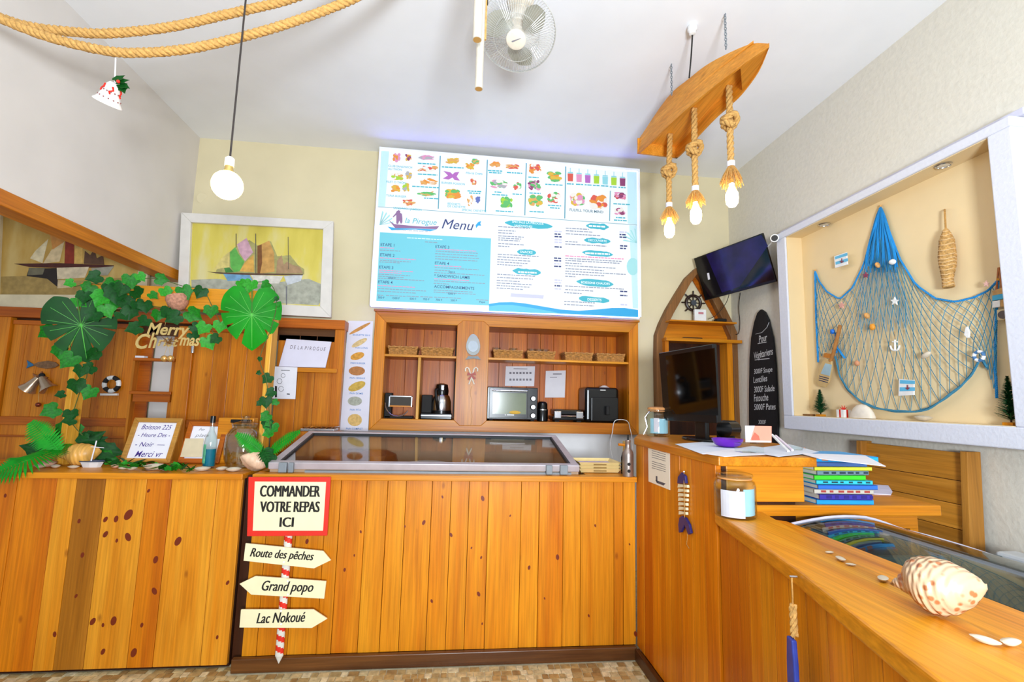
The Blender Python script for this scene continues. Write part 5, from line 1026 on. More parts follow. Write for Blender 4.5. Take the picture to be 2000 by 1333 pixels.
# ship wheel
pw_ = plY(4.325)
sw = thing('ship_wheel', 'small dark ship wheel with a clock hub hung in the boat bow', 'ship wheel', pw_.at(1355, 620))
cW = pw_.at(1354.5, 592, .018); rw = 15.5*4.3/FPX
MB().tube([cW+Vector((rw*math.cos(R(i*12)), 0, rw*math.sin(R(i*12)))) for i in range(30)], .014, 8, True).build('rim', mat('wheel_brown', '#2a1710', .4, var=.3), sw, smooth=True)
for k in range(8):
    d = Vector((math.cos(R(k*45)), 0, math.sin(R(k*45)))); MB().tube([cW+d*.02, cW+d*rw*1.2, cW+d*rw*1.3, cW+d*rw*1.65], [.005, .005, .008, .006], 6).build('spoke', mat('wheel_brown', '#2a1710', .4), sw, smooth=True)
MB().cyl(cW+Vector((0, .01, 0)), cW+Vector((0, -.012, 0)), .026).build('hub', mat('hub_steel', '#5a6068', .4, .5), sw, smooth=True)
# router box and cables
zR = PY(1360, 631, 4.3).z+.001
q0, q1 = PY(1357, 604, 4.2), PY(1380, 627, 4.2)
t = thing('router_box', 'white square router box standing on the bow shelf before the wheel', 'router', ((q0.x+q1.x)/2, 4.22, zR))
MB().bx(q0.x, q1.x, 4.2, 4.23, zR, q0.z).build('case', WHITE, t, bevel=.004); MB().bx(plY(4.2).at(1364, 612).x, plY(4.2).at(1374, 612).x, 4.199, 4.2, plY(4.2).at(1369, 614).z, plY(4.2).at(1369, 610).z).build('logo', mat('logo_pink', '#c77f86', .6), t)
tag(MB().bx(shx(1389, 630), shx(1408, 630), 4.18, 4.25, zR, zR+.03).build('black_adapter', BLACKM, bevel=.01), 'small black adapter lying on the bow shelf beside the router', 'adapter')
zS = PY(1360, 664+1.2, 4.29).z
tag(MB().bx(shx(1325, 660), shx(1362, 660), 4.19, 4.22, zS+.001, zS+.012).build('black_pen_case', BLACKM, bevel=.005), 'thin black case lying on the lower bow shelf', 'case')
m = MB(); m.tube(smoothc([PY(x, y, 4.15) for x, y in ((1383, 624), (1400, 615), (1418, 592), (1424, 575))]), .003, 5)
tag(m.build('router_cable', BLACKM, smooth=True), 'black cable running from the router up to the television', 'cable')
m = MB().tube(smoothc([PX(x, y, 2.565) for x, y in ((1446, 572), (1443, 600), (1445, 630), (1442, 652), (1428, 652))]), .003, 5)
tag(m.build('power_cable', BLACKM, smooth=True), 'thin dark cable hanging down the corner below the television', 'cable')
# ================================================================ television on the right wall
TL, TRc, BRc, BLc = Vector((2.17, 4.22, 2.815)), Vector((2.405, 3.553, 2.845)), Vector((2.505, 3.55, 2.452)), Vector((2.27, 4.22, 2.424))
u = (TRc-TL).normalized(); v = (TL-BLc).normalized(); ptv = PL(BLc, u, v)
tv = thing('wall_tv', 'black flat television tilted down from the corner wall mount', 'television', (TL+BRc)/2)
tc_ = [(1358, 505), (1492, 455), (1519, 550), (1380, 587)]
MB().pp(ptv, tc_, .02, -.01).build('panel', BLACK, tv, bevel=.003)
MB().pp(ptv, [(1362, 507), (1490, 460), (1514, 546), (1382, 581)], .0008, .0102).build('screen', mat('tv_screen', '#0a0814', .08), tv)
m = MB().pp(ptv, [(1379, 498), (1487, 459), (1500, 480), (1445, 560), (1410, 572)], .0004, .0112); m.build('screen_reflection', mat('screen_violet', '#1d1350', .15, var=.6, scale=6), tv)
MB().pp(ptv, [(1381, 534), (1385, 533), (1387, 546), (1383, 547)], .0006, .0105).build('sticker', PAPER, tv)
cB = (TL+BRc)/2+Vector((.03, .02, 0))
MB().tube([cB, cB+Vector((.12, .03, .02)), Vector((XR-.01, cB.y+.05, cB.z+.03))], .02, 8).build('wall_arm', BLACKM, tv)
MB().bx(XR-.012, XR-.001, cB.y-.05, cB.y+.15, cB.z-.1, cB.z+.14).build('wall_plate', BLACKM, tv)
# red panel glimpsed behind the tv
tag(MB().bx(XR-.02, XR-.001, 3.52, 3.62, 2.35, 2.72).build('red_plaque', mat('plaque_red', '#8c3212', .5)), 'dark red panel on the wall behind the television edge', 'panel')
# security camera
p = PX(1513, 466, 2.40)
t = thing('security_camera', 'white bullet security camera at the top corner of the display box', 'camera', p)
ax = Vector((-.55, -.75, -.2)).normalized()
MB().tube([p-ax*.09, p-ax*.02, p+ax*.03], [.022, .03, .03], 20).build('housing', WHITE, t, smooth=True)
MB().tube([p+ax*.03, p+ax*.034], .023, 20).build('lens', BLACK, t, smooth=True)
MB().tube([p-ax*.05, Vector((FX+.01, p.y+.06, p.z+.02))], .012, 8).build('bracket', WHITE, t)
MB().tube([p-ax*.09, p-ax*.09+Vector((0, .1, -.03)), p-ax*.09+Vector((.0, .2, -.02))], .006, 6).build('cable', WHITE, t)
# ================================================================ chalk surfboard
pc = plX(XR-.022)
cbd = thing('chalk_board', 'black surfboard shaped chalkboard with a handwritten dish list', 'chalkboard', pc.at(1500, 862))
out = [(1490, 605), (1483, 612), (1477, 630), (1471, 660), (1468, 700), (1467, 760), (1467, 820), (1468, 870), (1523, 880), (1522, 830), (1520, 770), (1517, 710), (1512, 660), (1504, 625), (1497, 610)]
MB().pp(pc, out, .02, -.01).build('board', mat('chalk_black', '#131214', .8, var=.3, scale=20), cbd)
m = MB()
for s_, x0_, y0_, x1_, y1_, r_ in (('Pour', 1482, 654, 1498, 668, 4), ('Végétariens', 1472, 684, 1509, 702, 4), ('3000F Soupe', 1472, 719, 1508, 732, 2), ('Lentilles', 1471, 735, 1498, 747, 3), ('3000F Salade', 1472, 754, 1512, 766, 2), ('Fatouche', 1472, 770, 1500, 784, 3), ('5000F Pates', 1472, 789, 1514, 801, 2), ('3000F', 1481, 821, 1496, 829, 2)): m.tpx(pc, s_, x0_, y0_, x1_, y1_, .0106, .15, .006, r_)
for xa_, ya_, xb_, yb_ in ((1480, 671, 1497, 668), (1474, 703, 1503, 700)): m.pp(pc, [(xa_, ya_), (xb_, yb_), (xb_, yb_+1.3), (xa_, ya_+1.3)], .0003, .0104)
m.tube([pc.at(x, y, .011) for x, y in ((1476, 653), (1488, 650), (1498, 640), (1502, 630))], .002, 4)
m.build('chalk_writing', mat('chalk_white', '#cfcfcf', .9), cbd)
# ================================================================ desk top things
DT = DZ+.0005
# monitor
mTL, mTR, mBR, mBL = Vector((1.33, 3.02, 1.79)), Vector((1.42, 2.52, 1.79)), Vector((1.45, 2.54, 1.36)), Vector((1.36, 3.04, 1.36))
u = (mTR-mTL).normalized(); pmo = PL(mBL, u, mTL-mBL)
mo = thing('computer_monitor', 'black computer monitor on a wide stand at the cashier desk', 'monitor', (1.46, 2.8, DT))
c1 = [(1294, 690), (1400, 672), (1409, 827), (1304, 821)]
MB().pp(pmo, c1, .03, -.03).build('housing', BLACK, mo, bevel=.004)
MB().pp(pmo, [(1300, 696), (1396, 680), (1403, 812), (1308, 809)], .0008, .0002).build('screen', mat('monitor_screen', '#040405', .06), mo)
cm = (mBL+mBR)/2
MB().box(cm+Vector((.05, .01, -.02)), (.03, .10, .16), Matrix.Rotation(math.atan2(u.y, u.x)+R(90), 3, 'Z')).build('neck', BLACK, mo, bevel=.006)
m = MB(); pts = [cm+Vector((.05, .01, -.1))+Vector((.10*math.cos(R(a)), .17*math.sin(R(a)), 0)) for a in range(0, 360, 15)]; m.prism([(q.x, q.y) for q in pts], .016, Matrix.Translation((0, 0, DT))); m.build('base', BLACK, mo, bevel=.005)
# speaker ball beside monitor foot
p = PZ(1400, 858, DT)
t = thing('desk_speaker', 'round black desk speaker beside the monitor foot', 'speaker', (1.62, 2.85, DT))
q = PY(1414, 838, 2.8); MB().tube([Vector((q.x-.03, 2.78, q.z)), Vector((q.x-.02, 2.76, q.z)), Vector((q.x+.07, 2.82, q.z))], [.045, .052, .05], 20).build('body', BLACK, t, smooth=True); MB().bx(q.x-.03, q.x+.05, 2.77, 2.83, DT, q.z-.02).build('foot', BLACKM, t)
# storage jar with blue paper near the desk corner
def storage_jar(lbl, p, r, h, lidm, fill):
    t = thing('storage_jar', lbl, 'jar', p); M = Matrix.Translation(p)
    MB().lathe([(r*.92, 0), (r, .008), (r, h*.72), (r*.93, h*.8), (r*.78, h*.84), (r*.78, h*.9), (r*.74, h*.9), (r*.74, h*.83), (r*.9, h*.78), (r*.965, h*.7), (r*.965, .012), (.001, .01)], 32, M).build('body', GLASS, t, smooth=True)
    MB().lathe([(r*.8, h*.84), (r*.83, h*.845), (r*.83, h*.87), (r*.8, h*.875)], 32, M).build('ring', mat('jar_seal', '#c98a52', .5), t, smooth=True)
    MB().lathe([(r*.86, h*.9), (r*.88, h*.93), (r*.84, h*.97), (r*.5, h), (.001, h)], 32, M).build('lid', lidm, t, smooth=True)
    for k, (m, a0, a1, z0_, z1_, rr_) in enumerate(fill):
        vs = []; n = 8
        for i in range(n+1):
            a = R(a0+(a1-a0)*i/n); vs += [p+Vector((r*rr_*math.cos(a), r*rr_*math.sin(a), h*z0_)), p+Vector((r*rr_*math.cos(a), r*rr_*math.sin(a), h*z1_))]
        MB().add(vs, [(2*i, 2*i+2, 2*i+3, 2*i+1) for i in range(n)]).build('paper_slip', m, t)
    return t
BLP = mat('paper_blue', '#a9d3e6', .7, var=.1); PIP = mat('paper_pink', '#e6d6e2', .7, var=.1)
q = Vector((1.325, 3.14, DT)); storage_jar('clip top glass jar of blue slips standing behind the monitor corner', q, .075, .19, mat('cork', '#c98b50', .7, var=.2, scale=60), [(BLP, 200, 330, .1, .6, .85), (PIP, 225, 255, .15, .62, .9)])
m = MB(); m.tube([q+Vector((-.07, -.03, .16)), q+Vector((-.10, -.03, .12)), q+Vector((-.085, -.03, .06)), q+Vector((-.11, -.03, .0+.01))], .0025, 5)
tag(m.build('jar_clip_wire', STEEL, smooth=True), 'bent wire clip hanging off the jar at the desk corner', 'wire')
p = PZ(1436, 992, LG); p = Vector((1.215, 2.08-.06, LG+.0005)); p = PZ(1436, 982, LG+.0005)
p.y = min(p.y, 1.93); q = PZ(1436, 988, LG); d = q-CAM; q = CAM+d*((1.915-CAM.y)/d.y); p = Vector((q.x, 1.915, LG+.0005))
storage_jar('squat glass jar with blue and pink paper slips on the ledge end', p, .079, .175, GLASS, [(BLP, 265, 330, .08, .66, .9), (PIP, 195, 268, .04, .62, .93)])
# papers on the desk
for k, (pts, m, l) in enumerate([([(1318, 868), (1400, 862), (1470, 885), (1372, 888)], 'paper_ice', 'pale blue paper nearest the monitor on the desk'), ([(1370, 886), (1470, 872), (1560, 885), (1415, 893)], 'paper', 'white paper overhanging the desk edge above the jar'), ([(1450, 880), (1540, 868), (1600, 884), (1520, 893)], 'paper_ice', 'pale sheet lying below the card holder')]):
    z = DT+.001+k*.0012; q = [PZ(x, y, z) for x, y in pts]; tag(MB().prism([(v.x, v.y) for v in q], .001, Matrix.Translation((0, 0, z))).build('paper_sheet', mat('paper_ice', '#dbe2ef', .7, var=.06) if m == 'paper_ice' else PAPER), l, 'paper', 'loose papers on the desk')
# purple bowl
p = PZ(1421, 873, DT+.004); 
tag(MB().lathe([(.04, 0), (.06, .01), (.072, .03), (.075, .04), (.068, .04), (.055, .014), (.001, .008)], 28, Matrix.Translation(p)).build('purple_bowl', mat('purple_plastic', '#6a1fb0', .3), smooth=True), 'small purple plastic bowl on the desk papers', 'bowl')
# card holder
p = PZ(1480, 884, DT+.004); 
t = thing('card_holder', 'clear acrylic card holder with an orange and lilac card', 'card holder', p)
ph = PL((0, p.y+.01, 0), (1, -.06, 0), (0, .0, 1))
cdm = MB().pp(ph, [(1455, 832), (1506, 833), (1506, 865), (1456, 864)], .004).build('card', mat('card_coral', '#ec8f78', .45, var=.06), t)
MB().pp(ph, [(1455, 832), (1474, 832), (1464, 864), (1456, 864)], .0006, .0042).build('card_print', mat('card_lilac', '#d9cfe6', .5), cdm); MB().pp(ph, [(1456, 861), (1506, 862), (1506, 865), (1456, 864)], .0006, .0046).build('card_print', PAPER, cdm); MB().pp(ph, [(1468, 856), (1474, 845), (1482, 852), (1484, 860), (1468, 860)], .0006, .005).build('card_print', mat('card_red', '#d8604c', .5), cdm)
b0 = ph.at(1458, 868, .0); b1 = ph.at(1504, 884, .0)
MB().bx(b0.x, b1.x, p.y-.03, p.y+.03, DT+.004, b0.z).build('acrylic_box', GLASS, t)
# white straws / pens behind card holder
for k, (a, b, l) in enumerate((((1508, 850), (1540, 882), 'white pen slanting beside the card holder'), ((1515, 852), (1548, 880), 'second pale pen slanting behind the white pen'))):
    d0, d1 = PY(*a, 2.35+.05*k), PZ(*b, DT+.008); tag(MB().cyl(d0, d1, .006, 8).build('pen', [WHITE, PIP][k]), l, 'pen', 'pens on the desk')
# mini glass dish
p = PZ(1553, 880, DT+.003); tag(MB().lathe([(.03, 0), (.04, .02), (.038, .02), (.028, .003), (.001, .002)], 18, Matrix.Translation(p)).build('glass_dish', GLASS, smooth=True), 'little clear glass dish at the back of the desk', 'dish')
# notice on the desk side
pq = plX(1.0935)
nn = tag(MB().pp(pq, [(1266, 865), (1308, 878), (1309, 958), (1267, 941)], .0012).build('desk_notice', mat('notice_cream', '#e9e1cf', .8, var=.03)), 'white printed notice with a boat emblem taped to the desk side', 'paper')
m = MB()
for k in range(9): y = 876+k*4.2+(4 if k > 4 else 0); m.pp(pq, [(1273, y), (1300, y+8), (1300, y+8.9), (1273, y+.9)], .0003, .0013)
m.pp(pq, [(1280, 938), (1300, 945), (1296, 949), (1283, 944)], .0004, .0013); m.pp(pq, [(1281, 930), (1284, 931), (1284, 941), (1281, 940)], .0004, .0013); m.build('print', mat('print_dark', '#55505a', .8), nn)
# fishbone ornament
pf = plX(1.0925)
fb = thing('fishbone_ornament', 'navy and cream wooden fish skeleton hanging on the desk side', 'ornament', pf.at(1340, 1045))
NAVY = mat('navy_paint', '#1f1f63', .4); BONE = mat('bone_cream', '#e8d9b2', .6)
MB().pp(pf, [(1327, 945), (1328, 932), (1335, 923), (1342, 930), (1344, 945)], .012).build('head', NAVY, fb, bevel=.002)
MB().pp(pf, [(1331, 1012), (1336, 1008), (1343, 1012), (1350, 1025), (1354, 1042), (1349, 1045), (1341, 1026), (1334, 1040), (1330, 1041), (1329, 1025)], .012).build('tail', NAVY, fb, bevel=.002)
for k in range(7):
    y = 949+k*8.8; wl = 10-.35*k; x = 1336.5
    MB().pp(pf, [(x-wl*.8, y-3), (x+wl, y-1), (x+wl+.5, y+4.5), (x, y+3.2), (x-wl+1, y+4)], .012).build('rib', BONE, fb, bevel=.0015)
MB().tube([pf.at(1336, 925, .006), pf.at(1336, 948, .0135), pf.at(1337, 1010, .0135), pf.at(1338, 1015, .006), pf.at(1343, 1048, .004), pf.at(1341, 1064, .003), pf.at(1346, 1072, .003)], .0018, 5).build('twine', ROPED, fb)
MB().cyl(pf.at(1336, 922, .0), pf.at(1336, 922, .012), .003, 6).build('nail', STEEL, fb)
# ================================================================ books
BK = [('#1f9be0', 'bright blue paperback at the bottom of the book stack', .021), ('#3a2f9c', 'violet book second from the bottom of the stack', .024), ('#c9c2b4', 'beige book above the violet one in the stack', .020), ('#2d6fd0', 'royal blue book in the lower half of the stack', .020), ('#35c4d6', 'cyan book with a dark strip on its spine', .018), ('#3fd02c', 'neon green book in the middle of the stack', .021), ('#6f8a96', 'grey blue book with pictures on the spine', .020), ('#d6d63a', 'yellow book in the upper half of the stack', .017), ('#3d5f9a', 'denim blue book under the top book', .020), ('#1fa0e6', 'top light blue book with a black and orange spine', .026)]
z = SZ; bx0, bx1 = PY(1580, 960, 2.02).x, PY(1704, 960, 2.02).x
for k, (c, l, th) in enumerate(BK):
    ja, jb = random.uniform(-.012, .012), random.uniform(-.01, .02); x0_, x1_ = bx0+.03+ja, bx1+jb-(.01*(k % 3)); 
    if k == 9: x1_ += .03
    t = thing('book', l, 'book', ((x0_+x1_)/2, 2.1, z), 'stack of books on the shelf'); cm_ = mat('book_'+c.strip('#'), c, .4, var=.1, scale=8); y0_, y1_ = 2.008+random.uniform(0, .015), 2.24
    rot = Matrix.Translation((x0_, y0_, 0)) @ Matrix.Rotation(R(random.uniform(-2, 3)), 4, 'Z') @ Matrix.Translation((-x0_, -y0_, 0))
    MB().bx(x0_+.003, x1_-.002, y0_+.004, y1_-.003, z+.003, z+th-.003).xf(rot).build('pages', mat('book_pages', '#e2dccb', .8), t)
    MB().bx(x0_, x1_, y0_, y1_, z+.0003, z+.003).xf(rot).build('cover', cm_, t); MB().bx(x0_, x1_, y0_, y1_, z+th-.003, z+th-.0003).xf(rot).build('cover', cm_, t)
    sp = MB().bx(x0_, x1_, y0_, y0_+.003, z+.0003, z+th-.0003).xf(rot).build('spine', cm_, t)
    if k in (4, 6, 9, 1, 2):
        mm = MB()
        for j in range(6 if k != 9 else 4): u0 = x0_+.03+j*.04; mm.bx(u0, u0+random.uniform(.015, .03), y0_-.0006, y0_, z+.006, z+th-.005)
        mm.xf(rot).build('spine_print', mat('spine_dark_%d' % k, ['', '#2a1f7a', '#b0453c', '', '#1d4a50', '', '#2b3c50', '', '', '#c97a4a'][k], .5), sp)
    z += th
pz = z+.001
q = [PZ(x, y, pz) for x, y in ((1560, 886), (1690, 891), (1730, 912), (1600, 897))]
tag(MB().prism([(v.x, v.y) for v in q], .002, Matrix.Translation((0, 0, pz))).build('paper_sheet', PAPER), 'lilac white sheet lying across the top of the book stack', 'paper')
q = [PZ(x, y, SZ+.001) for x, y in ((1700, 948), (1735, 950), (1743, 962), (1740, 968), (1700, 966))]
tag(MB().prism([(v.x, v.y) for v in q], .004, Matrix.Translation((0, 0, SZ+.001))).build('folded_paper', mat('paper_lilac', '#d6d4ec', .7)), 'folded pale paper on the shelf beside the book stack', 'paper')
# ================================================================ bench against the right wall
bn = thing('wooden_bench', 'high backed pine plank bench against the wall under the display box', 'bench', (2.4, 2.5, 0))
bX = 2.47
y0_, y1_ = 2.20, 2.80
zs_ = [.46, .60, .74, .88, 1.0, 1.115, 1.255]
for a, b in zip(zs_, zs_[1:]):
    MB().add([(bX-.09*(1.26-z)+.05+dx_, y, z) for z in (a+.0015, b-.0015) for dx_ in (0, .022) for y in (y0_, y1_)], [(0, 1, 5, 4), (2, 6, 7, 3), (0, 4, 6, 2), (1, 3, 7, 5), (4, 5, 7, 6), (0, 2, 3, 1)]).build('back_slat', WCHAIR, bn, bevel=.002)
for y in (y0_-.035, y1_): 
    m = MB(); m.prism([(bX-.07, 0), (bX+.03, 0), (bX+.085, 1.265), (bX+.01, 1.265)], .035, Matrix(((1, 0, 0, 0), (0, 0, -1, y+.035), (0, 1, 0, 0), (0, 0, 0, 1)))); m.build('end_post', wood('bench_post', '#c08436', '#a86c24', axis='Z', knots=.3), bn, bevel=.003)
MB().bx(2.02, bX-.04, y0_, y1_, .42, .455).build('seat', WCHAIR, bn, bevel=.003)
for y in (y0_+.02, y1_-.06): MB().bx(2.04, 2.08, y, y+.04, 0, .42).build('leg', WCHAIR, bn)
# ================================================================ ice cream chest with curved glass
ic = thing('ice_cream_chest', 'grey ice cream chest with a curved glass top behind the ledge', 'freezer', (1.8, 1.2, 0))
ix0, ix1, iy0, iy1 = 1.375, 2.36, .35, 1.93
CH = mat('chest_grey', '#8f9696', .4); CHD = mat('chest_inner', '#5d6a6a', .35, var=.25, scale=6)
m = MB(); m.bx(ix0, ix0+.03, iy0, iy1, 0, .86); m.bx(ix1-.05, ix1, iy0, iy1, 0, .86); m.bx(ix0+.03, ix1-.05, iy1-.03, iy1, 0, .86); m.bx(ix0+.03, ix1-.05, iy0, iy0+.03, 0, .86); m.bx(ix0+.03, ix1-.05, iy0+.03, iy1-.03, .45, .5); m.build('cabinet', CHD, ic)
MB().bx(ix1-.06, ix1+.04, iy0, iy1, .84, .875).build('side_rim', mat('rim_grey', '#c2c6c8', .35), ic, bevel=.012)
prof = []
for i in range(21):
    t = i/20; x = ix0+(ix1-.05-ix0)*t; zc_ = .985+.03*math.sin(math.pi*min(1, t*1.9))-.14*max(0, t-.35)**1.35/.65**1.35; prof.append((x, zc_))
vs = [(x, iy0, z) for x, z in prof]+[(x, iy1, z) for x, z in prof]+[(x, iy0, z-.006) for x, z in prof]+[(x, iy1, z-.006) for x, z in prof]; n = 21
fs = [(i, i+1, n+i+1, n+i) for i in range(n-1)]+[(2*n+i, 3*n+i, 3*n+i+1, 2*n+i+1) for i in range(n-1)]+[(i, 2*n+i, 2*n+i+1, i+1) for i in range(n-1)]+[(n+i, n+i+1, 3*n+i+1, 3*n+i) for i in range(n-1)]+[(0, n, 3*n, 2*n), (n-1, 3*n-1, 4*n-1, 2*n-1)]
MB().add(vs, fs).build('curved_glass', GLASSC, ic, smooth=True)
MB().tube([(x, iy1-.004, z) for x, z in prof], .008, 6).build('glass_rim', mat('rim_white', '#c9c5d6', .3), ic, smooth=True)
MB().tube([(x, iy1-.018, z-.006) for x, z in prof], .006, 6).build('glass_seal', BLACKM, ic, smooth=True)
for k in range(4):
    y = .55+k*.34; MB().bx(ix0+.05, ix1-.08, y, y+.28, .5, .62).build('tub', mat('tub_%d' % k, ['#6d7f78', '#5f6f73', '#7a8a80', '#66787c'][k], .3, var=.3), ic, bevel=.02)
# ================================================================ shells and ornaments on the ledge
TUN = mat('tun_shell', '#e2c7a8', .5, var=.22, scale=45, bump=.3)
p = PZ(1825, 1212, LG); p += Vector((.03, .03, 0))
tn = shell('tun_shell', 'big speckled cream tun shell resting on the ledge', p, .158, .060, eul(0, 75, -55), TUN)
m, nt, b = _base('tun_spots'); N = nt.nodes.new; L = nt.links.new; tc = N('ShaderNodeTexCoord'); vo = N('ShaderNodeTexVoronoi'); vo.inputs['Scale'].default_value = 55; cr = N('ShaderNodeValToRGB'); e = cr.color_ramp.elements; e[0].position = .22; e[0].color = lin('#a4623a'); e[1].position = .4; e[1].color = lin('#bf9f7e')
wv_ = N('ShaderNodeTexWave'); wv_.inputs['Scale'].default_value = 28; wv_.bands_direction = 'Y'; L(tc.outputs['Object'], wv_.inputs[0]); bp = N('ShaderNodeBump'); bp.inputs['Strength'].default_value = .5; bp.inputs['Distance'].default_value = .003; L(wv_.outputs[1], bp.inputs['Height']); L(bp.outputs[0], b.inputs['Normal'])
L(tc.outputs['Object'], vo.inputs[0]); L(vo.outputs['Distance'], cr.inputs[0]); L(cr.outputs[0], b.inputs['Base Color']); b.inputs['Roughness'].default_value = .4; tn.data.materials[0] = m
for k, (x, y, s_, l) in enumerate([(1620, 1082, .45, 'tiny white shell chip nearest the ledge jar'), (1642, 1096, .7, 'small cream shell beside the ledge knot'), (1662, 1106, .45, 'tiny shell chip between the ledge knot and tun shell'), (1725, 1136, .8, 'small pale shell just behind the tun shell'), (1925, 1258, .8, 'flat white shell before the tun shell'), (1975, 1262, .8, 'white coral piece beside the flat white shell')]):
    p = PZ(x, y, LG); tag(MB().lathe([(r*s_*.55, z*s_*.6) for r, z in CONE], 12, Matrix.Translation(p) @ Matrix.Rotation(k*1.3, 4, 'Z') @ Matrix.Diagonal((1.6, .8, 1, 1))).build('small_shell', SHELLW, smooth=True), l, 'shell', 'small shells on the ledge')
# hanging blue fish on the ledge front
p = Vector((.938, 1.30, LG)); nd = Vector((-.97, .2, 0)).normalized(); q0 = p+nd*.014
def below(d): return Vector((q0.x, q0.y, LG-.02-d))
t = thing('hanging_fish', 'long blue wooden fish hanging by twine from the ledge front', 'ornament', below(.42))
MB().tube([below(-.0), below(.03), below(.10), below(.165)], .0022, 5).build('twine', ROPED, t)
MB().rope([below(.07), below(.11), below(.15)], .010).build('twine_wrap', ROPE, t, smooth=True)
m = MB(); m.prism([(-.016, 0), (.016, 0), (.022, -.06), (.024, -.14), (.02, -.24), (.0, -.30), (-.02, -.24), (-.024, -.14), (-.022, -.06)], .014, Matrix(((-nd.y, 0, nd.x, q0.x), (nd.x, 0, nd.y, q0.y), (0, 1, 0, LG-.175), (0, 0, 0, 1)))); m.build('fish_body', mat('fish_royal', '#2b3f9c', .4, var=.3, scale=20), t, bevel=.004)
MB().cyl(q0+Vector((0, 0, -.018))-nd*.014, q0+Vector((0, 0, -.018))+nd*.006, .003, 8).build('nail', STEEL, t)
# ================================================================ display box: net and ornaments
NB = XR-.008
pn_ = plX(NB)
net = thing('fishing_net', 'blue fishing net draped in two swags across the display box', 'net', pn_.at(1770, 805))
topc = [(1592, 530), (1600, 550), (1615, 570), (1640, 585), (1665, 562), (1688, 515), (1703, 455), (1713, 420), (1720, 404), (1727, 420), (1738, 455), (1757, 505), (1788, 556), (1826, 583), (1866, 590), (1903, 581), (1930, 568), (1949, 548)]
botc = [(1597, 706), (1610, 690), (1622, 684), (1633, 700), (1640, 735), (1655, 762), (1680, 783), (1712, 797), (1748, 805), (1785, 805), (1815, 797), (1845, 780), (1875, 757), (1898, 730), (1915, 700), (1928, 720), (1938, 750), (1946, 776)]
def cur(c, u):
    n = len(c)-1; f = max(0, min(n-1e-6, u*n)); i = int(f); t = f-i; return c[i][0]*(1-t)+c[i+1][0]*t, c[i][1]*(1-t)+c[i+1][1]*t
def npt(u, v):
    a, b = cur(topc, u), cur(botc, u); e = v**1.12
    x = a[0]+(b[0]-a[0])*e; y = a[1]+(b[1]-a[1])*e
    return pn_.at(x, y, .012+.03*math.sin(math.pi*v)*(.6+.4*math.sin(u*19)))
NA, NV = 27, 22
mb = MB()
for fam in (-1, 1):
    for k in range(-14, NA+15):
        pts = []
        for j in range(NV*2+1):
            v = j/(NV*2); u = (k+fam*v*5)/NA
            if 0 <= u <= 1: pts.append(npt(u, v))
            elif pts: break
        if len(pts) > 2: mb.tube(pts, .0019, 3)
BLN = mat('net_teal', '#3f8fae', .8, var=.3, scale=6); BLS = mat('net_blue', '#1f8fd6', .7, var=.25, scale=8)
mb.build('netting', BLN, net)
MB().rope([pn_.at(*cur(topc, i/60), .018) for i in range(61)], .0055).build('head_rope', BLS, net, smooth=True)
for dd in (0, .012): MB().rope([pn_.at(cur(botc, .14+i/60*.74)[0], cur(botc, .14+i/60*.74)[1]+dd*200*math.sin(i*.4), .02+dd) for i in range(61)], .005).build('foot_rope', mat('net_steel', '#3f86a4', .8), net, smooth=True)
MB().rope([pn_.at(1592, 532, .016), pn_.at(1594, 620, .02), pn_.at(1598, 708, .016)], .007).build('side_rope', BLS, net, smooth=True)
MB().rope([pn_.at(1949, 550, .016), pn_.at(1945, 640, .02), pn_.at(1944, 720, .018), pn_.at(1947, 778, .016)], .006).build('side_rope', BLS, net, smooth=True)
mb = MB()
for i in range(26):
    t = i/25; x = 1700+40*t; xb_ = 1690+62*t; tw = [pn_.at(1720+(x-1720)*.1, 408, .014+.01*math.sin(i*2.1)), pn_.at(1720+(x-1720)*.75, 450, .02+.012*math.sin(i*1.7)), pn_.at(x+(xb_-x)*.6, 490, .024+.012*math.cos(i*1.3)), pn_.at(xb_, 525+8*math.sin(i*1.9), .02)]; mb.tube(smoothc(tw, 4), .0042, 4)
mb.build('gathered_net', BLS, net)
mb = MB()
for i in range(30):
    t = i/29; x1_ = 1686+66*t; x2_ = 1678+98*t; mb.tube(smoothc([pn_.at(1712+16*t, 430, .02), pn_.at(1702+38*t, 480, .026), pn_.at(x1_, 530+5*math.sin(i*2), .026), pn_.at(x2_-4, 590, .03), pn_.at(x2_, 640+10*math.sin(i*1.7), .03)], 4), .0013, 3)
mb.build('gathered_net', mat('net_sky', '#5aa0c8', .8), net)
MB().rope([pn_.at(x, y, .028) for x, y in ((1632, 650), (1634, 690), (1632, 675), (1650, 700))], .007).build('tie_knot', BLS, net, smooth=True)
for x, y in ((1720, 402), (1592, 528), (1949, 546)): MB().cyl(pn_.at(x, y, .0), pn_.at(x, y, .022), .006, 8).build('peg', WFRAME, net)
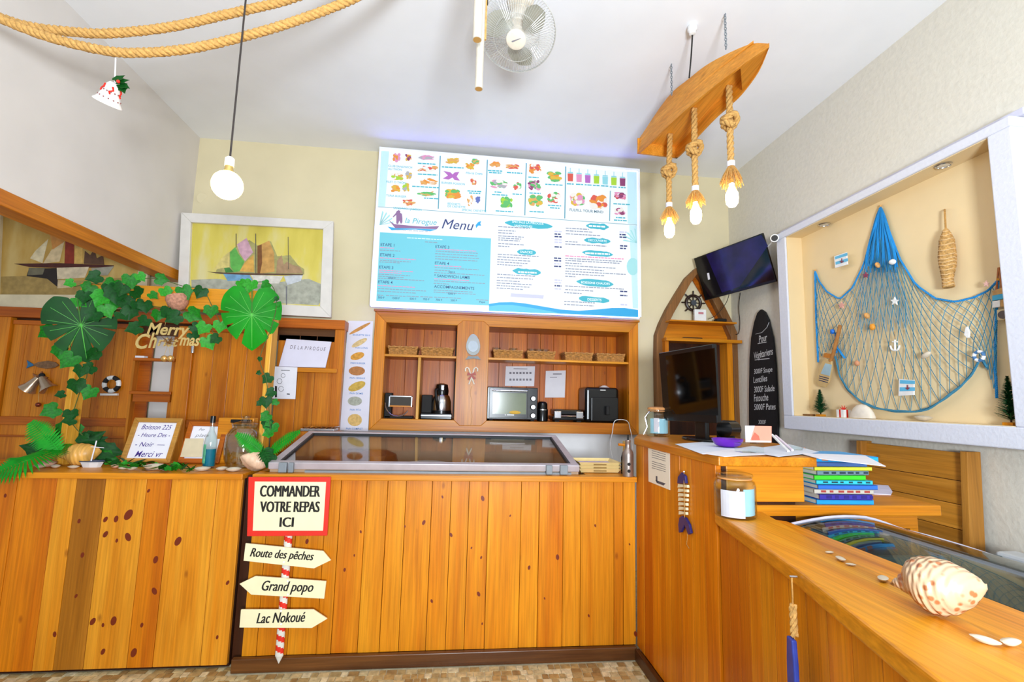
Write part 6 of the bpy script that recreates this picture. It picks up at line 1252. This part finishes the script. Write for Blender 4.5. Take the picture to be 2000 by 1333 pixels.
# small ornaments tied on the net
def orn(name, lbl, pts, m, t=.008, off=.045, cat='ornament', bevel=.002):
    return tag(MB().pp(pn_, pts, t, off).build(name, m, bevel=bevel), lbl, cat, 'ornaments on the net')
def star(x, y, r, n=5, a0=-90, k=.45): return [(x+(r if i % 2 == 0 else r*k)*math.cos(R(a0+i*180/n)), y+(r if i % 2 == 0 else r*k)*math.sin(R(a0+i*180/n))) for i in range(2*n)]
OR = mat('shell_orange', '#e0a35c', .5, var=.3, scale=60)
def plaque(name, lbl, pts, loops=True):
    t = thing(name, lbl, 'plaque', pn_.at(sum(p[0] for p in pts)/4, max(p[1] for p in pts), .04)); LB = mat('plaque_blue', '#63b9e0', .5); 
    MB().pp(pn_, pts, .008, .035).build('board', WHITE, t, bevel=.001)
    (xa_, ya_), (xb_, yb_), (xc_, yc_), (xd_, yd_) = pts
    for f0, f1 in ((.04, .26), (.48, .72)): MB().pp(pn_, [(xa_+(xd_-xa_)*f0, ya_+(yd_-ya_)*f0), (xb_+(xc_-xb_)*f0, yb_+(yc_-yb_)*f0), (xb_+(xc_-xb_)*f1, yb_+(yc_-yb_)*f1), (xa_+(xd_-xa_)*f1, ya_+(yd_-ya_)*f1)], .001, .0432).build('blue_stripe', LB, t)
    cx, cy = (xa_+xc_)/2, (ya_+yc_)/2; m = MB(); m.tube([pn_.at(cx, cy-4, .046), pn_.at(cx, cy+4, .046)], .003, 5); m.tube([pn_.at(cx-3.5, cy+1.5, .046), pn_.at(cx, cy+4.5, .046), pn_.at(cx+3.5, cy+1, .046)], .003, 5); m.build('anchor', mat('anchor_red', '#8a3f4c', .5), t)
    return t
plaque('striped_plaque', 'small blue and white striped wooden plaque near the net top', [(1631, 501), (1655, 493), (1657, 517), (1633, 524)])
plaque('striped_plaque', 'blue and white striped plaque hanging low in the net belly', [(1758, 741), (1787, 743), (1787, 772), (1757, 774)])
orn('starfish', 'white starfish ornament in the middle of the net', star(1749, 589, 9), WHITE)
orn('starfish', 'pink starfish ornament on the outer swag of the net', star(1645, 597, 7.5), mat('coral_pink', '#dfa394', .6))
orn('starfish', 'dark red starfish on the net edge rope below the peak', star(1692, 538, 6.5), mat('star_plum', '#8a3a55', .6))
orn('starfish', 'pale pink starfish at the far net corner by the hanging tag', star(1928, 555, 7), mat('star_blush', '#e3b4a8', .6))
for x, y, rx, ry, an, m, l in ((1743, 512, 8, 5.5, -.2, WHITE, 'white fan shell ornament high on the net rope'), (1714, 518, 4.5, 6.5, .4, OR, 'small orange whelk ornament in the blue net peak'), (1693, 617, 6, 7, .6, OR, 'tan spiral shell ornament beside the orange scallop'), (1704, 639, 6.5, 7, 0, mat('scallop_orange', '#eb9a2e', .5), 'bright orange scallop shell ornament on the net'), (1674, 710, 6, 6, 0, mat('clay_shell', '#d3926a', .5), 'clay coloured round shell low on the net'), (1809, 694, 11, 4.5, .5, SHELLW, 'long white shell ornament lying in the net belly'), (1626, 648, 6, 6, 0, mat('glass_blue', '#1f6fd0', .3), 'blue wooden flower ornament above the paddle')):
    p = pn_.at(x, y, .05); k = 2.9/FPX
    tag(MB().ball((0, 0, 0), 1, 14, (rx*k*.9, .014, ry*k)).xf(Matrix.Translation(p) @ Matrix.Rotation(R(90), 4, 'Z') @ Matrix.Rotation(an, 4, 'Y')).build('shell_ornament', m, smooth=True), l, 'shell', 'ornaments on the net')
orn('toy_fish', 'white cut-out fish ornament on the net beyond the anchor', [(1885, 655), (1888, 640), (1892, 638), (1896, 650), (1895, 660), (1891, 661)], WHITE)
t = thing('anchor_ornament', 'white anchor ornament on the net middle', 'ornament', pn_.at(1748, 685, .05), 'ornaments on the net')
MB().tube([pn_.at(1748, 664, .05), pn_.at(1748, 684, .05)], .005, 6).build('shank', WHITE, t); MB().tube(smoothc([pn_.at(x, y, .05) for x, y in ((1739, 676), (1742, 683), (1748, 685), (1754, 683), (1757, 675))]), .005, 6).build('arms', WHITE, t)
MB().tube([pn_.at(1743, 668, .05), pn_.at(1753, 668, .05)], .004, 6).build('stock', WHITE, t); MB().tube([pn_.at(1748, 664, .05), pn_.at(1747, 648, .04)], .0015, 4).build('string', ROPED, t)
t = thing('mini_lifebuoy', 'tiny blue and white lifebuoy ornament at the net rope end', 'ornament', pn_.at(1912, 706, .05), 'ornaments on the net')
cW = pn_.at(1912, 696, .055)
for k in range(8): MB().tube([cW+Vector((0, .022*math.cos(R(k*45+j*15)), .022*math.sin(R(k*45+j*15)))) for j in range(4)], .008, 8).build('ring_segment', [WHITE, mat('buoy_blue', '#4a78a8', .5)][k % 2], t, smooth=True)
# paddle
pd_ = PL(pn_.at(1612, 755, .012), (.0, -1, 0), (-.10, 0, 1))
pdl = thing('oar', 'small striped wooden oar leaning against the net', 'oar', pd_.at(1610, 757))
MB().tube([pd_.at(1641, 636, .02), pd_.at(1628, 690, .02), pd_.at(1622, 706, .02)], .012, 10).build('shaft', mat('oar_wood', '#b5793c', .6, var=.25, scale=30), pdl, smooth=True)
MB().pp(pd_, [(1616, 700), (1627, 703), (1627, 722), (1621, 748), (1614, 757), (1603, 755), (1597, 747), (1602, 722), (1610, 704)], .014, .012).build('blade', mat('oar_tan', '#d0b078', .6), pdl, bevel=.003)
MB().pp(pd_, [(1612, 710), (1625, 713), (1621, 735), (1603, 730)], .001, .0262).build('blue_patch', mat('oar_blue', '#a9c6d0', .5), pdl)
m = MB()
for k in range(3): y = 734+k*4; m.pp(pd_, [(1600-k*.4, y), (1619-k, y+5), (1619-k, y+6.5), (1600-k*.4, y+1.5)], .001, .0264)
m.build('stripe', mat('oar_navy', '#2d3358', .5), pdl)
MB().pp(pd_, [(1614, 690), (1626, 692), (1625, 700), (1612, 698)], .016, .014).build('band', mat('band_orange', '#c47a2c', .6), pdl)
# woven hanging fish
wf = thing('woven_fish', 'long woven straw fish hanging by a cord in the display box', 'ornament', pn_.at(1853, 563, .03))
ct = [(1847, 447), (1849, 470), (1850, 500), (1851, 520), (1851, 545), (1853, 562)]; rdd = [.006, .030, .036, .033, .022, .024]
st = smoothc([pn_.at(x, y, .04) for x, y in ct], 6); rs = [rdd[min(5, i//6)]+(rdd[min(5, i//6+1)]-rdd[min(5, i//6)])*((i % 6)/6)+(.0028 if i % 2 else 0) for i in range(len(st))]
MB().tube(st, rs, 14).build('body', mat('straw', '#c79a5a', .9, var=.45, scale=70, bump=.8), wf, smooth=True)
m = MB(); 
for i in range(2, len(st)-2, 2): m.tube([st[i]+Vector((rs[i]*1.05*math.cos(a), rs[i]*1.05*math.sin(a), .004*math.sin(3*a))) for a in [j*.5236 for j in range(12)]], .0028, 4, True)
m.build('weave_band', mat('straw_light', '#ddb987', .9, var=.3, scale=80), wf, smooth=True)
MB().tube([pn_.at(1845, 410, .0), pn_.at(1845, 411, .03), pn_.at(1847, 447, .04)], .005, 6).build('cord', ROPED, wf)
# hanging tag plaque by the outer edge
hp = thing('hanging_tag', 'stacked blue and tan wooden tag hanging by a cord at the box edge', 'plaque', pn_.at(1955, 628, .02))
TAN = mat('tag_tan', '#c79a5c', .6, var=.3, scale=30); LBT = mat('tag_blue', '#3fb0de', .5)
for pts, m, nm in (([(1942, 569), (1962, 562), (1963, 574), (1943, 578)], TAN, 'tag_board'), ([(1942, 578), (1964, 574), (1965, 584), (1942, 588)], LBT, 'tag_board'), ([(1942, 589), (1957, 587), (1957, 600), (1942, 602)], WHITE, 'tag_board'), ([(1958, 586), (1966, 585), (1967, 599), (1958, 600)], TAN, 'tag_board'), ([(1951, 606), (1968, 604), (1970, 622), (1963, 626), (1952, 626)], mat('tag_cream', '#dcc89a', .6), 'tag_board')): MB().pp(pn_, pts, .012, .02).build(nm, m, hp, bevel=.001)
MB().cyl(pn_.at(1960, 615, .03), pn_.at(1960, 615, .036), .02, 16).build('tag_disc', mat('disc_grey', '#6a6062', .4), hp, smooth=True)
m = MB(); m.tube([pn_.at(1950, 523, .012), pn_.at(1946, 568, .025)], .004, 5); m.tube([pn_.at(1951, 523, .012), pn_.at(1957, 566, .025)], .004, 5); m.build('cord', mat('cord_brown', '#a8663a', .8), hp)
# things on the sill of the display box
SIL = nz0+.0035
def tree(lbl, px_, py_, h, ):
    p = PX(px_, py_, 2.515); p.z = SIL; t = thing('bottle_brush_tree', lbl, 'tree', p, 'little trees in the display box'); rr = random.Random(px_)
    MB().bx(p.x-.022, p.x+.022, p.y-.022, p.y+.022, SIL, SIL+.014).build('base', WX, t, bevel=.002)
    MB().cyl(p+Vector((0, 0, .01)), p+Vector((0, 0, h)), .004, 6).build('trunk', WDARKZ, t)
    m = MB()
    for i in range(1000):
        f = rr.random()**.8; z = .02+(h-.02)*f; r = .056*(1-f)+.006; a = rr.uniform(0, 6.28); q = p+Vector((0, 0, z)); e = q+Vector((r*math.cos(a), r*math.sin(a), r*.35)); s_ = Vector((-math.sin(a), math.cos(a), 0))*.0032
        m.add([q-s_, q+s_, e+s_*.4, e-s_*.4], [(0, 1, 2, 3)])
    m.build('needles', mat('tree_green', '#1f6b3a', .7, var=.5, scale=40), t)
tree('little bottle brush christmas tree at the oar end of the sill', 1603, 808, .185)
tree('little bottle brush christmas tree cut by the box edge beside the tag', 1975, 822, .225)
p = PX(1648, 812, 2.52); p.z = SIL
t = thing('gift_box', 'tiny white gift box with red ribbon beside the fan shell', 'gift box', p)
MB().bx(p.x-.026, p.x+.026, p.y-.03, p.y+.03, SIL, SIL+.05).build('box', WHITE, t)
m = MB(); m.bx(p.x-.027, p.x+.027, p.y-.006, p.y+.006, SIL, SIL+.051); m.bx(p.x-.006, p.x+.006, p.y-.031, p.y+.031, SIL, SIL+.051); m.build('ribbon', RED, t)
m = MB()
for a in (-60, -25, 25, 60): m.tube([p+Vector((0, 0, .05)), p+Vector((0, .03*math.sin(R(a)), .05+.03*math.cos(R(a))))], [.005, .002], 5)
m.build('bow', RED, t)
p = PX(1690, 812, 2.52); p.z = SIL
m = MB(); n = 18
rows = []
for i in range(n+1):
    a = math.pi*i/n; rows.append([(p.x+.035*math.sin(b_)*(.3+.7*math.sin(a))-.02, p.y-.085*math.cos(a)*math.cos(b_*.0)*(1), SIL+.002+.085*math.sin(a)*math.cos(b_)*(1+.03*(i % 2))) for b_ in [(-.5+j/8)*math.pi for j in range(9)]])
for i in range(n+1): m.v += [Vector(q) for q in rows[i]]
for i in range(n):
    for j in range(8): m.f.append((i*9+j, i*9+j+1, (i+1)*9+j+1, (i+1)*9+j)); m.mi.append(0)
tag(m.build('fan_shell', mat('fan_white', '#eadfcd', .5, var=.1, scale=30), smooth=2), 'large white ribbed fan shell on the display box sill', 'shell')
p = PX(1803, 818, 2.52); p.z = SIL
tag(MB().lathe([(r*1.1, z*1.2) for r, z in CONE], 14, Matrix.Translation(p) @ Matrix.Diagonal((.8, 1.4, 1, 1))).build('small_shell', SHELLW, smooth=True), 'small grey white shell alone on the display box sill', 'shell')
p = PX(1580, 807, 2.53); p.z = SIL
tag(MB().bx(p.x-.02, p.x+.02, p.y-.04, p.y+.04, SIL, SIL+.012).build('driftwood_chip', WARCH, bevel=.004), 'brown driftwood chip at the foot of the sill tree', 'driftwood')
for px_, py_, l in ((1843, 322, 'round recessed spotlight above the woven fish'), (1610, 438, 'round recessed spotlight above the striped plaque')):
    p = PZ(px_, py_, nz1-.004); t = thing('recessed_spotlight', l, 'spotlight', p, 'spotlights in the display box')
    m = MB().tube([p+Vector((.033*math.cos(i*.4), .033*math.sin(i*.4), -.004)) for i in range(16)], .005, 6, True); m.build('ring', STEEL, t, smooth=True)
    MB().cyl(p+Vector((0, 0, -.002)), p+Vector((0, 0, -.0045)), .028).build('lamp_glass', mat('lamp_frost', '#d9d6cc', .2), t)
# ================================================================ overhead: ropes, bell, pendant, fan, chime, boat lamp
RY = 2.2
for pts, l in (([(-120, -40), (-60, 10), (0, 34), (60, 52), (140, 62), (215, 65), (330, 53), (430, 31), (500, 15), (560, 0), (640, -30), (730, -80)], 'upper swag of thick jute rope under the ceiling'),
               ([(-120, -30), (-60, 10), (0, 36), (90, 71), (200, 98), (270, 103), (370, 95), (480, 70), (580, 40), (685, 0), (760, -40), (840, -90)], 'lower swag of thick jute rope carrying the christmas bell')):
    d = RY-(.05 if 'lower' in l else 0)
    tag(MB().rope(smoothc([PY(x, y, d) for x, y in pts], 6), .0205, pitch=.075, n=6).build('jute_rope', ROPE, smooth=2), l, 'rope', 'rope swags')
p = PY(218, 180, RY-.05)
t = thing('christmas_bell', 'white and red painted bell with green holly hanging from the rope', 'bell', p)
M = Matrix.Translation(p+Vector((.008, 0, .045))) @ Matrix.Rotation(R(26), 4, 'Y') @ Matrix.Rotation(R(18), 4, 'X') @ Matrix.Diagonal((.82, .82, .95, 1))
m = MB().lathe([(.001, .0), (.02, -.002), (.032, -.018), (.04, -.05), (.052, -.082), (.066, -.098), (.066, -.102), (.05, -.09), (.036, -.05), (.001, -.02)], 24, M)
BELLM = mat('bell_white', '#ece6e2', .4)
bw = m.build('bell_body', BELLM, t, smooth=True)
mm = MB()
for k in range(14):
    a = R(k*25.7); 
    for z, r in ((-.075, .049), (-.045, .0385)): mm.ball(M @ Vector((r*math.cos(a), r*math.sin(a), z)), .0035, 6)
mm.build('painted_dots', mat('dot_grey', '#8a5a5a', .5), bw)
mm = MB()
for k in range(5):
    a = R(k*72+20); mm.tube([M @ Vector((r*math.cos(a+w*.2), r*math.sin(a+w*.2), z)) for r, z, w in ((.034, -.02, 0), (.0385, -.035, 1), (.0405, -.045, -1), (.043, -.055, 0))], .004, 5)
mm.build('painted_red', RED, bw)
for k, (x, z, r_) in enumerate(((.03, -.005, 60), (.04, -.02, 110), (.02, .005, 30), (.045, -.03, 150))):
    inst(ivm[1], 'holly_leaf', t, Matrix.Translation(p+Vector((.008+x, -.02, .045+z))) @ Matrix.Rotation(R(70), 4, 'X') @ Matrix.Rotation(R(-r_), 4, 'Z') @ Matrix.Diagonal((.035, .05, .05, 1)))
MB().ball(p+Vector((.045, -.035, .03)), .007, 10).build('berry', RED, t, smooth=True)
MB().tube([p+Vector((.008, 0, .045)), PY(226, 114, RY-.05)], .003, 6).build('ribbon', PAPER, t)
# pendant globe bulb
p = PY(444, 362, 2.1)
t = thing('globe_pendant', 'bare round globe bulb glowing on a long dark cord', 'pendant lamp', p)
MB().ball(p, .061, 26).build('bulb', mat('bulb_glow', '#ffe9a0', .3, emit=22, ecol='#ffe27a', var=0), t, smooth=True)
MB().lathe([(.02, .055), (.0165, .075), (.0165, .085)], 18, Matrix.Translation(p)).build('bulb_neck', mat('brass', '#c9b070', .3, .8), t, smooth=True)
MB().lathe([(.018, .083), (.019, .09), (.019, .118), (.012, .125), (.001, .126)], 18, Matrix.Translation(p)).build('socket', WHITE, t, smooth=True)
MB().tube([p+Vector((0, 0, .12)), Vector((p.x+.0, p.y, ZC))], .0042, 6).build('cord', mat('cord_dark', '#3a3330', .7), t)
# orbit fan
fc = PY(1010, 66, 2.38)
t = thing('ceiling_fan', 'white caged orbit fan fixed below the ceiling', 'fan', fc+Vector((0, 0, -.15)))
ax = (Vector((-.12, -.42, -.85))).normalized(); e1 = Vector((1, 0, 0)); e1 = (e1-ax*e1.dot(ax)).normalized(); e2 = ax.cross(e1)
FW = mat('fan_white', '#dfe2e4', .35); FGY = mat('fan_wire', '#cfd0cc', .35, .3)
def fpt(r, a, d): return fc+(e1*math.cos(a)+e2*math.sin(a))*r+ax*d
FR = .205
m = MB()
for k in range(84):
    a = 2*math.pi*k/84; m.tube([fpt(.05, a, .062), fpt(.10, a, .055), fpt(.17, a, .03), fpt(FR, a, -.005)], .0011, 3)
    m.tube([fpt(.05, a, -.07), fpt(.12, a, -.065), fpt(.185, a, -.04), fpt(FR, a, -.01)], .0011, 3)
for r, d in ((FR, -.005), (FR-.002, -.012), (.12, .049), (.12, -.065)): m.tube([fpt(r, 2*math.pi*k/48, d) for k in range(48)], .0025 if r > .15 else .0015, 5, True)
m.build('cage', FGY, t)
cp = MB().tube([fc+ax*.055, fc+ax*.066, fc+ax*.07], [.052, .052, .044], 28).build('centre_cap', FW, t, smooth=True)
Mt = Matrix(((e1.x, -e2.x, ax.x, 0), (e1.y, -e2.y, ax.y, 0), (e1.z, -e2.z, ax.z, 0), (0, 0, 0, 1))); Mt.translation = fc+ax*.0706
MB().prism([(-.024, -.003), (-.015, -.004), (.028, -.001), (.028, .0015), (-.015, .004), (-.024, .003)], .0004, Mt @ Matrix.Rotation(R(-28), 4, 'Z')).build('logo', GREYI, cp)
m0 = MB()
for k in range(3):
    m = MB(); vs = []
    for i in range(8):
        for j in range(5):
            r = .035+.14*i/7; w_ = .55*math.sin(math.pi*(i+1.2)/8.6)+.12; a = k*2.094+.55+(j/4-.5)*w_*1.9+.35*i/7; vs.append(fpt(r, a, -.01+.028*(j/4-.5)))
    m.add(vs, [(i*5+j, i*5+j+1, (i+1)*5+j+1, (i+1)*5+j) for i in range(7) for j in range(4)]); m.build('blade', mat('blade_grey', '#a2a092', .4), t, smooth=2)
MB().tube([fc-ax*.02, fc+ax*.02], .036, 20).build('hub', FW, t, smooth=True)
MB().tube([fc-ax*.06, fc-ax*.09, fc-ax*.2, fc-ax*.24], [.05, .062, .058, .03], 20).build('motor', FW, t, smooth=True)
top_ = fc-ax*.19; MB().tube([top_, Vector((top_.x, top_.y, ZC-.05))], .03, 14).build('stem', FW, t, smooth=True)
MB().lathe([(.001, 0), (.05, .0), (.075, -.02), (.06, -.05), (.03, -.06), (.001, -.06)], 24, Matrix.Translation((top_.x, top_.y, ZC))).build('ceiling_cup', FW, t, smooth=True)
# wind chime tubes
wc = thing('wind_chime', 'two pale hanging chime tubes in front of the fan', 'wind chime', PY(935, 180, 1.8))
for x, ytop, ybot, d, r in ((932, -120, 78, 1.78, .0185), (935, -100, 174, 1.86, .0165)):
    b_ = PY(x, ybot, d); MB().tube([b_, Vector((b_.x, b_.y, b_.z+.62))], r, 20).build('tube', mat('chime_pale', '#d6cfc0', .35, .4), wc, smooth=True)
    MB().cyl(b_+Vector((0, 0, -.0006)), b_+Vector((0, 0, .002)), r*.85, 20).build('tube_end', mat('chime_wood', '#b58a4a', .6), wc)
b_ = PY(948, 40, 1.9); MB().tube([PY(947, 78, 1.9), Vector((b_.x-.002, b_.y, b_.z+.5))], .006, 6).build('centre_cord', ROPE, wc)
MB().tube([PY(952, 10, 1.9), Vector((b_.x+.006, b_.y, b_.z+.5))], .003, 6).build('dark_cord', BLACKM, wc)
MB().lathe([(.001, 0), (.07, 0), (.07, .015), (.001, .015)], 24, Matrix.Translation((PY(935, 60, 1.84).x, 1.84, PY(935, 60, 1.84).z+.5))).build('top_disc', WX, wc)
p_ = PY(935, 60, 1.84); MB().tube([Vector((p_.x, 1.84, p_.z+.515)), Vector((p_.x, 1.84, ZC))], .003, 6).build('hanger', ROPED, wc)
# boat lamp
BZL = 3.30
bp_ = thing('boat_lamp', 'hanging pine boat lamp with three knotted rope bulbs', 'lamp', PZ(1370, 200, BZL))
Lp = [(1244.4, 300.8), (1302, 248.6), (1344, 211), (1385, 176.5), (1446, 130), (1480, 106), (1502.7, 92)]; Rp = [(1322, 310), (1334.5, 299), (1392, 238), (1425, 208), (1450, 184), (1482, 140.5), (1502.7, 92)]
Lw = [PZ(x, y, BZL) for x, y in Lp]; Rw = [PZ(x, y, BZL) for x, y in Rp]
def hull_side(pts, cen, flare, h, th):
    m = MB(); n = len(pts); vs = []
    for i, q in enumerate(pts):
        o = (q-cen); o.z = 0; o.normalize(); dz = h*(1 if i < n-1 else .75)
        vs += [q, q-o*th, q+Vector((0, 0, dz))-o*flare-o*th, q+Vector((0, 0, dz))-o*flare]
    fs = []
    for i in range(n-1):
        a = 4*i; fs += [(a, a+4, a+5, a+1), (a+1, a+5, a+6, a+2), (a+2, a+6, a+7, a+3), (a+3, a+7, a+4, a)]
    fs += [(0, 1, 2, 3), (4*n-4, 4*n-1, 4*n-2, 4*n-3)]; m.add(vs, fs); return m
cen = sum(Lw[:6]+Rw[:6], Vector())/12
hs = .125
Tp = [(1251, 272), (1303, 190), (1342, 152), (1383, 121), (1440, 90), (1473, 80), (1501.5, 88)]; HT = [max(.02, PY(x, y, q.y).z-BZL) for (x, y), q in zip(Tp, Lw)]
Lw0, Rw0 = Lw, Rw; ht3 = [v.x for v in smoothc([Vector((h_, 0, 0)) for h_ in HT], 4)]; Lw, Rw, HT = smoothc(Lw, 4), smoothc(Rw, 4), ht3
for pts in (Lw, Rw):
    m = MB(); n = len(pts); vs = []
    for i, q in enumerate(pts):
        f = i/(n-1); mid = (Lw[i]+Rw[i])/2; o = (q-mid); 
        k_ = min(1, o.length/.05); o = o.normalized()*k_ if o.length > 1e-4 else Vector((0, 0, 0)); hgt = HT[i]
        vs += [q, q-o*.016, q-o*.03+Vector((0, 0, hgt)), q-o*.014+Vector((0, 0, hgt))]
    fs = []
    for i in range(n-1):
        a = 4*i; fs += [(a, a+4, a+5, a+1), (a+1, a+5, a+6, a+2), (a+2, a+6, a+7, a+3), (a+3, a+7, a+4, a)]
    fs += [(0, 1, 2, 3)]; m.add(vs, fs).build('hull_side', WBOAT, bp_, smooth=True)
def deck(i0, i1, z, nm):
    a = [q.copy() for q in Lw[i0:i1]]; b = [q.copy() for q in Rw[i0:i1]]
    mids = [(x+y)/2 for x, y in zip(a, b)]; a = [m_+(x-m_)*.95 for x, m_ in zip(a, mids)]; b = [m_+(x-m_)*.95 for x, m_ in zip(b, mids)]
    pl_ = [(q.x, q.y) for q in a]+[(q.x, q.y) for q in reversed(b)]
    if (Vector(pl_[len(a)-1])-Vector(pl_[len(a)])).length < 1e-4: pl_.pop(len(a))
    MB().prism(pl_, .012, Matrix.Translation((0, 0, z))).build(nm, WBOAT, bp_)
deck(0, 20, BZL+.085, 'bottom_board'); deck(16, 25, BZL+.012, 'bow_deck')
hs = HT[0]; m = MB(); q, r_ = Lw[0], Rw[0]; d = (r_-q).normalized(); nn_ = Vector((-d.y, d.x, 0)); nn_ = nn_ if nn_.dot(cen-q) > 0 else -nn_; m.add([q, r_, r_+nn_*.014, q+nn_*.014, q+Vector((0, 0, hs)), r_+Vector((0, 0, hs)), r_+nn_*.014+Vector((0, 0, hs)), q+nn_*.014+Vector((0, 0, hs))], [(3, 2, 1, 0), (4, 5, 6, 7), (0, 1, 5, 4), (1, 2, 6, 5), (2, 3, 7, 6), (3, 0, 4, 7)]); m.build('transom', WBOAT, bp_)
BEM = mat('bulb_warm', '#fff0c8', .3, emit=24, ecol='#ffdf9a', var=0)
for a, kn, cone0, cone1, bb in (((1309, 262), (1304, 333), (1304, 402), (1303, 430), (1302, 452)), ((1356, 212), (1356, 289), (1357, 370), (1357, 398), (1356, 424)), ((1424, 168), (1425, 235), (1427, 322), (1430, 360), (1428, 390))):
    q = PZ(*a, BZL+.085); D = q.y
    def at_(xy): v_ = PY(*xy, D); return Vector((q.x+(v_.x-q.x)*.6, D, v_.z))
    P0, K, c0, c1_, B = q, at_(kn), at_(cone0), at_(cone1), at_(bb)
    rp = MB().rope([P0, K, c0], .020, n=6).build('rope', ROPE, bp_, smooth=2)
    kn_ = MB(); pts = []
    for i in range(25): th = i/24*2*math.pi*1.75; pts.append(K+Vector((.040*math.cos(th), .036*math.sin(th), .042-.084*i/24+.018*math.sin(th*1.5))))
    kn_.rope(pts, .0195, n=6).build('rope_knot', ROPE, rp, smooth=2)
    MB().tube([c0+Vector((0, 0, .02)), c0+Vector((0, 0, -.012))], .023, 12).build('binding', PAPER, rp, smooth=True)
    m = MB(); rr = random.Random(int(a[0]))
    L_c = (c0.z-c1_.z)
    for i in range(110):
        an = rr.uniform(0, 6.283); r1 = rr.uniform(.042, .066); ln = L_c*rr.uniform(.85, 1.2); m.tube([c0+Vector((.016*math.cos(an), .016*math.sin(an), -.008)), c0+Vector((r1*.7*math.cos(an), r1*.7*math.sin(an), -ln*.55)), c0+Vector((r1*math.cos(an), r1*math.sin(an), -ln))], .0022, 3)
    m.build('frayed_end', ROPE, rp)
    MB().lathe([(.001, -.055), (.02, -.05), (.033, -.03), (.036, 0), (.034, .03), (.022, .055), (.015, .075), (.015, .09)], 22, Matrix.Translation(Vector((c0.x, c0.y, B.z+.008)))).build('bulb', BEM, rp, smooth=True)
# chains, cord and ceiling rose
def chain(a, b, nm, par):
    n = int((b-a).length/.016); m = MB()
    for i in range(n):
        c = a.lerp(b, (i+.5)/n); m.tube([c+(Vector((.0065*math.cos(t_), 0, .011*math.sin(t_))) if i % 2 else Vector((0, .0065*math.cos(t_), .011*math.sin(t_)))) for t_ in [j*.785 for j in range(8)]], .0024, 4, True)
    m.build(nm, GREYP, par)
for (x, y) in ((1312, 186), (1418, 96)):
    q = PZ(x, y, BZL+.17); chain(q, Vector((q.x, q.y, ZC)), 'chain', bp_)
q = PZ(1346, 153, BZL+.16); rz = PZ(1352, 50, ZC)
MB().tube(smoothc([q, q.lerp(rz, .5)+Vector((.004, 0, -.01)), rz+Vector((0, 0, -.06))]), .0045, 6).build('cord', BLACKM, bp_, smooth=True)
MB().lathe([(.022, 0), (.028, -.01), (.028, -.03), (.02, -.038), (.018, -.055), (.001, -.06)], 20, Matrix.Translation(rz)).build('ceiling_rose', WHITE, bp_, smooth=True)
# faint socket ring on the back wall
pk = plY(YB-.0005)
tag(MB().cyl(pk.at(396, 388, 0), pk.at(396, 388, .006), .045, 24).build('blanking_plate', PLAST, smooth=True), 'round cream blanking plate on the wall near the globe lamp', 'plate')
